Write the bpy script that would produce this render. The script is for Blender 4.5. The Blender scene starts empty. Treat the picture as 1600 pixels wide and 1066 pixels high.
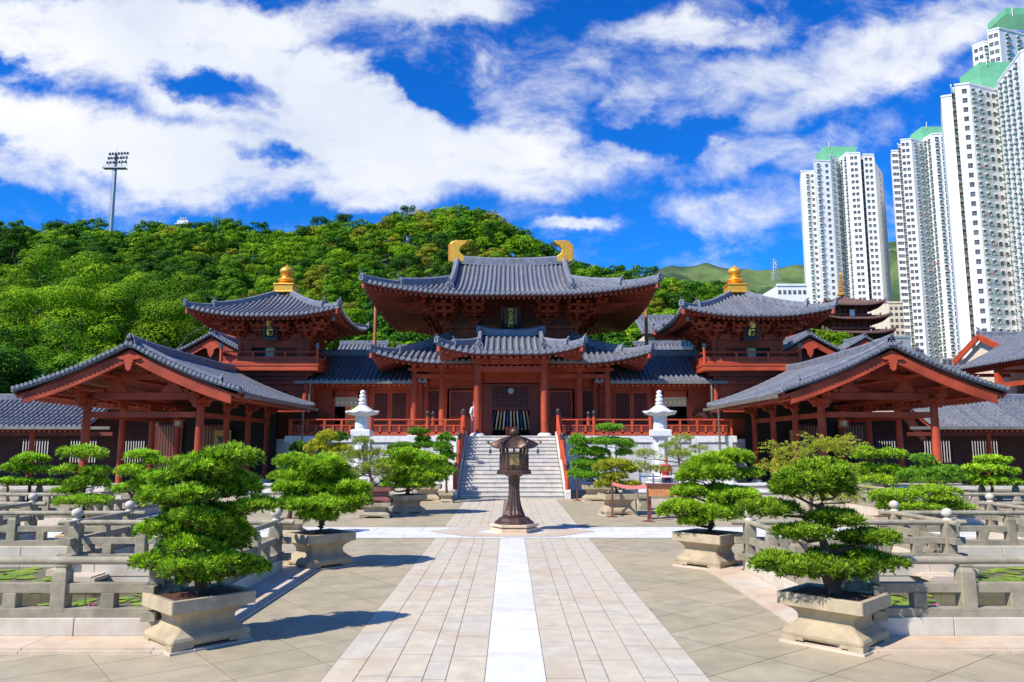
import bpy, math, random
import numpy as np
from math import pi, sin, cos, radians as R, atan2, sqrt
random.seed(7)
SC = bpy.context.scene
COL = SC.collection
W = {}            # world position of every holder / part, so children can be stored in local coordinates
MIR = [1]         # +1 left as measured, -1 mirrored in the plane x = 0

# ---------------------------------------------------------------- survey (camera data taken from the photograph)
TH = math.atan(163/1200.0); YAW = math.atan(3.3/1200.0); CAMZ = 2.0
def ray(px, py):
    u = (px-800)/1200.0; v = (533-py)/1200.0
    y = cos(TH)-v*sin(TH); z = sin(TH)+v*cos(TH)
    return (u*cos(YAW)+y*sin(YAW), y*cos(YAW)-u*sin(YAW), z)
def at(px, py, Y):
    r = ray(px, py); t = Y/r[1]
    return (-.05+r[0]*t, Y, CAMZ+r[2]*t)

# ---------------------------------------------------------------- materials
def mat(name, col, rough=.7, metal=0, noise=None, bump=0, bscale=20, spec=.5, coat=0):
    m = bpy.data.materials.new(name); m.use_nodes = True
    nt = m.node_tree; b = nt.nodes['Principled BSDF']
    b.inputs['Base Color'].default_value = (*col, 1); b.inputs['Roughness'].default_value = rough
    b.inputs['Metallic'].default_value = metal
    b.inputs['Specular IOR Level'].default_value = spec
    if noise or bump:
        tc = nt.nodes.new('ShaderNodeNewGeometry')
        src = tc.outputs['Position']
    if noise:                                   # noise = (scale, amount, detail)
        n = nt.nodes.new('ShaderNodeTexNoise'); n.inputs['Scale'].default_value = noise[0]; n.inputs['Detail'].default_value = noise[2] if len(noise) > 2 else 5
        nt.links.new(src, n.inputs['Vector'])
        mr = nt.nodes.new('ShaderNodeMapRange'); mr.inputs[1].default_value = .3; mr.inputs[2].default_value = .7
        mr.inputs[3].default_value = 1-noise[1]; mr.inputs[4].default_value = 1+noise[1]
        nt.links.new(n.outputs[0], mr.inputs[0])
        mx = nt.nodes.new('ShaderNodeMix'); mx.data_type = 'RGBA'; mx.blend_type = 'MULTIPLY'; mx.inputs[0].default_value = 1
        mx.inputs[6].default_value = (*col, 1); nt.links.new(mr.outputs[0], mx.inputs[7])
        nt.links.new(mx.outputs[2], b.inputs['Base Color'])
    if bump:
        n2 = nt.nodes.new('ShaderNodeTexNoise'); n2.inputs['Scale'].default_value = bscale; n2.inputs['Detail'].default_value = 6
        nt.links.new(src, n2.inputs['Vector'])
        bp = nt.nodes.new('ShaderNodeBump'); bp.inputs['Strength'].default_value = bump; bp.inputs['Distance'].default_value = .02
        nt.links.new(n2.outputs[0], bp.inputs['Height']); nt.links.new(bp.outputs[0], b.inputs['Normal'])
    return m

def island_mat(name, col, var, rough=.7, hue=None, noise=(6, .12), rnd='island', stain=None):
    """colour varies per slab (mesh island) between col and hue, plus fine mottling and broad stains"""
    m = bpy.data.materials.new(name); m.use_nodes = True
    nt = m.node_tree; L = nt.links.new; b = nt.nodes['Principled BSDF']; b.inputs['Roughness'].default_value = rough
    g = nt.nodes.new('ShaderNodeNewGeometry')
    cr = nt.nodes.new('ShaderNodeMix'); cr.data_type = 'RGBA'
    cr.inputs[6].default_value = (*col, 1); cr.inputs[7].default_value = (*(hue or [c*(1-var) for c in col]), 1)
    L(g.outputs['Random Per Island'], cr.inputs[0])
    n = nt.nodes.new('ShaderNodeTexNoise'); n.inputs['Scale'].default_value = noise[0]; n.inputs['Detail'].default_value = 8; n.inputs['Roughness'].default_value = .65
    L(g.outputs['Position'], n.inputs['Vector'])
    mr = nt.nodes.new('ShaderNodeMapRange'); mr.inputs[1].default_value = .3; mr.inputs[2].default_value = .7
    mr.inputs[3].default_value = 1-noise[1]; mr.inputs[4].default_value = 1+noise[1]; L(n.outputs[0], mr.inputs[0])
    mx = nt.nodes.new('ShaderNodeMix'); mx.data_type = 'RGBA'; mx.blend_type = 'MULTIPLY'; mx.inputs[0].default_value = 1
    L(cr.outputs[2], mx.inputs[6]); L(mr.outputs[0], mx.inputs[7]); out = mx.outputs[2]
    if stain:                                   # (colour, scale, lo, hi)
        n3 = nt.nodes.new('ShaderNodeTexNoise'); n3.inputs['Scale'].default_value = stain[1]; n3.inputs['Detail'].default_value = 6
        L(g.outputs['Position'], n3.inputs['Vector'])
        m3 = nt.nodes.new('ShaderNodeMapRange'); m3.inputs[1].default_value = stain[2]; m3.inputs[2].default_value = stain[3]; L(n3.outputs[0], m3.inputs[0])
        x3 = nt.nodes.new('ShaderNodeMix'); x3.data_type = 'RGBA'; L(m3.outputs[0], x3.inputs[0]); L(out, x3.inputs[6]); x3.inputs[7].default_value = (*stain[0], 1)
        out = x3.outputs[2]
    L(out, b.inputs['Base Color'])
    n2 = nt.nodes.new('ShaderNodeTexNoise'); n2.inputs['Scale'].default_value = 60; n2.inputs['Detail'].default_value = 4
    L(g.outputs['Position'], n2.inputs['Vector'])
    bp = nt.nodes.new('ShaderNodeBump'); bp.inputs['Strength'].default_value = .15; bp.inputs['Distance'].default_value = .01
    L(n2.outputs[0], bp.inputs['Height']); L(bp.outputs[0], b.inputs['Normal'])
    return m

def masonry(name, c1, c2, mortar, bw, bh, rough=.7, msize=.006, noise=.15):
    m = bpy.data.materials.new(name); m.use_nodes = True
    nt = m.node_tree; L = nt.links.new; b = nt.nodes['Principled BSDF']; b.inputs['Roughness'].default_value = rough
    g = nt.nodes.new('ShaderNodeNewGeometry'); sp = nt.nodes.new('ShaderNodeSeparateXYZ'); L(g.outputs['Position'], sp.inputs[0])
    ad = nt.nodes.new('ShaderNodeMath'); L(sp.outputs[0], ad.inputs[0]); L(sp.outputs[1], ad.inputs[1])
    cb = nt.nodes.new('ShaderNodeCombineXYZ'); L(ad.outputs[0], cb.inputs[0]); L(sp.outputs[2], cb.inputs[1])
    br = nt.nodes.new('ShaderNodeTexBrick'); br.inputs['Scale'].default_value = 1; br.inputs['Brick Width'].default_value = bw; br.inputs['Row Height'].default_value = bh
    br.inputs['Mortar Size'].default_value = msize; br.inputs['Color1'].default_value = (*c1, 1); br.inputs['Color2'].default_value = (*c2, 1); br.inputs['Mortar'].default_value = (*mortar, 1)
    L(cb.outputs[0], br.inputs['Vector'])
    n = nt.nodes.new('ShaderNodeTexNoise'); n.inputs['Scale'].default_value = 3; n.inputs['Detail'].default_value = 8; L(g.outputs['Position'], n.inputs['Vector'])
    mr = nt.nodes.new('ShaderNodeMapRange'); mr.inputs[1].default_value = .3; mr.inputs[2].default_value = .7; mr.inputs[3].default_value = 1-noise; mr.inputs[4].default_value = 1+noise
    L(n.outputs[0], mr.inputs[0])
    mx = nt.nodes.new('ShaderNodeMix'); mx.data_type = 'RGBA'; mx.blend_type = 'MULTIPLY'; mx.inputs[0].default_value = 1
    L(br.outputs[0], mx.inputs[6]); L(mr.outputs[0], mx.inputs[7]); L(mx.outputs[2], b.inputs['Base Color'])
    return m

def leafmat(name, old, young_lit, trans=.35, bright=1.0):
    forest = name.startswith('forest'); bright = .93 if forest else bright
    m = bpy.data.materials.new(name); m.use_nodes = True
    nt = m.node_tree; L = nt.links.new; nt.nodes.clear()
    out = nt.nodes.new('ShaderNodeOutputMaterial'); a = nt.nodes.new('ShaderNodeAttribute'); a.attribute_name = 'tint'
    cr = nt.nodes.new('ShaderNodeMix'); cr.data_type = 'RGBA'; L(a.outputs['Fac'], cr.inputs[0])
    cr.inputs[6].default_value = (*[c*bright for c in old], 1); cr.inputs[7].default_value = (*[c*bright for c in young_lit], 1)  # ends of the tint; on crowns they also carry painted light and shade
    oi = nt.nodes.new('ShaderNodeObjectInfo')
    mr = nt.nodes.new('ShaderNodeMapRange'); mr.inputs[3].default_value = .78; mr.inputs[4].default_value = 1.25; L(oi.outputs['Random'], mr.inputs[0])
    mx = nt.nodes.new('ShaderNodeMix'); mx.data_type = 'RGBA'; mx.blend_type = 'MULTIPLY'; mx.inputs[0].default_value = 1; L(cr.outputs[2], mx.inputs[6]); L(mr.outputs[0], mx.inputs[7])
    d = nt.nodes.new('ShaderNodeBsdfPrincipled'); d.inputs['Roughness'].default_value = .7 if forest else .5; d.inputs['Specular IOR Level'].default_value = .08 if forest else .3; L(mx.outputs[2], d.inputs['Base Color'])
    t = nt.nodes.new('ShaderNodeBsdfTranslucent'); L(mx.outputs[2], t.inputs[0])
    ms = nt.nodes.new('ShaderNodeMixShader'); ms.inputs[0].default_value = trans; L(d.outputs[0], ms.inputs[1]); L(t.outputs[0], ms.inputs[2]); L(ms.outputs[0], out.inputs[0])
    return m

M = dict(
 tile=mat('roof_tile', (.135, .145, .172), .42, noise=(2.2, .35, 8), bump=.3, bscale=14, spec=.6),
 ridge=mat('ridge_tile', (.17, .18, .215), .5, noise=(5, .3, 8), bump=.35, bscale=25),
 tend=mat('tile_end', (.2, .21, .24), .55, noise=(9, .35)),
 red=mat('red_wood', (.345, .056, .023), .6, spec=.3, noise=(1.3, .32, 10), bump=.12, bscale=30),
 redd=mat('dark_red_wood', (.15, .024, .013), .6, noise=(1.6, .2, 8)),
 redl=mat('orange_red_wood', (.46, .07, .025), .55, spec=.35, noise=(1.6, .2, 8), bump=.08, bscale=30),
 rafter=mat('rafter_wood', (.34, .058, .028), .6, noise=(3, .25)),
 black=mat('black_lacquer', (.012, .012, .016), .35),
 gold=mat('gold_leaf', (.95, .46, .055), .38, metal=.55, noise=(8, .15), bump=.4, bscale=14),
 goldl=mat('gold_letter', (1.0, .76, .22), .5),
 white=mat('white_granite', (.70, .70, .68), .7, noise=(7, .14, 8), bump=.15, bscale=60),
 stone2=mat('pale_stone', (.52, .48, .39), .75, noise=(9, .2, 8), bump=.2, bscale=60),
 rail=mat('grey_stone', (.335, .295, .205), .8, noise=(6, .2, 8), bump=.3, bscale=50),
 pot=mat('pot_stone', (.40, .32, .195), .8, noise=(4, .22, 8), bump=.35, bscale=45),
 brownpot=mat('brown_glaze', (.19, .07, .06), .35, noise=(5, .25)),
 soil=mat('soil', (.085, .032, .018), .95, noise=(30, .5), bump=1, bscale=70),
 bark=mat('bark', (.115, .062, .036), .9, noise=(12, .4), bump=1, bscale=40),
 barkg=mat('grey_bark', (.17, .135, .10), .9, noise=(6, .35)),
 bronze=mat('bronze', (.115, .068, .052), .46, metal=.65, noise=(5, .35, 8), bump=.12, bscale=30),
 brmesh=mat('brass_mesh', (.42, .25, .09), .45, metal=.6, noise=(60, .5)),
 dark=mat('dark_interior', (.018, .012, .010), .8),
 glass=mat('window_glass', (.05, .065, .075), .12, spec=.8),
 paper=mat('pale_curtain', (.5, .4, .27), .8, noise=(20, .2)),
 gutter=mat('gutter_metal', (.24, .21, .17), .5, metal=.4, noise=(4, .2)),
 capm=mat('post_cap', (.06, .045, .045), .45, metal=.4),
 twall=mat('tower_paint', (.80, .80, .77), .75, noise=(.35, .05, 8)),
 tgreen=mat('tower_green', (.16, .46, .25), .7, noise=(.5, .1)),
 tledge=mat('ledge_green', (.12, .26, .21), .7),
 acm=mat('ac_unit', (.38, .36, .33), .6),
 tframe=mat('window_frame', (.32, .32, .33), .5),
 tglass=mat('tower_glass', (.10, .105, .115), .25, noise=(.7, .6)),
 cream=mat('cream_plaster', (.72, .60, .43), .85, noise=(2, .12)),
 steel=mat('steel', (.38, .40, .42), .45, metal=.5),
 wood=mat('rusty_pole', (.42, .15, .06), .7, noise=(4, .3)),
 signw=mat('sign_white', (.75, .73, .68), .6),
 belt=mat('belt_red', (.55, .16, .14), .7),
 stand=mat('stand_brown', (.16, .05, .04), .45),
 orange=mat('box_orange', (.55, .22, .08), .7, noise=(10, .2)),
 cloth_w=mat('shirt', (.62, .68, .80), .85), cloth_r=mat('red_jacket', (.55, .02, .03), .8), trouser=mat('trousers', (.03, .03, .10), .85),
 skin=mat('skin', (.55, .32, .22), .6), hair=mat('hair', (.03, .02, .015), .6), hairl=mat('hair_auburn', (.42, .16, .06), .6),
 silk_b=mat('silk_blue', (.05, .08, .22), .5), silk_w=mat('silk_white', (.75, .7, .55), .5), silk_g=mat('silk_gold', (.7, .4, .08), .45),
 shade_red=mat('shaded_red_wood', (.05, .012, .010), .7, noise=(2, .3)),  # red wood darkened, so the gallery's deep shade sits in the colour
 terrain=mat('hill_soil', (.022, .045, .012), .95, noise=(.05, .4)),
)
M['mount'] = island_mat('mountain_grass', (.10, .15, .04), 0, .95, hue=(.10, .15, .04), noise=(.03, .35), stain=((.03, .065, .018), .011, .44, .56))
M['tile'] = island_mat('roof_tile', (.155, .165, .19), 0, .5, hue=(.105, .115, .14), noise=(5, .35), stain=((.21, .21, .20), 1.4, .56, .8))
M['slab'] = island_mat('path_granite', (.575, .50, .365), 0, .6, hue=(.53, .485, .385), noise=(4.2, .15), stain=((.50, .37, .23), 1.1, .5, .85))
M['strip'] = island_mat('white_strip', (.74, .73, .69), 0, .5, hue=(.68, .68, .66), noise=(3.5, .10), stain=((.58, .54, .47), 1.6, .52, .85))
M['paver'] = island_mat('grey_paver', (.335, .29, .185), 0, .75, hue=(.385, .33, .22), noise=(2.6, .2), stain=((.48, .37, .235), .4, .5, .78))
M['kerb'] = island_mat('kerb_granite', (.56, .435, .305), 0, .65, hue=(.56, .485, .385), noise=(4, .14), stain=((.5, .33, .2), 1.5, .55, .8))
M['cwall'] = island_mat('pond_wall_granite', (.56, .47, .35), 0, .65, hue=(.55, .50, .41), noise=(3, .15), stain=((.42, .30, .2), 1.7, .55, .85))
M['plat'] = masonry('platform_granite', (.56, .56, .54), (.47, .48, .48), (.2, .2, .2), 1.3, .42)
M['step'] = island_mat('step_granite', (.62, .58, .51), 0, .65, hue=(.52, .50, .46), noise=(3, .16))
M['rail'] = island_mat('grey_stone', (.275, .24, .165), 0, .8, hue=(.33, .29, .205), noise=(7, .25), stain=((.17, .145, .10), 2.2, .5, .75))
M['pot'] = island_mat('pot_stone', (.39, .31, .19), 0, .8, hue=(.42, .34, .215), noise=(6, .2), stain=((.27, .215, .14), 2.6, .5, .78))
M['ptile'] = mat('brown_tile', (.15, .085, .07), .6, noise=(3, .3))
M['joint'] = mat('joint_dirt', (.22, .18, .125), .95, noise=(3, .3))
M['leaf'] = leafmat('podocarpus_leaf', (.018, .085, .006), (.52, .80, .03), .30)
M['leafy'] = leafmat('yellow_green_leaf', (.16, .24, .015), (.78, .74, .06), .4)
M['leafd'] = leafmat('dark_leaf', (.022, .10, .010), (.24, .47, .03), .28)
M['pine'] = leafmat('pine_needle', (.09, .17, .02), (.50, .56, .05), .35)
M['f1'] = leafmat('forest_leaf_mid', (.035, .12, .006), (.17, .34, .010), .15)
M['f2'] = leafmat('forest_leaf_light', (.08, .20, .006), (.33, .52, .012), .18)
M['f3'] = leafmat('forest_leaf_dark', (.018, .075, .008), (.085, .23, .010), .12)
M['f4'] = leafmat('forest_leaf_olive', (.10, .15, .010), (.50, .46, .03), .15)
M['lily'] = leafmat('lily_pad', (.08, .20, .02), (.35, .45, .03), .1)

def water_mat():
    m = bpy.data.materials.new('pond_water'); m.use_nodes = True; nt = m.node_tree; L = nt.links.new
    b = nt.nodes['Principled BSDF']; b.inputs['Roughness'].default_value = .15; b.inputs['Specular IOR Level'].default_value = .15
    g = nt.nodes.new('ShaderNodeNewGeometry'); n = nt.nodes.new('ShaderNodeTexNoise'); n.inputs['Scale'].default_value = 1.6; n.inputs['Detail'].default_value = 5
    L(g.outputs['Position'], n.inputs['Vector'])
    cr = nt.nodes.new('ShaderNodeMix'); cr.data_type = 'RGBA'; L(n.outputs[0], cr.inputs[0]); cr.inputs[6].default_value = (.022, .026, .008, 1); cr.inputs[7].default_value = (.085, .07, .02, 1)
    L(cr.outputs[2], b.inputs['Base Color'])
    n2 = nt.nodes.new('ShaderNodeTexNoise'); n2.inputs['Scale'].default_value = 9; L(g.outputs['Position'], n2.inputs['Vector'])
    bp = nt.nodes.new('ShaderNodeBump'); bp.inputs['Strength'].default_value = .15; bp.inputs['Distance'].default_value = .02; L(n2.outputs[0], bp.inputs['Height']); L(bp.outputs[0], b.inputs['Normal'])
    return m
M['water'] = water_mat()

# ---------------------------------------------------------------- mesh builder
def vsub(a, b): return (a[0]-b[0], a[1]-b[1], a[2]-b[2])
def vadd(a, b): return (a[0]+b[0], a[1]+b[1], a[2]+b[2])
def vmul(a, s): return (a[0]*s, a[1]*s, a[2]*s)
def vlen(a): return sqrt(a[0]**2+a[1]**2+a[2]**2)
def vnorm(a):
    l = vlen(a) or 1; return (a[0]/l, a[1]/l, a[2]/l)
def cross(a, b): return (a[1]*b[2]-a[2]*b[1], a[2]*b[0]-a[0]*b[2], a[0]*b[1]-a[1]*b[0])

def tagit(o, label=None, cat=None, group=None, kind=None):
    if label: o['label'] = label
    if cat: o['category'] = cat
    if group: o['group'] = group
    if kind: o['kind'] = kind
    return o
def side(l, r): return l if MIR[0] > 0 else r
def thing(name, loc, label, cat, group=None):
    o = bpy.data.objects.new(name, None); COL.objects.link(o)
    loc = (loc[0]*MIR[0], loc[1], loc[2]); o.location = loc; W[o.name] = loc; o.empty_display_size = .2
    return tagit(o, label, cat, group)
def link_mesh(name, me, parent, wl):
    o = bpy.data.objects.new(name, me); COL.objects.link(o)
    if parent is not None:
        o.parent = parent; pw = W[parent.name]; o.location = vsub(wl, pw)
    else: o.location = wl
    W[o.name] = wl
    return o

class MB:
    def __init__(s): s.v = []; s.f = []
    def poly(s, pts, flip=False):
        n = len(s.v); s.v += [tuple(p) for p in pts]; f = list(range(n, n+len(pts))); s.f.append(f[::-1] if flip else f); return s
    def box(s, x0, x1, y0, y1, z0, z1):
        n = len(s.v); s.v += [(x0, y0, z0), (x1, y0, z0), (x1, y1, z0), (x0, y1, z0), (x0, y0, z1), (x1, y0, z1), (x1, y1, z1), (x0, y1, z1)]
        s.f += [[n+i for i in q] for q in ((3, 2, 1, 0), (4, 5, 6, 7), (0, 1, 5, 4), (1, 2, 6, 5), (2, 3, 7, 6), (3, 0, 4, 7))]; return s
    def cbox(s, c, sx, sy, sz, rz=0, taper=1.0):
        n = len(s.v); ca, sa = cos(rz), sin(rz)
        for dz, k in ((-.5, 1), (.5, taper)):
            for dx, dy in ((-.5, -.5), (.5, -.5), (.5, .5), (-.5, .5)):
                x, y = dx*sx*k, dy*sy*k; s.v.append((c[0]+x*ca-y*sa, c[1]+x*sa+y*ca, c[2]+dz*sz))
        s.f += [[n+i for i in q] for q in ((3, 2, 1, 0), (4, 5, 6, 7), (0, 1, 5, 4), (1, 2, 6, 5), (2, 3, 7, 6), (3, 0, 4, 7))]; return s
    def beam(s, p, q, w, h, up=(0, 0, 1), w2=None, h2=None):
        d = vnorm(vsub(q, p)); up = (0, 1, 0) if abs(d[2]) > .985 else up; r = vnorm(cross(d, up)); u = cross(r, d); n = len(s.v); w2 = w2 or w; h2 = h2 or h
        for c, ww, hh in ((p, w, h), (q, w2, h2)):
            for a, b in ((-.5, -.5), (.5, -.5), (.5, .5), (-.5, .5)):
                s.v.append((c[0]+r[0]*a*ww+u[0]*b*hh, c[1]+r[1]*a*ww+u[1]*b*hh, c[2]+r[2]*a*ww+u[2]*b*hh))
        s.f += [[n+i for i in f] for f in ((0, 1, 2, 3), (7, 6, 5, 4), (0, 4, 5, 1), (1, 5, 6, 2), (2, 6, 7, 3), (3, 7, 4, 0))]; return s
    def rings(s, rings, caps=True, closed=True):
        n = len(s.v); k = len(rings[0])
        for r in rings: s.v += [tuple(p) for p in r]
        for i in range(len(rings)-1):
            for j in range(k if closed else k-1):
                a = n+i*k+j; b = n+i*k+(j+1) % k; s.f.append([a, b, b+k, a+k])
        if caps and closed:
            s.f.append([n+j for j in range(k)][::-1]); s.f.append([n+(len(rings)-1)*k+j for j in range(k)])
        return s
    def lathe(s, prof, c, n=16, sq=None, rot=0):
        rr = []
        for r, z in prof:
            rr.append([(c[0]+r*cos(rot+2*pi*j/n), c[1]+r*sin(rot+2*pi*j/n), c[2]+z) for j in range(n)])
        return s.rings(rr)
    def tube(s, path, rad, n=6, up=(0, 0, 1)):
        rr = []
        for i, p in enumerate(path):
            a = path[max(0, i-1)]; b = path[min(len(path)-1, i+1)]; d = vnorm(vsub(b, a))
            u0 = up if abs(d[0]*up[0]+d[1]*up[1]+d[2]*up[2]) < .95 else (1, 0, 0)
            x = vnorm(cross(d, u0)); y = cross(x, d); r = rad[i] if isinstance(rad, (list, tuple)) else rad
            rr.append([vadd(p, vadd(vmul(x, r*cos(2*pi*j/n)), vmul(y, r*sin(2*pi*j/n)))) for j in range(n)])
        return s.rings(rr)
    def prism(s, pts, off):
        """flat polygon pts (3D) extruded by vector off"""
        a = [tuple(p) for p in pts]; b = [vadd(p, off) for p in a]; n = len(s.v); k = len(a); s.v += a+b
        s.f.append([n+j for j in range(k)][::-1]); s.f.append([n+k+j for j in range(k)])
        for j in range(k): s.f.append([n+j, n+(j+1) % k, n+k+(j+1) % k, n+k+j])
        return s
    def sweep(s, path, w, h, lift=0):
        """rectangular bar following path (ridges), bottom on the path"""
        rr = []
        for i, p in enumerate(path):
            a = path[max(0, i-1)]; b = path[min(len(path)-1, i+1)]; d = vsub(b, a); l = sqrt(d[0]**2+d[1]**2) or 1
            sx, sy = -d[1]/l*w/2, d[0]/l*w/2; hh = h[i] if isinstance(h, (list, tuple)) else h
            rr.append([(p[0]+sx, p[1]+sy, p[2]-.05+lift), (p[0]-sx, p[1]-sy, p[2]-.05+lift), (p[0]-sx, p[1]-sy, p[2]+hh*.8+lift), (p[0]-sx*.45, p[1]-sy*.45, p[2]+hh+lift),
                       (p[0]+sx*.45, p[1]+sy*.45, p[2]+hh+lift), (p[0]+sx, p[1]+sy, p[2]+hh*.8+lift)])
        return s.rings(rr)
    def build(s, name, m, parent=None, smooth=False, bevel=0, base=None):
        if not s.v: return None
        mi = MIR[0]
        if parent is not None: wl = W[parent.name]
        elif base: wl = (base[0]*mi, base[1], base[2])
        else: wl = (0, 0, 0)
        me = bpy.data.meshes.new(name)
        vv = np.array(s.v, dtype=float); vv[:, 0] *= mi; vv -= np.array(wl)
        me.from_pydata(vv.tolist(), [], s.f if mi > 0 else [f[::-1] for f in s.f]); me.update()
        if smooth: me.polygons.foreach_set('use_smooth', [True]*len(me.polygons))
        me.materials.append(M[m] if isinstance(m, str) else m)
        o = link_mesh(name, me, parent, wl)
        if bevel:
            b = o.modifiers.new('bev', 'BEVEL'); b.width = bevel; b.segments = 2; b.limit_method = 'ANGLE'
        if smooth:
            try: me.set_sharp_from_angle(angle=R(50))
            except Exception: pass
        return o

# ---------------------------------------------------------------- tiled roof slope
def slope(out, E, a, b, x0, x1, dmax, zf, sp=.25, r=.075, sof=1.0, raf=True, tl=.32, nd=8, edge=True):
    """E: eave frame origin (x,y); a: unit along eave; b: unit inward; zf(x,d)->world z. out: dict of MBs"""
    def P(x, d, dz=0): return (E[0]+a[0]*x+b[0]*d, E[1]+a[1]*x+b[1]*d, zf(x, d)+dz)
    n = max(2, int(round((x1-x0)/sp))); st = (x1-x0)/n
    T = out['tile']; flip = cross((a[0], a[1], 0), (b[0], b[1], 0))[2] < 0
    base = len(T.v)
    for i in range(n+1):
        x = x0+st*i; D = max(dmax(x), 0.0)
        for j in range(nd+1): T.v.append(P(x, D*j/nd))
    for i in range(n):
        for j in range(nd):
            k = base+i*(nd+1)+j; q = [k, k+nd+1, k+nd+2, k+1]; T.f.append(q[::-1] if flip else q)
    if sof:
        S = out['soffit']; bs = len(S.v); ns = 4
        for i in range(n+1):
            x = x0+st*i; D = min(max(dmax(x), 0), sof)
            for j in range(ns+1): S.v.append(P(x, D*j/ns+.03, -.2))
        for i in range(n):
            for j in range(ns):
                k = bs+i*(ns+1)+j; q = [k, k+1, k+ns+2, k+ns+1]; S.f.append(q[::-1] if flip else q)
    for i in range(n):
        x = x0+st*(i+.5); D = dmax(x)
        if D < .12: continue
        m = max(1, int(D/tl)); rr = []
        for j in range(m):
            for dd, rad in ((D*j/m, r*1.08), (D*(j+1)/m-.012, r*.9)):
                p = P(x, dd)
                rr.append([(p[0]+a[0]*rad*cos(t), p[1]+a[1]*rad*cos(t), p[2]+rad*1.45*sin(t)) for t in (0, .25*pi, .5*pi, .75*pi, pi)])
        T.rings(rr if flip else [q[::-1] for q in rr], caps=False, closed=False)
        if edge:
            e = out['edge']; p = P(x, 0); q = P(x, -.05); rad = r*1.15; N = 8
            rg = [[(c[0]+a[0]*rad*cos(2*pi*k/N), c[1]+a[1]*rad*cos(2*pi*k/N), c[2]+.015+rad*sin(2*pi*k/N)) for k in range(N)] for c in (p, q)]
            e.rings(rg)
        if raf:
            D2 = min(D, sof)
            if D2 > .3: out['rafter'].beam(P(x, .1, -.27), P(x, D2, -.27), st*.42, .10)
    if edge:
        for i in range(n):
            xa, xb = x0+st*i, x0+st*(i+1)
            out['edge'].beam(P(xa, .02, -.06), P(xb, .02, -.06), .05, .10)
            if sof: out['fascia'].beam(P(xa, .10, -.155), P(xb, .10, -.155), .07, .09)

def newroof(): return {k: MB() for k in ('tile', 'edge', 'soffit', 'fascia', 'rafter', 'hip', 'orn')}
def buildroof(out, name, parent, goldorn=None):
    t = out['tile'].build(name, 'tile', parent, smooth=False)
    out['edge'].build('eave_tile_ends', 'tend', t)
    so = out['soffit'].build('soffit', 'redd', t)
    if out['fascia'].v: out['fascia'].build('fascia', 'red', t)
    if out['rafter'].v: out['rafter'].build('rafters', 'rafter', t)
    if out['hip'].v: out['hip'].build('ridge', 'ridge', t)
    if out['orn'].v: out['orn'].build('ridge_ornament', 'ridge', t, smooth=False)
    return t

def orn_block(mb, p, d, s=1.0):
    """demon-face end tile: upright block with shoulders and a curl on top; d = outward horizontal direction"""
    d = vnorm((d[0], d[1], 0)); r = (-d[1], d[0], 0)
    pr = [(-.19, 0), (.19, 0), (.22, .16), (.19, .34), (.11, .42), (.05, .46), (-.05, .46), (-.11, .42), (-.19, .34), (-.22, .16)]
    pts = [(p[0]+r[0]*x*s, p[1]+r[1]*x*s, p[2]-.06*s+z*s) for x, z in pr]
    mb.prism(pts, vmul(d, -.16*s))
    for x, z, q in ((-.07, .24, .05), (.07, .24, .05), (0, .12, .07), (0, .33, .05)):
        c = (p[0]+r[0]*x*s+d[0]*.03*s, p[1]+r[1]*x*s+d[1]*.03*s, p[2]+z*s)
        mb.cbox(c, q*s*1.3, q*s*1.3, q*s, rz=atan2(d[1], d[0])+.78)
    top = (p[0]-d[0]*.08*s, p[1]-d[1]*.08*s, p[2]+.38*s)
    mb.tube([top, vadd(top, (d[0]*.05*s, d[1]*.05*s, .1*s)), vadd(top, (d[0]*.15*s, d[1]*.15*s, .14*s))], [.07*s, .05*s, .03*s], 6)

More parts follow.
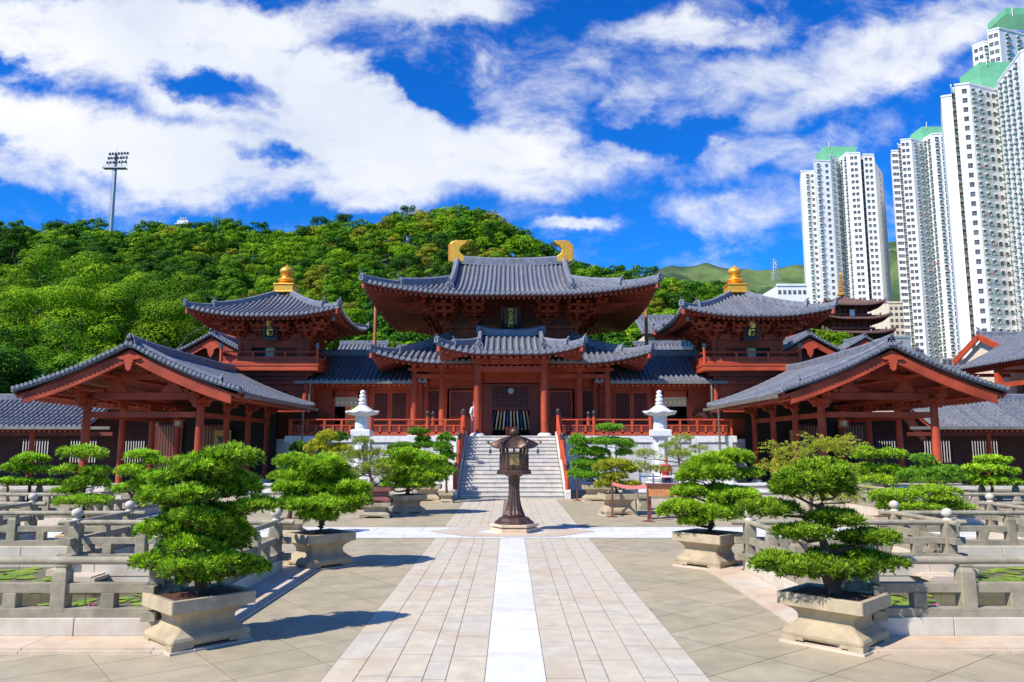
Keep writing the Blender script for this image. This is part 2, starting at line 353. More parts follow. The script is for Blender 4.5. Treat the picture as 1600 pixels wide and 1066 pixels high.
def hiproof(parent, name, cx, cy, hx, hy, ze, zt, g=None, skirt=None, lift=.5, LC=None, conc=.45, sp=.25, r=.075, sof=2.0, hipw=.2, hiph=.26, faces='fblr', raf=True, gold=False, orn=1.0, split=1.3):
    """g None & skirt None: pyramid.  g: half ridge length (hip-and-gable).  skirt: depth of a skirt roof round a body."""
    o = newroof(); LC = LC or min(hx, hy)*.6; D = skirt or hy
    def prof(d): u = min(d/D, 1); return ze+(zt-ze)*((1-conc)*u+conc*u*u)
    def lf(c, d):
        if c >= LC: return 0
        return lift*(1-max(c, 0)/LC)**2*max(0, 1-max(d, 0)/(LC*1.1))
    zF = lambda x, d: prof(d)+lf(hx-abs(x), d)
    zS = lambda y, d: prof(d)+lf(hy-abs(y), d)
    kw = dict(sp=sp, r=r, sof=sof, raf=raf)
    dg = (hx-g) if g else None
    for fc, s in (('f', 1), ('b', -1)):
        if fc not in faces: continue
        E = (cx, cy-s*hy); A = (1, 0); B = (0, s)
        if g:
            slope(o, E, A, B, -g, g, lambda x: hy, zF, nd=12, **kw)
            slope(o, E, A, B, -hx, -g, lambda x: min(dg, hx-abs(x)), zF, **kw)
            slope(o, E, A, B, g, hx, lambda x: min(dg, hx-abs(x)), zF, **kw)
        else: slope(o, E, A, B, -hx, hx, lambda x: min(D, hx-abs(x)), zF, **kw)
    for fc, s in (('l', -1), ('r', 1)):
        if fc not in faces: continue
        E = (cx+s*hx, cy); A = (0, 1); B = (-s, 0); DD = dg if g else D
        slope(o, E, A, B, -hy, hy, lambda y: min(DD, hy-abs(y)), zS, **kw)
    # hips
    DH = dg if g else (skirt or min(hx, hy))
    for sx in (-1, 1):
        for sy in (-1, 1):
            if (sy < 0 and 'f' not in faces) or (sy > 0 and 'b' not in faces): continue
            def H(d): return (cx+sx*(hx-d), cy+sy*(hy-d), zF(hx-d, d)+.05)
            sd = min(split, DH*.4); n = 8
            lo = [H(-.05+(sd+.05)*i/n) for i in range(n+1)]; up = [H(sd+(DH-sd)*i/n) for i in range(n+1)]
            o['hip'].sweep(lo, hipw*.8, hiph*.6); o['hip'].sweep(up, hipw, hiph)
            dr = (sx, sy); orn_block(o['orn'], H(-.06), dr, .8*orn); orn_block(o['orn'], H(sd-.03), dr, 1.0*orn)
            if 'redcorner' not in o: o['redcorner'] = 1
            o['rafter'].beam((cx+sx*(hx-.02), cy+sy*(hy-.02), zF(hx, 0)-.28), (cx+sx*(hx-min(DH, sof)), cy+sy*(hy-min(DH, sof)), zF(hx-min(DH, sof), min(DH, sof))-.33), .2, .22)
    if g:
        n = 16; N = [(cx+g*1.06*(2*i/n-1), cy, zt-.05+.20*abs(2*i/n-1)**2.2) for i in range(n+1)]
        o['hip'].sweep(N, hipw*1.5, hiph*1.1)
        for sx in (-1, 1):
            for sy in (-1, 1):
                pth = [(cx+sx*(g-.12), cy+sy*(hy-d), prof(d)+.03) for d in [dg*.42+(hy-dg*.42)*i/10 for i in range(11)]]
                o['hip'].sweep(pth, hipw*1.1, hiph*1.15); orn_block(o['orn'], vadd(pth[0], (0, sy*.05, 0)), (0, sy), 1.15*orn)
    t = buildroof(o, name, parent)
    if g:
        for sx in (-1, 1):
            w = MB(); x = cx+sx*(g-.25); pts = [(x, cy-(hy-d), prof(d)-.15) for d in [dg+(hy-dg)*i/6 for i in range(7)]]+[(x, cy+(hy-d), prof(d)-.15) for d in [hy-(hy-dg)*i/6 for i in range(7)]]
            w.prism(pts, (sx*.1, 0, 0)); w.build('gable_wall', 'red', t)
            bb = MB()
            for sy in (-1, 1):
                q = [(cx+sx*(g+.02), cy+sy*(hy-d), prof(d)-.16) for d in [dg*.8+(hy-dg*.8)*i/8 for i in range(9)]]
                for i in range(8): bb.beam(q[i], q[i+1], .07, .3)
            bb.build('bargeboard', 'red', t)
            # small side rolls standing out beyond the gable
    return t, prof, zF

def bracket(mb, x, y, z, d, s=1.0, tiers=3, out=.45):
    """stack of bearing block, out-stepping arms with upturned ends and cross arms (dougong)"""
    d = vnorm((d[0], d[1], 0)); r = (-d[1], d[0], 0); rz = atan2(d[1], d[0])
    P = lambda o, l, h: (x+d[0]*o*s+r[0]*l*s, y+d[1]*o*s+r[1]*l*s, z+h*s)
    mb.cbox(P(0, 0, .1), .36*s, .36*s, .2*s, rz, 1.25)
    for t in range(tiers):
        h = .28+t*.27; o1 = .25+out*(t+1)*.8
        mb.beam(P(-.25, 0, h), P(o1-.12, 0, h), .13*s, .17*s); mb.beam(P(o1-.12, 0, h), P(o1+.1, 0, h+.10), .13*s, .17*s, h2=.09*s)
        mb.cbox(P(o1, 0, h+.17), .2*s, .2*s, .12*s, rz, 1.3)
        for oo, w in ((0, .5+.14*t), (o1, .42+.06*t)):
            if t == 0 and oo: continue
            mb.beam(P(oo, -w*.75, h+.02), P(oo, w*.75, h+.02), .12*s, .15*s)
            for q in (-1, 1):
                mb.beam(P(oo, q*w*.75, h+.02), P(oo, q*w, h+.10), .12*s, .15*s, h2=.08*s)
                mb.cbox(P(oo, q*w*.92, h+.2), .17*s, .17*s, .11*s, rz, 1.3)

def column(parent, x, y, z0, z1, r=.14, base=True, m='red', name='column'):
    c = MB(); c.lathe([(r*1.0, 0), (r*1.03, (z1-z0)*.3), (r, (z1-z0)*.6), (r*.86, z1-z0)], (x, y, z0), 20)
    o = c.build(name, m, parent, smooth=True)
    if base:
        b = MB(); b.lathe([(r*2.1, -.02), (r*2.05, .03), (r*1.6, .12), (r*1.15, .14)], (x, y, z0), 20); b.build('plinth', 'white', o, smooth=True)
    return o
def lattice_window(parent, x0, x1, z0, z1, y, n=12, fr='red', pane='dark', bars='redd', name='window'):
    f = MB(); t = .09
    f.box(x0-t, x1+t, y-.06, y+.02, z1, z1+t); f.box(x0-t, x1+t, y-.06, y+.02, z0-t, z0); f.box(x0-t, x0, y-.06, y+.02, z0, z1); f.box(x1, x1+t, y-.06, y+.02, z0, z1)
    o = f.build(name, fr, parent)
    p = MB(); p.box(x0, x1, y-.005, y+.015, z0, z1); p.build('pane', pane, o)
    b = MB(); st = (x1-x0)/n
    for i in range(n): b.box(x0+st*(i+.28), x0+st*(i+.72), y-.05, y-.012, z0, z1)
    b.build('bars', bars, o); return o
def text(parent, s, x, y, z, size, m='goldl', name='lettering', vertical=True, tilt=0):
    objs = []
    for i, ch in enumerate(s):
        cu = bpy.data.curves.new('glyph', 'FONT'); cu.body = ch; cu.size = size; cu.extrude = .012; cu.align_x = 'CENTER'; cu.align_y = 'CENTER'; cu.offset = size*.03
        ob = bpy.data.objects.new('glyph', cu); COL.objects.link(ob); objs.append(ob)
    bpy.context.view_layer.update(); dg = bpy.context.evaluated_depsgraph_get(); mb = MB()
    for i, ob in enumerate(objs):
        me = ob.evaluated_get(dg).to_mesh(); n = len(mb.v); sx = MIR[0]
        zc = z-(i-(len(s)-1)/2)*size*1.12
        for v in me.vertices: mb.v.append((x+sx*v.co.x, y-v.co.z+tilt*(zc-z+v.co.y), zc+v.co.y))
        for p in me.polygons:
            f = [n+k for k in p.vertices]; mb.f.append(f if sx > 0 else f[::-1])
        ob.evaluated_get(dg).to_mesh_clear()
    for ob in objs: bpy.data.objects.remove(ob)
    return mb.build(name, m, parent)

# ---------------------------------------------------------------- foliage
def leaves_mesh(name, V, F, tint, m, extra=None):
    me = bpy.data.meshes.new(name); nv = len(V); nf = len(F)
    me.vertices.add(nv); me.vertices.foreach_set('co', V.astype(np.float32).ravel())
    me.loops.add(nf*4); me.loops.foreach_set('vertex_index', F.astype(np.int32).ravel())
    me.polygons.add(nf); me.polygons.foreach_set('loop_start', np.arange(0, nf*4, 4, dtype=np.int32))
    try: me.polygons.foreach_set('loop_total', np.full(nf, 4, dtype=np.int32))
    except Exception: pass
    me.update(calc_edges=True)
    at_ = me.attributes.new('tint', 'FLOAT', 'POINT'); at_.data.foreach_set('value', tint.astype(np.float32))
    me.materials.append(M[m]); return me
def unit(a): return a/np.maximum(np.linalg.norm(a, axis=-1, keepdims=True), 1e-6)
def tufts(rng, C, N, nl, Lf, wd, spread, young_lit):
    """C centres, N outward directions, nl leaves each; returns V,F,tint. leaves are slim diamonds"""
    n = len(C); C = np.repeat(C, nl, 0); N = np.repeat(N, nl, 0); k = n*nl
    D = unit(N+spread*unit(rng.normal(size=(k, 3)))); S = unit(np.cross(D, rng.normal(size=(k, 3))))
    ll = Lf*rng.uniform(.7, 1.25, (k, 1)); w = wd*rng.uniform(.8, 1.2, (k, 1))
    V = np.stack([C-S*w*.25, C+D*ll*.55-S*w*.5+0*N, C+D*ll, C+D*ll*.55+S*w*.5], 1).reshape(-1, 3)
    F = np.arange(k*4).reshape(-1, 4)
    yt = np.repeat(young_lit, nl); yt = np.clip(yt+rng.normal(0, .12, k), 0, 1)
    T = np.repeat(yt, 4)
    T.reshape(-1, 4)[:, 0] *= .5
    return V, F, T
def facets(rng, C, N, size, jit, young_lit):
    n = len(C); A = unit(N+jit*unit(rng.normal(size=(n, 3)))); S = unit(np.cross(A, rng.normal(size=(n, 3)))); U = np.cross(A, S)
    a = size*rng.uniform(.6, 1.3, (n, 1)); b = a*rng.uniform(.5, .9, (n, 1))
    V = np.stack([C-S*a, C-U*b, C+S*a, C+U*b], 1).reshape(-1, 3)
    return V, np.arange(n*4).reshape(-1, 4), np.repeat(np.clip(young_lit+rng.normal(0, .15, n), 0, 1), 4)
def cat_mesh(parts):
    V = []; F = []; T = []; o = 0
    for v, f, t in parts: V.append(v); F.append(f+o); T.append(t); o += len(v)
    return np.concatenate(V), np.concatenate(F), np.concatenate(T)
# ================================================================ GROUND
def structure(o): o['kind'] = 'structure'; return o
PONDS = [(-24, -3.9, 8.55, 12.3), (-24, -7.05, 12.2, 14.0), (-24, -10.15, 13.9, 16.2), (-24, -10.65, 19.65, 24.25)]
PONDS += [(-b, -a, c, d) for a, b, c, d in PONDS]
def inpond(x, y, m=0): return any(a-m < x < b+m and c-m < y < d+m for a, b, c, d in PONDS)
g = MB(); g.poly([(-900, -60, -.9), (1400, -60, -.9), (1400, 2200, -.9), (-900, 2200, -.9)]); structure(g.build('ground', 'terrain'))
# bedding layer between ponds
xs = sorted({-40, 40}|{v for p in PONDS for v in p[:2]}); ys = sorted({-12, 62}|{v for p in PONDS for v in p[2:]})
bed = MB()
for i in range(len(xs)-1):
    for j in range(len(ys)-1):
        if not inpond((xs[i]+xs[i+1])/2, (ys[j]+ys[j+1])/2): bed.poly([(xs[i], ys[j], -.004), (xs[i+1], ys[j], -.004), (xs[i+1], ys[j+1], -.004), (xs[i], ys[j+1], -.004)])
structure(bed.build('paving_bed', 'joint'))
pv = MB(); S_ = .62; gap = .0035; PHI = R(38)
ca, sa = cos(PHI), sin(PHI)
for i in range(-50, 70):
    for j in range(-50, 70):
        off = .5*(j % 2)*0
        u0, v0 = (i+off)*S_*1.35, j*S_
        cx_, cy_ = u0+S_*.67, v0+S_*.5
        x, y = cx_*ca-cy_*sa, cx_*sa+cy_*ca
        y += 12
        if not (-4.5 < y < 30.5 and abs(x) < 26): continue
        if inpond(x, y, .05): continue
        if abs(x) > 14 and y < 8: continue
        q = []
        for a_, b_ in ((gap, gap), (S_*1.35-gap, gap), (S_*1.35-gap, S_-gap), (gap, S_-gap)):
            uu, vv = u0+a_, v0+b_; q.append((uu*ca-vv*sa, uu*sa+vv*ca+12, 0))
        if any(inpond(p[0], p[1], -.2) for p in q): continue
        pv.poly(q)
structure(pv.build('pavement', 'paver'))
# main axial path: a white central strip, then slab columns of different widths, joints staggered
pt = MB(); stp = MB()
colsx = [.265, .60, .80, 1.10, 1.385, 1.665]
def slabrow(mb, x0, x1, ya, yb, Lmin, Lmax, z, rng, gp=.004):
    y = ya-rng.random()*Lmax
    while y < yb:
        l = rng.uniform(Lmin, Lmax); a_, b_ = max(y, ya), min(y+l, yb)
        if b_-a_ > .05: mb.poly([(x0+gp, a_+gp, z), (x1-gp, a_+gp, z), (x1-gp, b_-gp, z), (x0+gp, b_-gp, z)])
        y += l
rr_ = random.Random(3)
jb = MB(); jb.poly([(-1.67, -5, .004), (1.67, -5, .004), (1.67, 29.35, .004), (-1.67, 29.35, .004)])
jb.poly([(-14, 17.1, .0035), (-1.68, 17.1, .0035), (-1.68, 19.3, .0035), (-14, 19.3, .0035)]); jb.poly([(1.68, 17.1, .0035), (14, 17.1, .0035), (14, 19.3, .0035), (1.68, 19.3, .0035)])
structure(jb.build('path_joints', 'joint'))
for (ya, yb) in ((-5, 17.05), (19.35, 29.3)):
    for s in (-1, 1):
        for k in range(5):
            a_, b_ = colsx[k], colsx[k+1]; a_, b_ = (a_, b_) if s > 0 else (-b_, -a_)
            slabrow(pt, a_, b_, ya, yb, .45 if k in (1,) else .7, .75 if k in (1,) else 1.15, .008, rr_)
y = -5
while y < 17.0:
    stp.poly([(-.262, y+.002, .009), (.262, y+.002, .009), (.262, min(y+.98, 17.03), .009), (-.262, min(y+.98, 17.03), .009)]); y += .982
structure(pt.build('path', 'slab')); structure(stp.build('path_centre_strip', 'strip'))
cp = MB()
for (a_, b_, z_) in ((17.1, 17.75, .008), (17.75, 18.35, .008), (18.35, 19.3, .008)):
    x = -14
    while x < 14:
        l = rr_.uniform(.9, 1.5)
        cp.poly([(x+.004, a_+.004, z_), (min(x+l, 14)-.004, a_+.004, z_), (min(x+l, 14)-.004, b_-.004, z_), (x+.004, b_-.004, z_)]); x += l
structure(cp.build('cross_path', 'strip'))
hx_ = MB()
for k in range(6):      # slabs laid round the lantern as a hexagon ring
    for r0, r1 in ((.9, 1.4), (1.41, 1.95)):
        a0, a1 = pi/3*k+.004, pi/3*(k+1)-.004
        hx_.poly([(r0*cos(a0), 18.4+r0*.62*sin(a0), .014), (r1*cos(a0), 18.4+r1*.62*sin(a0), .014), (r1*cos(a1), 18.4+r1*.62*sin(a1), .014), (r0*cos(a1), 18.4+r0*.62*sin(a1), .014)])
structure(hx_.build('hexagonal_paving', 'kerb'))

# ================================================================ PONDS
def run_wall(p, q, inner, label_pos):
    """kerb + wall along p->q; inner: unit vector towards the water"""
    pass
RUNS = [  # (from, to, inward normal)
 ((-13, 8.4), (-3.75, 8.4), (0, 1)), ((-3.75, 8.4), (-3.75, 12.45), (-1, 0)), ((-3.75, 12.45), (-6.9, 12.45), (0, -1)), ((-6.9, 12.45), (-6.9, 14.15), (-1, 0)),
 ((-6.9, 14.15), (-10, 14.15), (0, -1)), ((-10, 14.15), (-10, 16.35), (-1, 0)), ((-10, 16.35), (-16, 16.35), (0, -1)),
 ((-20, 19.5), (-10.5, 19.5), (0, 1)), ((-10.5, 19.5), (-10.5, 24.4), (-1, 0)), ((-10.5, 24.4), (-20, 24.4), (0, -1))]
RLAB = ['along front edge of {s} lotus pond', 'along {s} pond side facing the path', 'on first back edge of {s} pond', 'on first stepped corner of {s} pond',
 'on second back edge of {s} pond', 'on far stepped corner of {s} pond', 'on farthest back edge of {s} pond', 'on front edge of rear {s} pond', 'on inner side of rear {s} pond', 'on back edge of rear {s} pond']
def pond_side(s):
    MIR[0] = s; sd = 'left' if s > 0 else 'right'
    lw = MB()
    for (p, q, n_), lab in zip(RUNS, RLAB):
        dx, dy = q[0]-p[0], q[1]-p[1]; L_ = sqrt(dx*dx+dy*dy); d = (dx/L_, dy/L_); o = (-n_[0], -n_[1])
        # granite wall blocks
        th = thing('pond_wall', ((p[0]+q[0])/2, (p[1]+q[1])/2, 0), 'pale granite pond wall '+lab.format(s=sd).replace('along', 'under railing along').replace('on ', 'under railing on ', 1), 'wall', 'pond walls')
        wb = MB(); kb = MB(); x = -.1; rg = random.Random(int(abs(p[0]*7+p[1]*13)))
        n0, n1 = (-.1, .02)
        while x < L_+.1:
            l = min(rg.uniform(.7, 1.1), L_+.1-x)
            if l > .02:
                a_ = (p[0]+d[0]*(x+.004), p[1]+d[1]*(x+.004)); b_ = (p[0]+d[0]*(x+l-.004), p[1]+d[1]*(x+l-.004))
                wb.beam((a_[0]+n_[0]*.02, a_[1]+n_[1]*.02, -.28), (b_[0]+n_[0]*.02, b_[1]+n_[1]*.02, -.28), .24, 1.0)
            x += l
        wb.build('wall_blocks', 'cwall', th, bevel=.006)
        x = -.55
        while x < L_+.5:
            l = min(rg.uniform(.8, 1.3), L_+.5-x)
            if l > .05:
                a_ = (p[0]+d[0]*(x+.004)+o[0]*.34, p[1]+d[1]*(x+.004)+o[1]*.34); b_ = (p[0]+d[0]*(x+l-.004)+o[0]*.34, p[1]+d[1]*(x+l-.004)+o[1]*.34)
                kb.beam((*a_, .0), (*b_, .0), .46, .09+.0016*rg.random())
                kb.beam((a_[0]+o[0]*.26, a_[1]+o[1]*.26, .0), (b_[0]+o[0]*.26, b_[1]+o[1]*.26, .0), .05, .05)
            x += l
        kb.build('kerb', 'kerb', th)
        # railing
        rl = thing('stone_railing', (p[0], p[1], .22), 'grey stone railing with round rail '+lab.format(s=sd), 'railing', 'stone railings round the lotus ponds')
        A = lambda t, z: (p[0]+d[0]*t, p[1]+d[1]*t, z)
        ez = .0012*(len(lab) % 3)
        tr = MB(); tr.tube([A(-.28, .79), A(L_+.28, .79)], .042, 12); tr.build('top_rail', 'rail', rl, smooth=True)
        mr = MB(); mr.beam(A(-.24, .512+ez), A(L_+.24, .512+ez), .10, .10); mr.build('middle_rail', 'rail', rl, bevel=.006)
        br = MB(); br.beam(A(-.24, .262+ez), A(L_+.24, .262+ez), .15, .10); br.build('bottom_rail', 'rail', rl, bevel=.006)
        np_ = max(1, int(round(L_/1.02)))
        for i in range(1, np_):
            t = L_*i/np_
            pb = MB(); c = A(t, 0); rz = atan2(d[1], d[0])
            pb.cbox((c[0], c[1], .43), .155, .155, .31, rz); pb.cbox((c[0], c[1], .63), .15, .15, .1, rz); pb.cbox((c[0], c[1], .70), .15, .15, .05, rz, .7); pb.cbox((c[0], c[1], .735), .11, .11, .03, rz, 1.2)
            pb.build('post', 'rail', rl, bevel=.008)
        sp_ = MB()
        for i in range(np_):
            t = L_*(i+.5)/np_
            if .2 < t < L_-.2: c = A(t, 0); sp_ = MB(); sp_.cbox((c[0], c[1], .385), .14, .12, .16, rz); sp_.build('short_post', 'rail', rl, bevel=.008)
        # corner post with bulb finial at the end q (and first run start)
        if q not in ((-16, 16.35), (-20, 24.4)):
            cp_ = MB(); c = q
            cp_.cbox((c[0], c[1], .47), .17, .17, .52, 0); cp_.cbox((c[0], c[1], .76), .165, .165, .1, 0, .85)
            o1 = cp_.build('corner_post', 'rail', rl, bevel=.01)
            fn = MB(); fn.lathe([(.05, 0), (.075, .02), (.075, .04), (.045, .06), (.045, .075), (.08, .10), (.088, .135), (.08, .17), (.05, .2), (.0, .215)], (c[0], c[1], .80), 16); fn.build('bulb_finial', 'stone2', o1, smooth=True)
    w = MB()
    for (a_, b_, c_, d_) in PONDS[:4]:
        w.poly([(a_, c_, -.13 if c_ < 9 else -.1305), (b_, c_, -.13), (b_, d_, -.13), (a_, d_, -.13)])
    wo = w.build('water', 'water'); structure(wo)
    # lily pads
    rng = np.random.default_rng(5+s); L = MB(); T = []
    for k in range(260):
        a_, b_, c_, d_ = PONDS[k % 2 if k % 5 else 2]; b2 = min(b_, -4.1); x = rng.uniform(max(a_, -10.5), b2); y = rng.uniform(c_+.15, d_-.15)
        if (k*7) % 3 == 0: x = rng.normal(-4.9, .5); y = rng.uniform(8.8, 12)
        if not any(q0+.1 < x < q1-.1 and q2+.1 < y < q3-.1 for q0, q1, q2, q3 in PONDS[:3]): continue
        r_ = rng.uniform(.07, .16); a0 = rng.uniform(0, 6); n = 10; z = -.122+.0005*(k % 9)
        L.poly([(x, y, z)]+[(x+r_*cos(a0+5.9*i/n), y+r_*sin(a0+5.9*i/n), z) for i in range(n+1)])
    lp = L.build('lily_pads', 'lily'); at_ = lp.data.attributes.new('tint', 'FLOAT', 'POINT'); at_.data.foreach_set('value', rng.random(len(lp.data.vertices)).astype(np.float32))
    tagit(lp, kind='stuff')
    for k, (x, y) in enumerate(((-5.15, 9.7), (-4.62, 9.05), (-5.75, 10.7))):
        fl = thing('water_lily', (x, y, -.11), ['magenta water lily open above the %s pond water', 'small red lily bud low by the %s pond front rail', 'magenta water lily farther back on the %s pond'][k] % sd, 'flower', 'water lilies')
        pb = MB()
        for i in range(8):
            a_ = i*pi/4; e = (cos(a_), sin(a_)); f_ = (-sin(a_), cos(a_)); rr2 = .055
            pb.poly([(x, y, .02), (x+e[0]*rr2*.6+f_[0]*.018, y+e[1]*rr2*.6+f_[1]*.018, .045), (x+e[0]*rr2, y+e[1]*rr2, .085), (x+e[0]*rr2*.6-f_[0]*.018, y+e[1]*rr2*.6-f_[1]*.018, .045)])
        pb.build('petals', M['magenta'], fl); st_ = MB(); st_.tube([(x, y, -.13), (x, y, .03)], .008, 5); st_.build('stem', 'lily', fl)
    # dragon head water spout on the inner wall
    ds = thing('water_spout', (-5.2, 12.25, .1), 'carved stone dragon head spout pouring water into the %s pond' % sd, 'spout', 'dragon head water spouts')
    h = MB(); x, y, z = -5.2, 12.2, .08
    h.beam((x, y+.15, z), (x, y-.2, z+.02), .16, .14); h.beam((x, y-.2, z+.05), (x, y-.36, z+.02), .13, .06); h.beam((x, y-.2, z-.035), (x, y-.33, z-.06), .11, .03)
    for q in (-1, 1): h.tube([(x+q*.05, y-.12, z+.07), (x+q*.08, y-.05, z+.15), (x+q*.07, y+.04, z+.17)], [.02, .015, .006], 5); h.cbox((x+q*.045, y-.22, z+.085), .04, .04, .04)
    h.build('dragon_head', 'rail', ds, bevel=.01)
    ws = MB(); pp = [(x, y-.34, z-.02), (x, y-.44, z-.06), (x, y-.49, z-.13), (x, y-.51, -.13)]; ws.tube(pp, [.02, .025, .03, .045], 8); ws.build('water_jet', 'jet', ds, smooth=True)
    MIR[0] = 1
M['magenta'] = mat('lily_magenta', (.7, .04, .3), .5)
M['jet'] = mat('falling_water', (.75, .82, .9), .15)
pond_side(1); pond_side(-1)

# ================================================================ POTTED TREES
def potmesh(th, X, Y, w, dpt, h, rz, m='pot', slab=True, z0=0.0):
    """carved stone planter: rim slab, concave waist, scroll feet; returns soil height"""
    ca, sa = cos(rz), sin(rz)
    def rect(hw, hd, z, r_=.02):
        pts = []
        for sx, sy in ((-1, -1), (1, -1), (1, 1), (-1, 1)):
            a_ = (sx*hw-(r_*sx if sx*sy < 0 else 0), sy*hd-(r_*sy if sx*sy > 0 else 0)); b_ = (sx*hw-(r_*sx if sx*sy > 0 else 0), sy*hd-(r_*sy if sx*sy < 0 else 0))
            pts += [a_, b_]
        return [(X+x*ca-y*sa, Y+x*sa+y*ca, z0+z) for x, y in pts]
    b = MB(); fz = .16*h
    prof = [(.44, .10), (.468, .15), (.472, .21), (.455, .27), (.40, .33), (.35, .40), (.33, .46), (.325, .52), (.335, .58), (.36, .64), (.40, .69), (.45, .735), (.46, .755)]
    b.rings([rect(w*k, dpt*k, h*z) for k, z in prof])
    for sx in (-1, 1):
        for sy in (-1, 1):       # scroll feet at the four corners
            x, y = sx*w*.385, sy*dpt*.37; c = (X+x*ca-y*sa, Y+x*sa+y*ca, z0+h*.08); b.cbox(c, w*.17, dpt*.2, h*.13, rz, .97)
    for sx in (-1, 1):
        for k in (.26, ):
            for sy in (-1, 1):
                x, y = sx*w*k, sy*dpt*.42; c = (X+x*ca-y*sa, Y+x*sa+y*ca, z0+h*.105); b.cbox(c, w*.1, dpt*.09, h*.07, rz)
    po = b.build('pot_body', m, th, bevel=.006)
    r = MB(); r.rings([rect(w*.5, dpt*.5, h*.752, .012), rect(w*.5, dpt*.5, h, .012), rect(w*.435, dpt*.42, h, .012), rect(w*.43, dpt*.415, h*.93, .012)], caps=False); r.poly(rect(w*.5, dpt*.5, h*.752, .012), True)
    r.build('pot_rim', m, th, bevel=.008)
    if slab: s_ = MB(); s_.cbox((X, Y, z0+h*.02), w*.98, dpt*1.0, h*.05, rz); s_.build('base_slab', 'kerb' if m == 'pot' else m, th)
    so = MB(); n = 8
    for i in range(n):
        for j in range(n):
            q = []
            for a_, c_ in ((i, j), (i+1, j), (i+1, j+1), (i, j+1)):
                x, y = (a_/n-.5)*w*.87, (c_/n-.5)*dpt*.84; rr2 = max(abs(a_/n-.5), abs(c_/n-.5))*2
                q.append((X+x*ca-y*sa, Y+x*sa+y*ca, z0+h*(.95+.05*(1-rr2)+.01*sin(a_*5+c_*3))))
            so.poly(q)
    so.build('soil', 'soil', th)
    return z0+h*.99

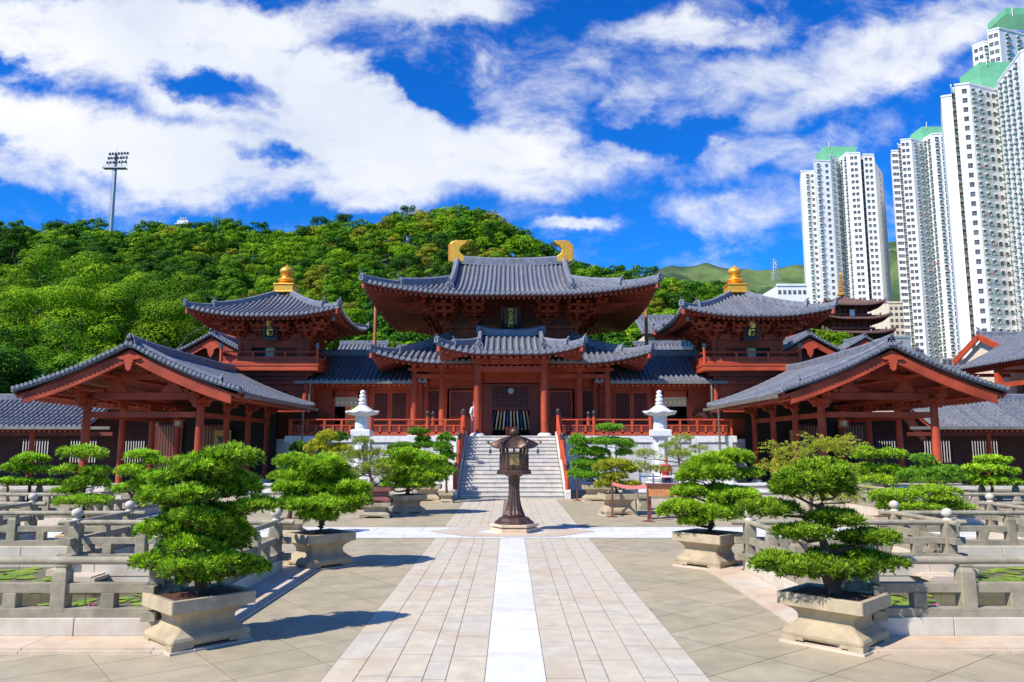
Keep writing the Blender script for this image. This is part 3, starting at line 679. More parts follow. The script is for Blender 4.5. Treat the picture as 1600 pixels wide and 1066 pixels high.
def bonsai(name_label, basepx, Y, pads, trunk, pot=None, leaf='leaf', lf=.064, wd=.0135, dens=560, nl=11, spread=.95, group='potted bonsai trees', z0=None, name='potted_tree', cat='potted tree', seed=1, trr=.05, yr=.55, lumps=7, bark='bark', depth=.85, up=.55, shoots=0):
    rng = np.random.default_rng(seed)
    bx, _, bz = at(basepx[0], basepx[1], Y)
    if pot: bz = None
    th = thing(name, (bx, Y, 0 if z0 is None else z0), name_label, cat, group)
    if pot:
        w, dp, h, rz = pot[:4]; pm = pot[4] if len(pot) > 4 else 'pot'; pz = pot[5] if len(pot) > 5 else 0.0
        bz = potmesh(th, bx, Y, w, dp, h, rz, pm, slab=(pm == 'pot'), z0=pz)-.02
    sc = Y/1200.0/cos(TH)
    P3 = []
    for i, p in enumerate(pads):
        px, py, rx, rz_ = p[:4]; dy = p[4] if len(p) > 4 else rng.uniform(-.18, .18)*rx*sc*2
        c = at(px, py, Y+dy); P3.append((c, rx*sc, rz_*sc, dy))
    # trunk
    tp = [(bx, Y, bz)]+[at(x, y, Y+(d[0] if d else 0)) for x, y, *d in trunk]
    fine = []
    for i in range(len(tp)-1):
        for k in range(4):
            t = k/4; a_, b_ = tp[i], tp[i+1]; j = .012*trr/.05
            fine.append(tuple(a_[q]+(b_[q]-a_[q])*t+(rng.normal()*j if k else 0) for q in range(3)))
    fine.append(tp[-1]); nF = len(fine); rad = [trr*(1.25-.95*(i/(nF-1))**.8) for i in range(nF)]
    tb = MB(); tb.tube(fine, rad, 10)
    for k in range(4):
        a_ = k*1.6+.3; tb.tube([(bx, Y, bz+.03), (bx+cos(a_)*trr*1.6, Y+sin(a_)*trr*1.6, bz+.005), (bx+cos(a_)*trr*3, Y+sin(a_)*trr*3, bz-.02)], [trr*.7, trr*.45, trr*.1], 6)
    for (c, rx, rz_, dy) in P3:
        # limb from the nearest trunk point below the pad
        best = min(fine, key=lambda p: (p[0]-c[0])**2+(p[1]-c[1])**2+((p[2]-(c[2]-rz_*.8))*1.5)**2); i0 = fine.index(best)
        e = (c[0], c[1], c[2]-rz_*.45); mid = tuple((best[q]+e[q])/2+rng.normal()*.02*rx/.2 for q in range(3)); mid = (mid[0], mid[1], mid[2]-.02)
        r0 = min(rad[i0]*.65, trr*.6)
        tb.tube([best, mid, e], [r0, r0*.7, r0*.4], 6)
        for k in range(5):
            a_ = rng.uniform(0, 2*pi); l = rx*rng.uniform(.5, .85)
            f_ = (c[0]+cos(a_)*l, c[1]+sin(a_)*l*depth, c[2]+rng.uniform(-.15, .35)*rz_)
            tb.tube([mid if k % 2 else e, tuple((e[q]+f_[q])/2-(0, 0, rz_*.15)[q] for q in range(3)), f_], [r0*.42, r0*.28, r0*.1], 5)
    tb.build('trunk', bark, th, smooth=True)
    parts = []
    for (c, rx, rz_, dy) in P3:
        ry = rx*depth; c = np.array(c); L_ = []
        L_.append((c, rx*.62, ry*.62, rz_*.95))
        for k in range(lumps):
            a_ = 2*pi*k/lumps+rng.uniform(-.3, .3); d_ = rng.uniform(.5, .68); s_ = rng.uniform(.32, .46)
            L_.append((c+np.array([cos(a_)*rx*d_, sin(a_)*ry*d_, rz_*rng.uniform(-.35, .12)]), rx*s_, ry*s_, rz_*rng.uniform(.55, .75)))
        for (lc, ax, ay, az) in L_:
            area = 2*pi*((ax*ay)**1.6+(ax*az)**1.6+(ay*az)**1.6)**(1/1.6)/3**(1/1.6)*1.4
            n = max(6, int(area*dens)); dr = unit(rng.normal(size=(n, 3))); dr[:, 2] = np.where(dr[:, 2] < -.35, -dr[:, 2]*.8, dr[:, 2]); dr = unit(dr)
            ax_ = np.array([ax, ay, az]); rf = rng.uniform(.62, 1.02, (n, 1))**.6
            C = lc+dr*ax_*rf; Nn = unit(dr/ax_*min(ax, az)); Nn[:, 2] += up; Nn = unit(Nn)
            young_lit = np.clip((dr[:, 2]*.45+.40)*rng.uniform(.15, 1.4, n)*yr*1.8, 0, 1)  # pale new growth, with top light and shade below also put into the tint
            parts.append(tufts(rng, C, Nn, nl, lf, wd, spread, young_lit))
        if shoots:
            n = shoots; a_ = rng.uniform(0, 2*pi, n); dr = unit(np.stack([np.cos(a_), np.sin(a_), rng.uniform(.1, .9, n)], 1))
            for k in range(9):
                C = c+dr*np.array([rx, ry, rz_])*(.8+.02*k)+dr*.034*k+np.array([0, 0, .012*k-.0022*k*k])
                parts.append(tufts(rng, C, unit(dr+np.array([0, 0, .3])), 4, lf*.8, wd, 1.0, np.full(n, .2+.08*k)))
    V, F, T = cat_mesh(parts)
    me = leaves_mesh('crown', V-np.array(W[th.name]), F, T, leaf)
    o = link_mesh('crown', me, th, W[th.name]); return th

# near pair
bonsai('large bonsai in a sandy stone planter at the near left, with crowded overlapping foliage tiers', (312, 925), 8.25,
 [(362, 716, 46, 21, .05), (312, 733, 44, 22, -.1), (268, 750, 32, 20, 0), (252, 778, 38, 19, -.1), (300, 776, 34, 17, -.25), (345, 768, 38, 17, .15), (400, 790, 34, 13, .1), (368, 800, 26, 14, .2),
  (266, 828, 44, 22, 0), (305, 810, 36, 18, -.2), (345, 822, 40, 20, .05), (355, 852, 34, 15, .1), (290, 852, 38, 14, -.15), (242, 880, 36, 16, .05), (300, 886, 46, 19, -.2), (350, 880, 40, 17, -.05), (396, 888, 27, 13, .1), (318, 900, 44, 9, .1), (330, 835, 40, 20, .2), (300, 795, 44, 18, .2), (340, 745, 46, 20, .2), (380, 760, 30, 18, .2), (375, 835, 26, 15, .15)],
 [(318, 890), (312, 850), (330, 815), (322, 790), (335, 765), (345, 730)], pot=(.88, .74, .50, R(46)), seed=11, trr=.055)
bonsai('large bonsai in stone planter, near right, round top and separate flat pads', (1302, 925), 8.2,
 [(1268, 752, 62, 30, 0), (1235, 762, 30, 22, -.05), (1305, 762, 34, 22, .05), (1200, 796, 48, 16, .1), (1303, 812, 46, 15, 0), (1255, 834, 46, 13, -.1), (1355, 842, 46, 15, .05), (1208, 880, 38, 16, 0), (1275, 887, 54, 18, -.2), (1362, 880, 50, 15, .05), (1318, 866, 44, 9, .2), (1290, 740, 40, 22, .1), (1240, 892, 40, 12, .1), (1320, 893, 44, 12, .1)],
 [(1290, 890), (1291, 860), (1283, 835), (1276, 800), (1286, 775), (1272, 755)], pot=(.88, .74, .50, R(-46)), seed=12, trr=.055)
# second pair
bonsai('planter bonsai just beyond the nearest left one, with spiky bright tiers', (500, 836), 13.2,
 [(462, 722, 24, 12), (507, 733, 40, 22, 0), (470, 745, 36, 18), (530, 750, 28, 14), (548, 764, 30, 13), (458, 762, 30, 13), (500, 765, 46, 14), (507, 790, 60, 15, -.1), (458, 787, 30, 13), (556, 784, 26, 13), (497, 806, 30, 8, -.2)],
 [(503, 815), (506, 795), (498, 770), (505, 745)], pot=(.92, .78, .56, R(46)), lf=.085, wd=.016, dens=560, seed=13, trr=.055, yr=.8)
bonsai('planter bonsai just beyond the nearest right one, leaning trunk and cloud pads', (1106, 836), 13.2,
 [(1144, 716, 32, 13), (1112, 722, 30, 13), (1115, 738, 46, 20, 0), (1080, 744, 24, 14), (1172, 740, 18, 6), (1079, 769, 28, 13), (1144, 776, 46, 14, -.1), (1120, 768, 30, 10, .2), (1065, 797, 36, 16, -.1), (1126, 801, 44, 14, -.15), (1160, 792, 28, 11, .1), (1085, 815, 22, 9, -.2)],
 [(1113, 822), (1106, 800), (1108, 780), (1114, 755), (1116, 740)], pot=(.92, .78, .56, R(-46)), lf=.08, wd=.016, dens=560, seed=14, trr=.055, yr=.95)
far = dict(lf=.11, wd=.028, dens=230, nl=6)
bonsai('wide bushy bonsai in a stone planter left of the stairs', (636, 779), 23.1, [(636, 712, 32, 11), (618, 728, 30, 13), (665, 722, 30, 14), (682, 735, 22, 12), (640, 735, 34, 12), (668, 748, 30, 12), (630, 750, 34, 11), (608, 762, 14, 5), (650, 758, 30, 7)],
 [(637, 765), (640, 745), (636, 725)], pot=(.92, .78, .56, R(44)), seed=15, trr=.06, yr=.7, **far)
bonsai('tall layered bonsai with small top pad against the platform, left of stairs', (668, 768), 28.2, [(654, 676, 17, 6), (660, 687, 13, 5), (631, 699, 24, 7), (665, 696, 20, 6), (618, 706, 12, 6), (640, 715, 26, 7)],
 [(665, 740), (652, 715), (655, 690)], pot=(1.0, .7, .6, 0), leaf='leafd', seed=16, trr=.05, yr=1, **far)
bonsai('dark green columnar tree beside the left stair rail', (698, 772), 27.6, [(697, 686, 13, 9), (692, 700, 14, 10), (700, 714, 13, 10), (692, 728, 14, 10), (702, 738, 12, 9)], [(697, 745), (697, 715), (697, 690)], pot=(.5, .5, .35, 0), leaf='leafd', seed=17, trr=.04, yr=.7, **far)
bonsai('loose airy pine in a red-brown glazed pot left of the path', (588, 768), 22.0, [(567, 692, 17, 9), (575, 712, 26, 12), (548, 716, 20, 12), (584, 732, 30, 12), (556, 742, 24, 10), (600, 744, 18, 8)],
 [(583, 755), (575, 735), (568, 712), (566, 696)], pot=(.95, .65, .42, 0, 'brownpot', .42), leaf='pine', seed=18, trr=.045, yr=.6, lf=.11, wd=.014, dens=110, nl=7, lumps=6)
ps = thing('pot_stand', (at(588, 790, 22)[0], 22.0, 0), 'grey carved stone stand under the red-brown pot', 'stand'); potmesh(ps, at(588, 790, 22)[0], 22.0, .9, .62, .42, 0, 'rail', slab=False)
bonsai('yellow leaved shrub planted behind the left white lantern', (515, 745), 27.5, [(512, 684, 18, 11), (530, 703, 20, 9), (496, 700, 20, 14), (515, 718, 28, 12), (490, 722, 18, 12)], [(512, 725), (515, 700)], leaf='leafy', seed=19, trr=.03, yr=.9, z0=0, name='shrub', cat='shrub', group='shrubs along the platform wall', **far)
bonsai('dark green shrub planted against the left end of the platform wall', (470, 745), 29, [(532, 684, 13, 9), (468, 702, 16, 12), (478, 720, 20, 12), (460, 722, 14, 12)], [(475, 725), (472, 705)], leaf='leafd', seed=20, trr=.03, z0=0, name='shrub', cat='shrub', group='shrubs along the platform wall', **far)
bonsai('bright green two tier bonsai left of the spiky left bonsai', (452, 795), 17.5, [(452, 722, 26, 11), (440, 745, 22, 9), (465, 752, 22, 9)], [(455, 770), (452, 740)], pot=(.8, .6, .4, 0), seed=21, trr=.045, yr=.95, lf=.085, wd=.019, dens=260, nl=6)
bonsai('tall five tier bonsai on the walkway between the left ponds', (131, 800), 17.3, [(132, 709, 36, 13), (104, 736, 22, 9), (150, 738, 24, 9), (136, 756, 32, 15, 0), (104, 768, 22, 7), (132, 783, 46, 9, -.1), (95, 784, 14, 6)],
 [(131, 785), (132, 760), (133, 730), (132, 714)], pot=(.9, .7, .3, 0), seed=22, trr=.05, yr=.75, lf=.08, wd=.018, dens=300, nl=6)
bonsai('leaning bonsai partly behind the near left tree, on a stone block', (205, 792), 18.3, [(222, 713, 28, 10), (243, 722, 20, 9), (205, 738, 26, 12), (235, 745, 26, 10), (216, 758, 18, 8), (196, 765, 26, 8), (240, 770, 22, 9)],
 [(207, 775), (222, 755), (216, 730), (222, 716)], pot=(.75, .6, .22, 0), seed=23, trr=.045, yr=.9, lf=.085, wd=.019, dens=270, nl=6)
bonsai('low spreading bonsai at the far left before the gallery', (46, 768), 24.0, [(46, 718, 27, 9), (27, 733, 21, 9), (65, 736, 20, 7), (24, 753, 30, 5), (78, 754, 18, 3)], [(46, 755), (44, 735), (46, 722)], pot=(.9, .7, .3, 0), seed=24, trr=.05, yr=.7, **far)
# right side
bonsai('two tone bonsai in a stone planter behind the red rope barrier right of the path', (965, 780), 22.7, [(960, 728, 28, 10), (985, 735, 15, 7), (942, 733, 14, 7), (960, 746, 22, 6), (953, 758, 26, 7), (985, 759, 16, 6)],
 [(963, 765), (960, 745)], pot=(1.0, .75, .62, R(10)), leaf='leafy', seed=31, trr=.045, yr=.55, **far)
bonsai('large many tiered bonsai with a flat cap pad right of the stairs', (932, 768), 28.2, [(952, 670, 20, 7), (950, 690, 38, 6), (980, 697, 13, 5), (902, 690, 13, 11), (908, 706, 16, 12), (930, 708, 24, 9), (974, 708, 15, 6), (912, 727, 20, 11), (940, 722, 16, 8), (916, 742, 24, 8), (900, 740, 12, 8)],
 [(936, 750), (932, 725), (945, 705), (952, 678)], pot=(1.05, .75, .6, 0), leaf='leafd', seed=32, trr=.055, yr=1.1, **far)
bonsai('wind swept pine with orange tips before the right white lantern', (1066, 768), 24.5, [(1066, 688, 20, 10), (1048, 700, 20, 9), (1010, 712, 20, 11), (1062, 712, 28, 10), (1090, 702, 15, 7), (1000, 728, 18, 8), (1030, 735, 22, 7), (1085, 725, 20, 8)],
 [(1066, 752), (1064, 735), (1060, 712), (1064, 695)], pot=(.8, .6, .3, 0), leaf='pine', seed=33, trr=.05, yr=.75, lf=.12, wd=.013, dens=90, nl=7, lumps=5)
bonsai('spiky yellowish shrub with loose shoots behind the near right bonsai', (1265, 800), 14.2, [(1290, 698, 28, 16), (1238, 710, 36, 16), (1316, 708, 20, 16), (1270, 735, 44, 18), (1218, 738, 20, 14), (1320, 745, 20, 16), (1318, 780, 30, 15), (1270, 775, 40, 16)],
 [(1268, 770), (1270, 740), (1280, 710)], leaf='leafy', seed=34, trr=.035, yr=.5, lf=.045, wd=.010, dens=200, nl=5, shoots=30, z0=0, name='shrub', cat='shrub', group='shrubs along the platform wall', pot=(.8, .6, .3, 0))
bonsai('bright round topped bonsai at the edge of the right pavilion', (1384, 770), 19.0, [(1350, 712, 20, 15), (1390, 712, 26, 11), (1352, 735, 22, 12), (1385, 735, 32, 10), (1372, 752, 34, 9), (1410, 745, 14, 9)],
 [(1384, 758), (1384, 738), (1386, 718)], pot=(.8, .6, .3, 0), seed=35, trr=.045, yr=.9, lf=.085, wd=.019, dens=260, nl=6)
bonsai('umbrella shaped bonsai with a fan of bare limbs, right side walkway', (1460, 775), 18.5, [(1443, 719, 20, 9), (1455, 738, 46, 14, 0), (1420, 744, 20, 10), (1488, 748, 20, 8), (1455, 750, 38, 8, -.1)],
 [(1458, 768), (1456, 760), (1452, 740)], pot=(.8, .6, .3, 0), leaf='leafd', seed=36, trr=.045, yr=1.0, lf=.08, wd=.019, dens=300, nl=6)
bonsai('low wide double layered bonsai on the walkway between the right ponds', (1440, 812), 15.2, [(1404, 775, 46, 10), (1460, 768, 40, 8), (1475, 782, 30, 8), (1420, 793, 46, 9, -.1), (1485, 793, 38, 8), (1380, 780, 20, 10)],
 [(1440, 800), (1438, 785)], pot=(.8, .6, .22, 0), seed=37, trr=.04, yr=.8, lf=.075, wd=.017, dens=320, nl=6)
bonsai('flat topped bonsai at the far right before the gallery', (1550, 768), 24.0, [(1549, 720, 28, 7), (1540, 734, 32, 8), (1570, 738, 22, 7), (1552, 752, 36, 7), (1518, 748, 16, 7)], [(1550, 758), (1548, 735), (1549, 724)], pot=(.9, .7, .3, 0), seed=38, trr=.05, yr=.8, **far)
# ================================================================ MAIN HALL on its stone platform
PZ = 2.43; PY = 34.9
plat = thing('stone_platform', (0, PY, 0), 'grey granite block platform carrying the main hall, behind the potted trees', 'platform')
b = MB()
for s in (-1, 1):
    x0, x1 = (2.28, 10.1) if s > 0 else (-10.1, -2.28)
    b.box(x0, x1, PY+.06, PY+.4, -.1, PZ-.32)
b.box(-10.1, 10.1, PY+.4, 52, -.1, PZ-.32)
b.build('platform_wall', 'plat', plat)
b = MB(); b.box(-10.2, 10.2, PY+.0, 52.1, PZ-.30, PZ-.004); b.build('coping', 'white', plat, bevel=.01)
b = MB()
for s in (-1, 1):
    for x in (2.6, 4.55, 6.5, 8.3, 9.85):
        b.box(s*x-.14, s*x+.14, PY+.0, PY+.06, .0, PZ-.30)
    b.box(s*2.4 if s > 0 else -10.15, 10.15 if s > 0 else -2.4, PY-.02, PY+.05, 0, .35)
b.build('pilasters', 'white', plat)

st = thing('stone_stairs', (0, 32, 0), 'broad granite staircase rising behind the bronze lantern to the hall', 'stairs')
NS = 16; rise = PZ/NS; Y0 = 29.4; treads = MB(); rg = random.Random(2); y = Y0
ytop = []
for i in range(NS):
    run = .34 if i != 7 else .62
    x = -1.98+rg.uniform(-.5, 0)
    while x < 1.98:
        l = rg.uniform(.8, 1.4); a_, b_ = max(x, -1.98), min(x+l, 1.98)
        if b_-a_ > .02: treads.box(a_+.003, b_-.003, y-.03, PY+.02 if i > NS-3 else y+run+.3, rise*(i+1)-.045, rise*(i+1)-.003*(i == NS-1)); treads.box(a_+.003, b_-.003, y+.005, y+run+.2 if i < NS-2 else PY-.01, rise*i+.002, rise*(i+1)-.046)
        x += l
    ytop.append((y, rise*(i+1))); y += run
treads.build('steps', 'step', st, bevel=.008)
und = MB(); und.prism([(-1.97, Y0+.05, -.05), (-1.97, PY-.2, -.05), (-1.97, PY-.2, PZ-.25), (-1.97, Y0+.05, .0)], (3.94, 0, 0)); und.build('stair_core', 'joint', st)
for s in (-1, 1):
    c = MB(); ym = ytop[7][0]; zm = rise*8; xa = s*2.0
    prof = [(Y0-.1, 0), (Y0-.1, .28), (ym, zm+.22), (ym+.5, zm+.22), (PY-.05, PZ+.18), (PY+.06, PZ+.18), (PY+.06, 0)]
    c.prism([(xa, yy, zz) for yy, zz in (prof if s > 0 else prof)], (s*.24, 0, 0)); c.build('side_kerb', 'step', st, bevel=.01)

def redpost(parent, x, y, z, h=.95, cap=True, r=.085):
    p = MB(); p.lathe([(r, 0), (r, h)], (x, y, z), 12); o = p.build('post', 'redl', parent, smooth=True)
    if cap:
        c = MB(); c.lathe([(r*1.05, 0), (r*1.05, .05), (r*.75, .06), (r*.75, .12), (r*1.2, .16), (r*1.25, .21), (r*.7, .27), (0.0, .31)], (x, y, z+h), 12); c.build('bulb_cap', 'capm', o, smooth=True)
    return o
def redrail(parent, p, q, z0, z1, panel=True):
    """three-bar timber balustrade between posts p,q (x,y); z0,z1 floor heights"""
    P = lambda t, h: (p[0]+(q[0]-p[0])*t, p[1]+(q[1]-p[1])*t, z0+(z1-z0)*t+h)
    r = MB(); r.tube([P(0, .72), P(1, .72)], .035, 8); r.build('top_rail', 'redl', parent, smooth=True)
    r = MB(); r.beam(P(0, .46), P(1, .46), .07, .06); r.beam(P(0, .1), P(1, .1), .1, .14); r.build('lower_rails', 'redl', parent)
    L_ = sqrt((q[0]-p[0])**2+(q[1]-p[1])**2); n = max(1, int(round(L_/.8)))
    s_ = MB()
    for i in range(n+1):
        t = i/n
        if 0 < i < n or n == 1 and 0: s_.beam(P(t, .1), P(t, .70), .1, .1)
        if i < n: s_.beam(P((i+.5)/n, .1), P((i+.5)/n, .46), .1, .1)
    if s_.v: s_.build('uprights', 'redl', parent)
    if panel: d = MB(); d.beam(P(0, .28), P(1, .28), .02, .3); d.build('panel', 'redd', parent)
for s in (1, -1):
    MIR[0] = s; sd = 'left' if s > 0 else 'right'
    rl = thing('stair_handrail', (-2.12, 31.6, 0), 'red timber handrail sloping down the %s side of the stone stairs' % sd, 'handrail', 'stair handrails')
    ym, zm = ytop[7][0], rise*8
    pts = [(-2.12, Y0+.1, .25), (-2.12, ym-.05, zm+.2), (-2.12, ym+.5, zm+.2), (-2.12, PY-.25, PZ+.1)]
    for x, y, z in pts: redpost(rl, x, y, z, .82)
    redrail(rl, pts[0][:2], pts[1][:2], pts[0][2]-.05, pts[1][2]-.05); redrail(rl, pts[2][:2], pts[3][:2], pts[2][2]-.05, pts[3][2]-.05)
    fr = thing('balustrade', (-6, PY+.12, PZ), 'red timber balustrade along the platform edge %s of the stairs' % sd, 'balustrade', 'platform balustrades')
    xs_ = [-2.2, -3.78, -6.35, -6.9, -10.0]
    for x in xs_[:3]: redpost(fr, x, PY+.15, PZ, .85)
    for x in xs_[3:]: redpost(fr, x, PY+.15, PZ, .75, cap=False)
    redpost(fr, -3.6, PY+.9, PZ, .85)
    for a_, b_ in ((0, 1), (1, 2), (3, 4)): redrail(fr, (xs_[a_], PY+.15), (xs_[b_], PY+.15), PZ, PZ)
    redrail(fr, (xs_[2], PY+.15), (xs_[3], PY+.15), PZ, PZ)
MIR[0] = 1

hall = thing('main_hall', (0, 44, PZ), 'red timber temple hall with grey roofs and golden ridge horns above the stairs', 'temple hall')
HC = 43.9
hiproof(hall, 'upper_roof', 0, HC, 7.2, 7.4, 9.32, 12.45, g=3.25, lift=.62, LC=5.5, conc=.5, sp=.25, r=.078, sof=3.7, hipw=.26, hiph=.42, split=1.6, orn=1.0)
hiproof(hall, 'lower_roof', 0, HC, 6.75, 7.35, 6.0, 7.55, skirt=3.5, lift=.55, LC=3.4, conc=.45, sp=.29, r=.088, sof=1.9, hipw=.22, hiph=.36, split=1.2, faces='flr', orn=.9)
hiproof(hall, 'portico_roof', 0, 37.9, 3.35, 3.2, 6.22, 7.42, g=1.62, lift=.42, LC=2.2, conc=.45, sp=.29, r=.088, sof=1.6, hipw=.2, hiph=.34, split=.9, orn=.85)
# golden ridge horns (owl tails) curling inward
for s in (-1, 1):
    prof = [(0, 0), (0, .74), (.03, .92), (.10, 1.05), (.22, 1.15), (.46, 1.22), (1.13, 1.19), (.99, 1.03), (.74, .87), (.62, .68), (.67, .5), (.90, .32), (.92, 0)]
    old = [(3.28, 0), (3.30, .35), (3.28, .75), (3.18, 1.0), (3.0, 1.13), (2.75, 1.17), (2.5, 1.12), (2.33, 1.03), (2.42, .97), (2.58, .95), (2.72, .86), (2.78, .72), (2.74, .55), (2.66, .40), (2.52, .25), (2.30, .12), (2.25, 0)]
    h = MB(); h.prism([(s*(3.62-u), HC-.2, 12.62+z*1.05) for u, z in prof], (0, .4, 0)); o = h.build('golden_horn', 'gold', hall, bevel=.03)
    f = MB()
    for k in range(9): f.cbox((s*3.62, HC, 12.8+k*.1), .07, .44, .05, 0)
    for k in range(7):
        for j in range(3): f.cbox((s*(3.5-.2*j), HC-.195, 12.8+k*.14+.05*(j % 2)), .09, .03, .05, 0)
    f.build('fin_scales', 'gold', o)
# upper storey body
ub = MB(); ub.box(-3.5, 3.5, 40.25, 47.5, 6.8, 8.35); ub.build('upper_wall', 'red', hall)
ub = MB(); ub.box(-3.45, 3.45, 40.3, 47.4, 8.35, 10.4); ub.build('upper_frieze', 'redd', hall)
for x in (-3.45, -1.25, 1.25, 3.45): column(hall, x, 40.2, 6.8, 8.3, .13, base=False)
bm = MB(); bm.box(-3.6, 3.6, 40.08, 40.22, 8.12, 8.3); bm.box(-3.6, 3.6, 40.1, 40.2, 7.5, 7.62); bm.build('upper_beam', 'red', hall)
for x in (-3.45, -1.9, 1.9, 3.45):
    m_ = MB(); bracket(m_, x, 40.15, 8.3, (0, -1), 1.0, 3, .5); m_.build('bracket', 'red', hall)
for s in (-1, 1):
    m_ = MB(); bracket(m_, s*3.45, 40.2, 8.3, (s, -1), 1.15, 3, .6)
    for k in range(3):    # long slanting lever arms fanning out under the corner
        a_ = (s*(3.7+.35*k), 40.0-.3*k, 8.9+.12*k); b_ = (s*(5.6+.35*k), 38.9-.4*k+.6*(2-k), 9.05+.03*k); m_.beam(a_, b_, .14, .26, h2=.06)
    m_.build('corner_bracket', 'red', hall)
    for y in (42, 44, 46): m_ = MB(); bracket(m_, s*3.5, y, 8.3, (s, 0), 1.0, 3, .5); m_.build('bracket', 'red', hall)
# name board
nb = thing('hall_name_board', (0, 39.2, 8.3), 'black board with three large gold characters hanging under the upper eave of the main hall', 'name board')
TB = MB(); TB.prism([(-.36, 39.25, 7.95), (.36, 39.25, 7.95), (.36, 38.95, 9.05), (-.36, 38.95, 9.05)], (0, .06, .01)); TB.build('board', 'black', nb, bevel=.01)
fr = MB()
for s in (-1, 1): fr.prism([(s*.36, 39.27, 7.9), (s*.52, 39.22, 7.8), (s*.5, 38.95, 9.12), (s*.36, 38.9, 9.12)], (0, .05, 0))
fr.prism([(-.52, 39.27, 7.78), (.52, 39.27, 7.78), (.4, 39.24, 7.95), (-.4, 39.24, 7.95)], (0, .05, 0)); fr.build('frame', 'black', nb)
text(nb, '天王殿', 0, 39.045, 8.49, .30, tilt=-.27)
dsh = MB()
for k in range(14): dsh.box(.245, .27, 39.065-.27*(.42-.055*k)-.03, 39.065-.27*(.42-.055*k)-.01, 8.5+.42-.055*k-.02, 8.5+.42-.055*k+.02)
for k in range(4): dsh.box(-.27, -.25, 39.065-.27*(-.12-.05*k)-.03, 39.065-.27*(-.12-.05*k)-.01, 8.38-.05*k-.02, 8.38-.05*k+.015)
dsh.build('small_inscription', 'goldl', nb)
# lower storey
for x in (-4.78, -3.4, 3.4, 4.78): column(hall, x, 38.0, PZ, 5.75, .155)
for x in (-1.56, 1.56): column(hall, x, 35.75, PZ, 5.95, .165)
for x in (-1.56, 1.56, -4.3, 4.3): column(hall, x, 39.2, PZ, 5.9, .12, base=False)
bm = MB()
for s in (-1, 1):
    bm.box(*sorted((s*1.7, s*4.9)), 37.93, 38.07, 5.28, 5.5); bm.box(*sorted((s*1.7, s*4.95)), 37.95, 38.05, 5.62, 6.0)
    bm.box(*sorted((s*4.7, s*4.86)), 38.05, 40.5, 5.28, 5.5)
    bm.box(*sorted((s*1.5, s*1.62)), 35.8, 38, 5.4, 5.6)
bm.box(-1.5, 1.5, 35.68, 35.84, 5.42, 5.66); bm.box(-1.7, 1.7, 35.7, 35.82, 5.75, 6.1); bm.build('tie_beam', 'red', hall)
for x in (-4.78, -3.4, 3.4, 4.78): m_ = MB(); m_.beam((x-.3, 37.85, 5.72), (x+.3, 37.85, 5.72), .12, .14); m_.cbox((x, 37.95, 5.7), .3, .3, .16, 0, 1.2); m_.beam((x, 38, 5.85), (x, 37.2, 5.92), .14, .16); m_.build('bracket', 'red', hall)
for x in (-1.56, -.75, .75, 1.56): m_ = MB(); m_.beam((x-.28, 35.62, 5.95), (x+.28, 35.62, 5.95), .12, .14); m_.cbox((x, 35.72, 5.86), .28, .28, .16, 0, 1.25); m_.beam((x, 35.7, 6.08), (x, 35.1, 6.14), .14, .16); m_.build('bracket', 'red', hall)
# hall front wall (y = 39.3) with dark interior behind
wl = MB()
for s in (-1, 1):
    wl.box(*sorted((s*1.62, s*1.8)), 39.25, 39.4, PZ, 5.9); wl.box(*sorted((s*1.8, s*4.4)), 39.3, 39.4, 4.85, 5.9); wl.box(*sorted((s*1.8, s*3.25)), 39.3, 39.4, PZ, 3.35)
    wl.box(*sorted((s*3.25, s*3.45)), 39.28, 39.4, PZ, 4.85); wl.box(*sorted((s*3.45, s*4.4)), 39.3, 39.4, PZ, 2.95)
wl.box(-1.62, 1.62, 39.3, 39.4, 5.15, 5.9); wl.build('front_wall', 'red', hall)
for s in (-1, 1):
    a_, b_ = sorted((s*1.98, s*3.05)); lattice_window(hall, a_, b_, 3.45, 4.7, 39.2, 12, pane='redd')
    a_, b_ = sorted((s*3.55, s*4.3)); lattice_window(hall, a_, b_, 3.0, 4.75, 39.27, 9)
sw = MB(); sw.box(-4.55, -4.45, 39.4, 47, PZ, 6); sw.box(4.45, 4.55, 39.4, 47, PZ, 6); sw.box(-4.5, 4.5, 46.9, 47, PZ, 6); sw.build('side_wall', 'redd', hall)
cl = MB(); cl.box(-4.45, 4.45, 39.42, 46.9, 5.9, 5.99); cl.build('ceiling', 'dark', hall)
# doorway: side leaves with gold studs, lattice transom, gateway below
for s in (-1, 1):
    d = MB(); a_, b_ = sorted((s*1.02, s*1.6)); d.box(a_, b_, 39.22, 39.28, PZ, 5.1); dr = d.build('door_leaf', 'redd', hall)
    k_ = MB()
    for i in range(5):
        for x in (1.48,): k_.lathe([(.05, 0), (.04, .03), (0, .05)], (s*x, 39.2, PZ+.35+i*.5), 8)
    k_ = MB()
    for i in range(5): k_.cbox((s*1.49, 39.2, PZ+.4+i*.5), .07, .05, .07, .78)
    k_.build('gold_stud', 'gold', dr)
fr = MB(); fr.box(-1.02, -.94, 39.2, 39.3, PZ, 5.1); fr.box(.94, 1.02, 39.2, 39.3, PZ, 5.1); fr.box(-.94, .94, 39.2, 39.3, 3.78, 3.86); fr.box(-.94, .94, 39.2, 39.3, 5.0, 5.1); fr.build('door_frame', 'redd', hall)
lt = MB()
for i in range(17): x = -.9+i*.1125; lt.box(x-.016, x+.016, 39.23, 39.25, 3.86, 5.0)
for i in range(11): z = 3.9+i*.105; lt.box(-.94, .94, 39.21, 39.232, z-.014, z+.014)
lt.build('lattice_screen', 'stand', hall)
lt = MB(); lt.lathe([(.0, 0), (.13, 0), (.13, .02)], (0, 0, 0), 16)
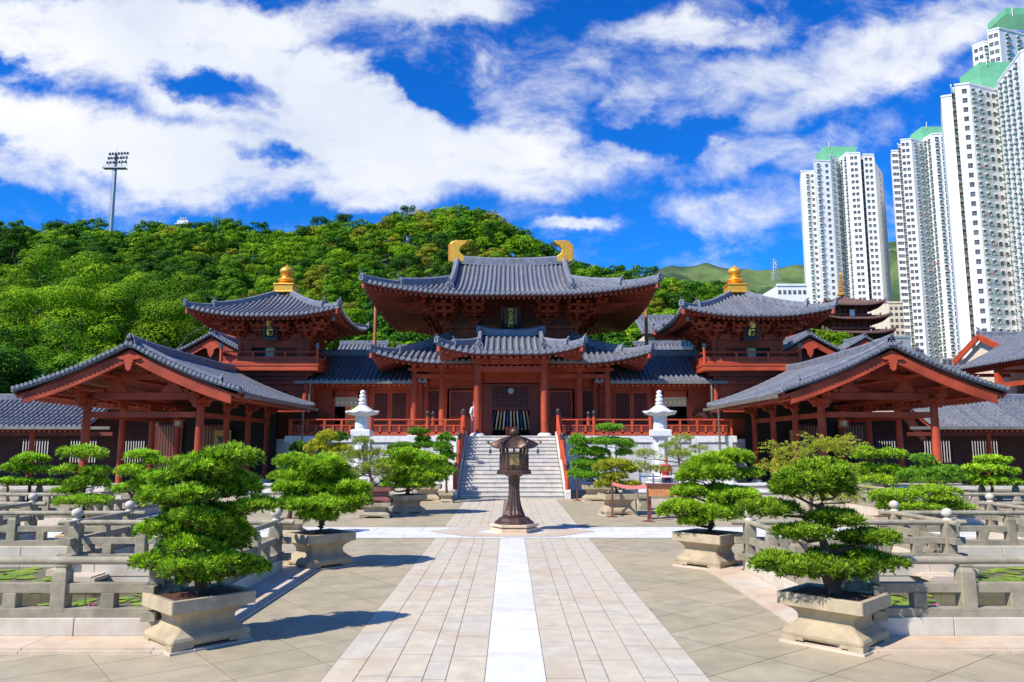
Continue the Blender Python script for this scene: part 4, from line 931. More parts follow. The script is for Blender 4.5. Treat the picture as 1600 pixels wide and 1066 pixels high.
pq = MB(); N = 16; pq.rings([[(.15*cos(2*pi*k/N), yy, 4.75+.15*sin(2*pi*k/N)) for k in range(N)] for yy in (39.2, 39.17)]); pq.build('round_plaque', 'steel', hall)
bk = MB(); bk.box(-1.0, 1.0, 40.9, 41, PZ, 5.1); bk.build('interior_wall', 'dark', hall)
# altar things inside the doorway
al = thing('altar_table', (0, 38.6, PZ), 'small red altar table in the hall doorway behind the bronze lantern', 'table')
t_ = MB(); t_.box(-.3, .3, 38.45, 38.85, PZ+.42, PZ+.48); t_.build('top', 'redl', al); t_ = MB()
for a_ in (-.24, .24):
    for b_ in (38.5, 38.8): t_.box(a_-.03, a_+.03, b_-.03, b_+.03, PZ, PZ+.42)
t_.build('legs', 'redl', al); t_ = MB(); t_.box(-.27, .27, 38.44, 38.46, PZ+.08, PZ+.42); t_.build('front_cloth', 'redl', al)
rg = random.Random(4)
for i in range(11):
    x = -.8+.16*i; tilt = -x*.32; m_ = ('silk_b', 'silk_w', 'silk_g', 'silk_w')[i % 4]
    bn = thing('silk_banner', (x, 39.6, 3.75), (['dark blue', 'white', 'gold', 'second white', 'second dark blue', 'middle white', 'second gold', 'fourth white', 'third dark blue', 'fifth white', 'third gold'][i]+' silk banner from the left in the hall doorway'), 'banner', 'silk banners in the doorway')
    q = MB(); q.prism([(x-.035, 39.6, 3.76), (x+.035, 39.6, 3.76), (x+.035-tilt*.6, 39.6, PZ+.45), (x-.035-tilt*.6, 39.6, PZ+.45)], (0, .02, 0)); q.build('cloth', m_, bn)
    q = MB(); q.cbox((x-tilt*.62, 39.6, PZ+.4), .09, .04, .1); q.build('tassel', 'silk_g', bn)

# ================================================================ SIDES (built once, mirrored)
def gable_roof(parent, name, cx, y0, y1, hw, ze, zr, conc=.3, sp=.25, r=.075, sof=1.2, lift=.0, verge=True, rollend=.8, fr=True):
    """ridge along Y; slopes to left and right; open gable facing -Y"""
    o = newroof()
    prof = lambda d: ze+(zr-ze)*((1-conc)*min(d/hw, 1)+conc*min(d/hw, 1)**2)
    cy = (y0+y1)/2; hl = (y1-y0)/2
    up = lambda y: .10*max(0, (abs(y)-hl*.5)/(hl*.5))**2
    for s in (-1, 1): slope(o, (cx+s*hw, cy), (0, 1), (-s, 0), -hl, hl, lambda x: hw-.02, lambda x, d: prof(d)+up(x), sp=sp, r=r, sof=hw-.02, tl=.3, nd=10)
    n = 12; o['hip'].sweep([(cx, y0-.02+(y1-y0+.04)*i/n, zr+up((i/n*2-1)*hl)) for i in range(n+1)], .26, .34)
    orn_block(o['orn'], (cx, y0-.02, zr+.0), (0, -1), .85)
    for s in (-1, 1): o['edge'].sweep([(cx+s*(hw-d), y0+.05, prof(d)+.06) for d in [hw*i/10 for i in range(11)]], .28, .06)
    for s in (-1, 1):
        if verge:
            # verge: rows of tile ends along the gable edge, and the roll parallel to it
            k = int(hw/.15)
            for i in range(k):
                d = hw*(i+.5)/k; p = (cx+s*(hw-d), y0-.03, prof(d)+.14); o['edge'].cbox(p, .10, .24, .10, 0); o['edge'].cbox((p[0], y0-.12, p[2]-.01), .13, .04, .13)
            for off, hgt in ((.32, .18), ):
                pth = [(cx+s*(hw-d), y0+off, prof(d)+.12) for d in [hw*(1-rollend)+hw*rollend*i/10 for i in range(11)]]; o['hip'].sweep(pth, .2, hgt); orn_block(o['orn'], pth[0], (s, 0), .55)
        q = [(cx+s*(hw-d), y0+.08, prof(d)-.10) for d in [.36+(hw-.36)*i/10 for i in range(11)]]
        if fr:
            for i in range(10):
                a_, b_ = q[i], q[i+1]; fa = o['fascia']; fa.prism([(a_[0], y0+.05, a_[2]+.0), (b_[0], y0+.05, b_[2]+.0), (b_[0], y0+.05, b_[2]-.34), (a_[0], y0+.05, a_[2]-.34)], (0, .08, 0))
                fa.prism([(a_[0], y0+.02, a_[2]-.33), (b_[0], y0+.02, b_[2]-.33), (b_[0], y0+.02, b_[2]-.39), (a_[0], y0+.02, a_[2]-.39)], (0, .12, 0))
    return buildroof(o, name, parent), prof

def pavilion():
    cx = -13.5; nm = side('left', 'right')
    pv_ = thing('gable_pavilion', (cx, 31.5, 0), 'open red timber pavilion with tiled gable facing the ponds, '+side('left of the hall', 'right of the hall'), 'pavilion', 'gable fronted pavilions')
    rf, prof = gable_roof(pv_, 'roof', cx, 27.0, 37.2, 4.0, 3.84, 5.47, conc=.32, sp=.26, sof=2)
    b = MB(); b.box(cx-3.0, cx+3.0, 27.9, 38, -.1, .3); b.build('stone_floor', 'step', pv_, bevel=.02)
    fl = .3; yf = 28.35
    for x in (cx-2.08, cx+2.08):
        for y in (yf, 31, 33.6, 36.2): column(pv_, x, y, fl, 3.62, .15 if y == yf else .12)
    bm = MB(); bm.box(cx-1.95, cx+1.95, yf-.07, yf+.07, 3.02, 3.22); bm.box(cx-1.9, cx+1.9, yf-.09, yf+.09, 3.68, 3.92)
    for x in (cx-2.08, cx+2.08): bm.box(x-.06, x+.06, yf+.1, 36.2, 3.02, 3.2); bm.box(x-.07, x+.07, yf+.12, 37, 3.72, 3.9)
    bm.build('tie_beam', 'red', pv_)
    bm = MB(); bm.box(cx-1.35, cx+1.35, yf-.08, yf+.08, 4.42, 4.6); bm.box(cx-.12, cx+.12, yf-.05, yf+.1, 4.6, 5.25); bm.build('upper_beam', 'red', pv_)
    for s in (-1, 1):
        m_ = MB(); x = cx+s*2.08
        m_.cbox((x, yf, 3.62), .34, .34, .2, 0, 1.25)
        for t in range(3):
            z = 3.48+.2*t; w = .3+.14*t
            m_.beam((x-w, yf, z), (x+w, yf, z), .13, .13); m_.beam((x, yf-w*1.3, z+.01), (x, yf+w, z+.01), .12, .13)
            for q in (-1, 1): m_.cbox((x+q*w*.9, yf, z+.12), .17, .17, .12, 0, 1.3)
            m_.cbox((x, yf-w*1.2, z+.12), .17, .17, .12, 0, 1.3); m_.cbox((x, yf-w*1.35, z-.02), .12, .12, .2, 0, .7)
        m_.build('bracket', 'red', pv_)
        m_ = MB(); xx = cx+s*1.02; pr = [(-.42, 0), (.42, 0), (.36, .06), (.38, .12), (.27, .14), (.28, .22), (.17, .25), (.16, .42), (-.16, .42), (-.17, .25), (-.28, .22), (-.27, .14), (-.38, .12), (-.36, .06)]
        m_.prism([(xx+a_, yf-.07, 3.93+b_*1.1) for a_, b_ in pr], (0, .14, 0)); m_.beam((xx-.45, yf, 4.42), (xx+.45, yf, 4.42), .12, .14); m_.cbox((xx, yf-.15, 4.5), .16, .3, .12); m_.build('strut', 'red', pv_)
        pu = MB()
        for dd in (1.1, 2.05, 3.05): zz = prof(4.0-dd)-.40; pu.tube([(cx+s*dd, 27.16, zz), (cx+s*dd, 37, zz)], .075, 10)
        pu.build('purlin', 'red', pv_, smooth=True)
        for k in range(3):
            m_ = MB(); bracket(m_, cx+s*2.08, 31+2.6*k, 3.35, (s, 0), .6, 2, .45); m_.build('bracket', 'red', pv_)
    # hanging fish ornament under the apex
    pr = [(0, -.72), (.06, -.64), (.13, -.56), (.10, -.48), (.15, -.40), (.13, -.3), (.2, -.24), (.17, -.12), (.35, -.1), (.48, -.04), (.42, .02), (.2, .1), (0, .2)]
    pts = pr+[(-x, z) for x, z in pr[::-1][1:-1]]
    m_ = MB(); m_.prism([(cx+x*.85, 26.96, 5.08+z*.68) for x, z in pts], (0, .07, 0)); m_.build('pendant_board', 'redl', pv_)
    # back wall with slatted windows, stone dado at the side
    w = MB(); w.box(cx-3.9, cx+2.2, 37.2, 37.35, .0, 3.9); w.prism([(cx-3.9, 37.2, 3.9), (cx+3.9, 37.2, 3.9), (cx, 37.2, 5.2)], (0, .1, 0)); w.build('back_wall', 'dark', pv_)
    for x in (cx-3.5, cx-1.45): lattice_window(pv_, x, x+1.2, 1.5, 2.9, 37.1, 9, fr='redd', pane='paper', bars='redd')
    for k in range(4):
        m_ = MB(); m_.box(cx+.9+.62*k, cx+1.5+.62*k, 37.3, 37.4, .2, 2.3); m_.build('marble_panel', 'plat', pv_)
    m_ = MB(); m_.box(cx-.62, cx+.18, 36.85, 36.95, 1.2, 2.72); pb = m_.build('gilded_panel', M['gildp'], pv_)
    m_ = MB()
    for i in range(14):
        a_ = i*.45; m_.cbox((cx-.22+.2*cos(a_*1.3)*sin(a_), 36.84, 2.25+.16*sin(a_*1.7)), .12, .012, .09, 0)
    m_.build('painted_flowers', 'tledge', pb)
    ln = thing('hanging_lantern', (cx+1.05, 28.9, 2.9), 'small dark red square lantern hanging from the tie beam of the %s pavilion' % nm, 'lantern', 'hanging lanterns')
    m_ = MB(); x, y = cx+1.05, 28.9; m_.cbox((x, y, 2.95), .34, .34, .04); m_.cbox((x, y, 2.68), .3, .3, .04); m_.tube([(x, y, 2.97), (x, y, 3.35)], .012, 5)
    for a_ in (-.13, .13):
        for b_ in (-.13, .13): m_.cbox((x+a_, y+b_, 2.81), .025, .025, .26)
    m_.build('frame', 'red', ln); m_ = MB(); m_.cbox((x, y, 2.81), .2, .2, .2); m_.build('shade', 'paper', ln)
    # rain chain at the inner corner, gutter along the inner eave
    gx = cx+4.12; m_ = MB(); m_.beam((gx, 27.2, 3.72), (gx, 37.3, 3.70), .14, .12); m_.build('gutter', 'gutter', pv_)
    rc = thing('rain_chain', (-9.62, 33.9, 0), 'chain of small metal rain cups hanging from the inner eave of the %s pavilion' % nm, 'rain chain', 'rain chains')
    m_ = MB()
    for i in range(24): m_.lathe([(.02, 0), (.06, .07), (.06, .09), (.02, .1)], (gx+.05, 34.6, 1.2+.1*i), 8)
    m_.build('cups', 'gutter', rc)
    # gallery running outward from the pavilion
    gl = thing('side_gallery', (-20.5, 37, 0), 'low tiled gallery with slatted windows running off behind the %s pavilion' % nm, 'gallery', 'side galleries')
    o = newroof(); pf = lambda x, d: 2.88+1.42*(.75*d/2.6+.25*(d/2.6)**2)
    slope(o, (-24.3, 36.0), (1, 0), (0, 1), -4.6, 4.6, lambda x: 2.6, pf, sp=.24, sof=2, nd=8)
    slope(o, (-24.3, 41.2), (1, 0), (0, -1), -4.6, 4.6, lambda x: 2.6, pf, sp=.24, sof=0, nd=6, raf=False)
    o['hip'].sweep([(-28.7, 38.6, 4.3), (-19.6, 38.6, 4.3)], .28, .26); buildroof(o, 'roof', gl)
    m_ = MB(); m_.beam((-28.9, 35.92, 2.8), (-18.6, 35.92, 2.8), .14, .13); m_.build('gutter', 'gutter', gl)
    m_ = MB(); m_.box(-19.6, -9.3, 37.4, 41.5, 3.45, 3.6); m_.box(-19.6, -9.3, 37.36, 37.4, 3.3, 3.6); m_.build('rear_ceiling', 'shade_red', gl)
    for x in (-25.2, -22.6, -20.1): column(gl, x, 36.6, 0, 2.8, .12)
    m_ = MB(); m_.box(-28.9, -18.8, 36.53, 36.67, 2.45, 2.62); m_.build('tie_beam', 'redd', gl)
    m_ = MB()
    wins = [(-24.6, -23.1), (-22.2, -20.7), (-19.7, -18.3), (-17.3, -16.2)]; x = -28
    for a_, b_ in wins+[(-15.4, -15.4)]:
        m_.box(x, a_, 38.9, 39, 0, 3.4); x = b_
        if b_ > a_: m_.box(a_, b_, 38.9, 39, 0, 1.15); m_.box(a_, b_, 38.9, 39, 2.3, 3.4)
    m_.build('rear_wall', 'shade_red', gl)
    for a_, b_ in wins:
        m_ = MB(); n = 11
        for i in range(n): xx = a_+(b_-a_)*(i+.5)/n; m_.box(xx-.03, xx+.03, 38.92, 38.98, 1.15, 2.3)
        m_.build('window_slats', 'shade_red', gl)
    m_ = MB(); m_.box(-28, -15, 35.9, 40, -.1, .12); m_.build('floor_step', 'step', gl)
    gw = thing('garden_wall', (-20, 42, 0), 'pale wall seen through the slats of the %s gallery' % nm, 'wall', 'garden walls behind the galleries'); m_ = MB(); m_.box(-30, -14, 42.4, 42.6, 0, 2.4); m_.build('wall_panel', 'white', gw); m_ = MB(); m_.box(-30.05, -13.95, 42.3, 42.7, 2.4, 2.5); m_.build('coping', 'rail', gw)
M['gildp'] = mat('gilded_panel', (.5, .30, .07), .6, noise=(3, .2))

def tower():
    cx, cy = -11.84, 39.75; nm = side('left', 'right')
    tw = thing('corner_tower', (cx, cy, 0), 'square red timber tower with golden finial and balcony between hall and pavilion, '+side('left', 'right')+' one', 'tower', 'drum and bell towers')
    rf, prof, zF = hiproof(tw, 'roof', cx, cy, 3.66, 3.66, 8.2, 10.0, lift=.42, LC=3.0, conc=.35, sp=.235, r=.07, sof=1.95, hipw=.2, hiph=.24, split=.95, orn=.85)
    f = MB(); f.cbox((cx, cy, 10.12), .98, .98, .34); f.cbox((cx, cy, 10.33), 1.06, 1.06, .08); f.cbox((cx, cy, 9.93), 1.08, 1.08, .08); fo = f.build('finial_base', 'gold', tw, bevel=.02)
    f = MB(); f.lathe([(.42, 0), (.44, .06), (.30, .12), (.42, .18), (.46, .25), (.40, .32), (.27, .37), (.25, .43), (.30, .46), (.22, .52), (.24, .56), (.34, .66), (.36, .75), (.31, .86), (.2, .95), (.09, 1.0), (.04, 1.06), (0, 1.12)], (cx, cy, 10.36), 24); f.build('jewel', 'gold', fo, smooth=True)
    # upper storey
    h = 1.66; z0, z1 = 5.93, 7.42
    c = MB(); c.box(cx-h+.1, cx+h-.1, cy-h+.1, cy+h-.1, 7.1, 8.9); c.build('upper_frieze', 'redd', tw)
    c = MB(); c.box(cx-h+.08, cx+h-.08, cy-h+.35, cy+h-.08, z0, 7.1); c.build('upper_core', 'redd', tw)
    for sx in (-1, 1):
        for sy in (-1, 1): column(tw, cx+sx*h, cy+sy*h, z0, 7.4, .14, base=False)
    m_ = MB(); y = cy-h
    m_.box(cx-h, cx+h, y-.06, y+.06, 7.0, 7.2); m_.box(cx-h, cx+h, y-.04, y+.04, 6.84, 7.0); m_.box(cx-h, cx+h, y-.04, y+.04, z0, 6.2); m_.box(cx-h, cx-1.1, y-.035, y+.035, 6.1, 6.84); m_.box(cx+1.1, cx+h, y-.035, y+.035, 6.1, 6.84)
    for sx in (-1, 1): m_.box(cx+sx*h-.06, cx+sx*h+.06, y, y+2*h, 7.0, 7.2); m_.box(cx+sx*h-.04, cx+sx*h+.04, y, y+2*h, z0, 6.95)
    m_.build('upper_beam', 'red', tw)
    lattice_window(tw, cx+.12, cx+1.1, 6.3, 6.86, y+.06, 12, bars='red', pane='dark')
    m_ = MB(); m_.box(cx-.42, cx+.0, y+.05, y+.09, 6.2, 6.86); m_.build('sliding_panel', 'paper', tw)
    m_ = MB(); m_.box(cx-1.1, cx-.44, y+.1, y+.13, 6.1, 6.84); m_.build('door_opening', 'dark', tw)
    for x in (-h, -.55, .55, h):
        m_ = MB(); bracket(m_, cx+x, cy-h, 7.22, (0, -1), .72, 3, .42); m_.build('bracket', 'red', tw)
    for sx in (-1, 1):
        for yy in (-.8, .2, 1.2): m_ = MB(); bracket(m_, cx+sx*h, cy+yy, 7.22, (sx, 0), .72, 3, .42); m_.build('bracket', 'red', tw)
        m_ = MB(); bracket(m_, cx+sx*h, cy-h, 7.22, (sx, -1), .85, 3, .5); m_.build('corner_bracket', 'red', tw)
    for x in (-1.1, 1.1):
        m_ = MB(); N = 14; pr = [(-.5, 0), (.5, 0), (.3, .1), (.22, .26), (.1, .32), (-.1, .32), (-.22, .26), (-.3, .1)]; m_.prism([(cx+x+a_, cy-h-.1, 7.22+b_) for a_, b_ in pr], (0, .08, 0)); m_.build('camel_hump', 'red', tw)
    nb = thing('tower_name_board', (cx, cy-h-.6, 7.5), 'black framed board with two gold characters under the eave of the %s tower' % nm, 'name board', 'tower name boards')
    m_ = MB(); m_.prism([(cx-.24, cy-h-.62, 7.28), (cx+.24, cy-h-.62, 7.28), (cx+.24, cy-h-.9, 8.05), (cx-.24, cy-h-.9, 8.05)], (0, .06, .01)); m_.build('board', 'black', nb)
    m_ = MB()
    for s in (-1, 1): m_.prism([(cx+s*.24, cy-h-.6, 7.25), (cx+s*.4, cy-h-.65, 7.14), (cx+s*.36, cy-h-.95, 8.12), (cx+s*.24, cy-h-.95, 8.1)], (0, .05, 0))
    m_.prism([(cx-.4, cy-h-.62, 7.13), (cx+.4, cy-h-.62, 7.13), (cx+.28, cy-h-.62, 7.28), (cx-.28, cy-h-.62, 7.28)], (0, .05, 0)); m_.build('frame', 'black', nb)
    text(nb, side('鼓樓', '鐘樓'), cx, cy-h-.81, 7.67, .34, tilt=-.36)
    # balcony
    hb = 2.42; m_ = MB(); m_.box(cx-hb, cx+hb, cy-hb, cy+hb, 5.62, 5.92); bo = m_.build('balcony', 'redl', tw, bevel=.01)
    m_ = MB(); m_.box(cx-hb-.03, cx+hb+.03, cy-hb-.03, cy+hb+.03, 5.86, 5.95); m_.build('edge_board', 'redl', bo)
    cs = [(-hb+.07, -hb+.07), (hb-.07, -hb+.07), (hb-.07, hb-.07), (-hb+.07, hb-.07)]
    def small_rail(p, q):
        P = lambda t, hh: (cx+p[0]+(q[0]-p[0])*t, cy+p[1]+(q[1]-p[1])*t, 5.92+hh)
        r = MB(); r.tube([P(0, .62), P(1, .62)], .035, 8); r.build('balcony_top_rail', 'redl', tw, smooth=True)
        r = MB(); r.beam(P(0, .36), P(1, .36), .06, .05); r.beam(P(0, .1), P(1, .1), .08, .1)
        for i in range(7):
            t = i/6
            if 0 < i < 6 and i % 1 == 0: r.beam(P(t, .05), P(t, .6 if i % 2 == 0 else .36), .09, .09)
        r.build('balcony_rails', 'redl', tw)
        r = MB(); r.beam(P(0, .22), P(1, .22), .02, .22); r.build('balcony_panel', 'red', tw)
    for i in range(4): small_rail(cs[i], cs[(i+1) % 4])
    for i, (a_, b_) in enumerate(cs):
        m_ = MB(); m_.lathe([(.075, 0), (.075, .8)], (cx+a_, cy+b_, 5.92), 12); o = m_.build('balcony_post', 'redl', tw, smooth=True)
        m_ = MB(); m_.lathe([(.085, 0), (.085, .08), (.06, .1), (.1, .17), (.06, .24), (0, .3)], (cx+a_, cy+b_, 6.72), 12); m_.build('post_cap', 'tledge', o, smooth=True)
    m_ = MB()
    for k in range(4): m_.box(cx-1.9, cx+1.9, cy-1.95+.0, cy+1.95, 5.2+.01*k, 5.42)
    m_ = MB(); m_.box(cx-2.0, cx+2.0, cy-2.0, cy+2.0, 5.4, 5.62); m_.box(cx-1.8, cx+1.8, cy-1.8, cy+1.8, 5.2, 5.4); m_.build('balcony_bearers', 'redd', tw)
    # lower storey
    m_ = MB(); m_.box(cx-1.6, cx+1.6, cy-1.6, cy+1.6, 0, 5.22); m_.build('lower_wall', 'red', tw)
    for sx in (-1, 1):
        for sy in (-1, 1): column(tw, cx+sx*h, cy+sy*h, 0, 5.0, .16, base=False)
    m_ = MB(); m_.box(cx-h, cx+h, cy-h-.07, cy-h+.05, 5.0, 5.2); m_.box(cx-h, cx+h, cy-h-.05, cy-h+.05, 3.9, 4.0); m_.build('lower_beam', 'red', tw)
    lattice_window(tw, cx-.78, cx+.78, 4.3, 4.68, cy-1.62, 16, bars='redd')
    wb = MB(); wb.cbox((cx+3.35, cy-3.35, 8.0), .11, .11, .16); wb.tube([(cx+3.35, cy-3.35, 8.08), (cx+3.35, cy-3.35, 8.35)], .01, 5); wb.build('wind_bell', 'gutter', tw)

    # connecting corridor between tower and hall
    co = thing('linking_corridor', (-7.5, 40, PZ), 'red corridor with slatted windows and tiled roof linking main hall and %s tower' % nm, 'corridor', 'linking corridors')
    o = newroof(); pf = lambda x, d: 5.2+1.62*(.55*d/2.9+.45*(d/2.9)**2)+.12*max(0, (abs(x)-2)/1.0)**2*0
    slope(o, (-7.35, 38.1), (1, 0), (0, 1), -3.2, 3.2, lambda x: 2.9, pf, sp=.255, r=.07, sof=1.6)
    slope(o, (-7.35, 43.9), (1, 0), (0, -1), -3.2, 3.2, lambda x: 2.9, pf, sp=.255, r=.07, sof=0, raf=False)
    o['hip'].sweep([(-10.4, 41.0, 6.8), (-4.2, 41.0, 6.8)], .28, .3); buildroof(o, 'roof', co)
    m_ = MB(); m_.beam((-10.75, 38.02, 5.1), (-4.9, 38.02, 5.1), .14, .14); m_.tube([(-9.95, 38.02, 5.05), (-9.95, 38.02, 3.2)], .05, 8); m_.build('gutter', 'gutter', co)
    y = 39.5; m_ = MB(); W_ = [(-9.1, -7.75), (-7.05, -6.25), (-6.15, -5.3)]
    m_.box(-10.3, -4.5, y-.05, y+.08, 4.75, 5.6); m_.box(-10.3, -4.5, y-.05, y+.08, PZ, 3.0); x = -10.3
    for a_, b_ in W_+[(-4.5, -4.5)]: m_.box(x, a_, y-.04, y+.08, 3.0, 4.75); x = b_
    m_.build('corridor_wall', 'red', co)
    for a_, b_ in W_[1:]: lattice_window(co, a_+.06, b_-.06, 3.06, 4.66, y-.02, 10)
    # doorway with a half curtain
    m_ = MB(); m_.box(-9.05, -7.8, y-.03, y+.01, 3.05, 3.08); m_.box(-9.1, -9.02, y-.1, y, 3.0, 4.75); m_.box(-7.83, -7.75, y-.1, y, 3.0, 4.75); m_.box(-9.1, -7.75, y-.1, y, 4.45, 4.76); m_.build('doorway_frame', 'red', co)
    m_ = MB()
    for i in range(5): a_ = -9.0+.235*i; m_.box(a_, a_+.225, y-.06, y-.04, 3.98, 4.45)
    cu = m_.build('half_curtain', 'paper', co)
    m_ = MB()
    for i in range(5): m_.cbox((-8.89+.235*i, y-.065, 4.18), .07, .01, .07, 0)
    m_.build('curtain_motif', 'goldl', cu)
    m_ = MB(); m_.box(-7.7, -4.6, 43.2, 43.3, PZ, 5.1); m_.box(-10.2, -9.3, 43.2, 43.3, PZ, 5.1); m_.box(-9.3, -7.7, 43.2, 43.3, PZ, 2.9); m_.box(-10.2, -4.6, 39.6, 43.2, 5.0, 5.08); m_.build('rear_wall', 'dark', co)
    for x in (-10.2, -7.4, -4.95): column(co, x, 39.35, PZ, 5.2, .11, base=False)
    # garden shrub behind, seen through the doorway
    # halls behind the tower
    for (hx0, zr, hw, y0, y1, lab) in ((-17.7, 9.5, 5.2, 48, 56, 'larger red gabled hall rising behind the %s tower'), (-17.15, 8.25, 3.0, 43.6, 47.6, 'smaller red gabled hall before the larger one behind the %s tower')):
        bh = thing('rear_gable_hall', (hx0, (y0+y1)/2, 0), lab % nm, 'temple building', 'rear gabled halls')
        gable_roof(bh, 'roof', hx0, y0, y1, hw, zr-hw*.5, zr, conc=.25, sp=.3, r=.08, sof=.9)
        m_ = MB(); zz = zr-hw*.5; m_.box(hx0-hw+.9, hx0+hw-.9, y0+.9, y1-.5, 0, zz+.3); m_.prism([(hx0-hw+.9, y0+.9, zz+.3), (hx0+hw-.9, y0+.9, zz+.3), (hx0, y0+.9, zr-.5)], (0, .1, 0)); m_.build('wall', 'redd', bh)
        m_ = MB(); pr = [(0, -.75), (.15, -.5), (.2, -.25), (.5, -.1), (.2, .1), (0, .2), (-.2, .1), (-.5, -.1), (-.2, -.25), (-.15, -.5)]; m_.prism([(hx0+a_, y0-.0, zr-.55+b_) for a_, b_ in pr], (0, .06, 0)); m_.build('pendant_board', 'redl', bh)
    # small roof seen between tower and hall
    sr = thing('small_rear_roof', (-9.0, 50, 0), 'small grey tiled roof showing between the main hall and the %s tower' % nm, 'temple building', 'small rear roofs')
    gable_side = newroof(); pf2 = lambda x, d: 7.55+1.0*d/1.6
    slope(gable_side, (-9.6, 48.4), (1, 0), (0, 1), -1.6, 1.6, lambda x: 1.6, pf2, sp=.27, sof=.8); slope(gable_side, (-9.6, 51.6), (1, 0), (0, -1), -1.6, 1.6, lambda x: 1.6, pf2, sp=.27, sof=0, raf=False)
    gable_side['hip'].sweep([(-11.2, 50, 8.58), (-8.0, 50, 8.58)], .25, .22); buildroof(gable_side, 'roof', sr)
    m_ = MB(); m_.box(-11, -8.2, 48.8, 51.2, 0, 7.5); m_.build('wall', 'redd', sr)
    # pole and crossbar
    pl = thing('wooden_mast', (-7.2, 41.7, 0), 'slim rust coloured mast with a crossbar standing between the main hall and the %s tower' % nm, 'mast', 'rust coloured masts')
    x_, _, z_ = at(588, 437, 42); m_ = MB(); m_.tube([(x_, 42, 0), (x_, 42, z_)], .09, 10); m_.build('pole', 'wood', pl, smooth=True); m_ = MB(); m_.tube([(x_-.05, 42, z_-.05), (x_+1.1, 42, z_-.05)], .05, 8); m_.build('crossbar', 'wood', pl, smooth=True)
    # white stone lantern (stupa)
    sx_, sy_ = -5.98, 31.0
    sl = thing('stone_lantern', (sx_, sy_, 0), 'tall white stone lantern with an umbrella roof and beaded spire, '+side('left of the stairs', 'right of the stairs'), 'stone lantern', 'white stone lanterns')
    O = (sx_, sy_)
    def part(name, prof, n=8, z=0, rot=pi/8, smooth=False): q = MB(); q.lathe(prof, (O[0], O[1], z), n, rot=rot); return q.build(name, M['marble'], sl, smooth=smooth, bevel=0 if smooth else .01)
    part('base', [(.75, 0), (.75, .22), (.62, .25), (.60, .45), (.66, .5), (.66, .58)], 8)
    part('lotus_base', [(.36, 0), (.5, .05), (.56, .12), (.5, .2), (.34, .26), (.31, .3)], 20, .58, 0, True)
    part('shaft', [(.29, 0), (.27, .5), (.27, 1.1), (.31, 1.45)], 8, .88)
    part('platform', [(.34, 0), (.52, .04), (.54, .07), (.54, .28), (.5, .31), (.3, .32)], 4, 2.31, pi/4)
    q = MB(); q.lathe([(.28, 0), (.28, .52), (.36, .58)], (O[0], O[1], 2.62), 8, rot=pi/8); lb = q.build('light_box', M['marble'], sl)
    q = MB(); q.box(O[0]-.08, O[0]+.08, O[1]-.275, O[1]-.25, 2.72, 3.08); q.build('opening', M['marble'], lb)
    N = 8; rings = []
    for r_, z_ in ((.38, 0), (.56, .04), (.64, .09), (.64, .13), (.46, .19), (.33, .28), (.2, .38), (.17, .40)):
        rings.append([(O[0]+(r_*(1+.07*(k % 2 == 0)*(r_ > .55)))*cos(pi/8*k), O[1]+(r_*(1+.07*(k % 2 == 0)*(r_ > .55)))*sin(pi/8*k), 3.19+z_+(.05 if (k % 2 == 0 and r_ > .6) else 0)) for k in range(16)])
    q = MB(); q.rings(rings); q.build('roof', M['marble'], sl)
    part('spire', [(r_*.88, z_*.78) for r_, z_ in [(.2, 0), (.14, .04), (.2, .1), (.2, .14), (.12, .18), (.17, .24), (.19, .3), (.17, .36), (.11, .41), (.15, .46), (.16, .51), (.13, .56), (.09, .6), (.12, .65), (.13, .7), (.09, .77), (0, .82)]], 16, 3.58, 0, True)
M['marble'] = mat('white_marble', (.70, .70, .68), .5, noise=(6, .06))
for s in (1, -1):
    MIR[0] = s; pavilion(); tower()
MIR[0] = 1
# ================================================================ BRONZE LANTERN
LX, LY = .05, 18.4
bl = thing('bronze_lantern', (LX, LY, 0), 'dark bronze lantern with fluted column on hexagonal stone base in the path', 'lantern')
q = MB(); q.lathe([(.56, 0), (.56, .10), (.50, .11), (.50, .13)], (LX, LY, 0), 6, rot=pi/6*0); q.build('stone_plinth', 'kerb', bl, bevel=.01)
q = MB(); q.lathe([(.58, .0), (.58, .06)], (LX, LY, .135), 6); q.build('upper_slab', 'kerb', bl, bevel=.01)
q = MB(); q.lathe([(.47, 0), (.47, .03), (.42, .06), (.36, .12), (.27, .16), (.245, .17)], (LX, LY, .197), 12, rot=pi/12); q.build('foot', 'bronze', bl, smooth=False, bevel=.006)
N = 32; rings = []
for z_, r_ in ((0, .25), (.02, .26), (.05, .245), (.12, .21), (.24, .17), (.38, .143), (.55, .13), (.72, .128), (.85, .14), (.9, .137)):
    fl_ = .10 if .02 < z_ < .87 else 0
    rings.append([(LX+r_*(1-fl_*(k % 2))*cos(2*pi*k/N), LY+r_*(1-fl_*(k % 2))*sin(2*pi*k/N), .367+z_) for k in range(N)])
q = MB(); q.rings(rings); q.build('fluted_column', 'bronze', bl)
q = MB(); q.lathe([(.15, 0), (.2, .03), (.24, .07), (.2, .09)], (LX, LY, 1.265), 12); q.lathe([(.33, 0), (.37, .02), (.40, .03), (.40, .085), (.36, .09)], (LX, LY, 1.345), 6); q.build('platform', 'bronze', bl)
lip = MB()
for k in range(6):
    a0, a1 = pi/3*k, pi/3*(k+1); p = (LX+.4*cos(a0), LY+.4*sin(a0)); r_ = (LX+.4*cos(a1), LY+.4*sin(a1))
    for i in range(5):
        t = (i+.5)/5; lip.cbox((p[0]+(r_[0]-p[0])*t, p[1]+(r_[1]-p[1])*t, 1.35), .06, .02, .045, (a0+a1)/2+pi/2, 1.5)
lip.build('scalloped_lip', 'bronze', bl)
RB_ = .33; zb, zt_ = 1.435, 1.80
fr = MB(); gl_ = MB(); dr = MB()
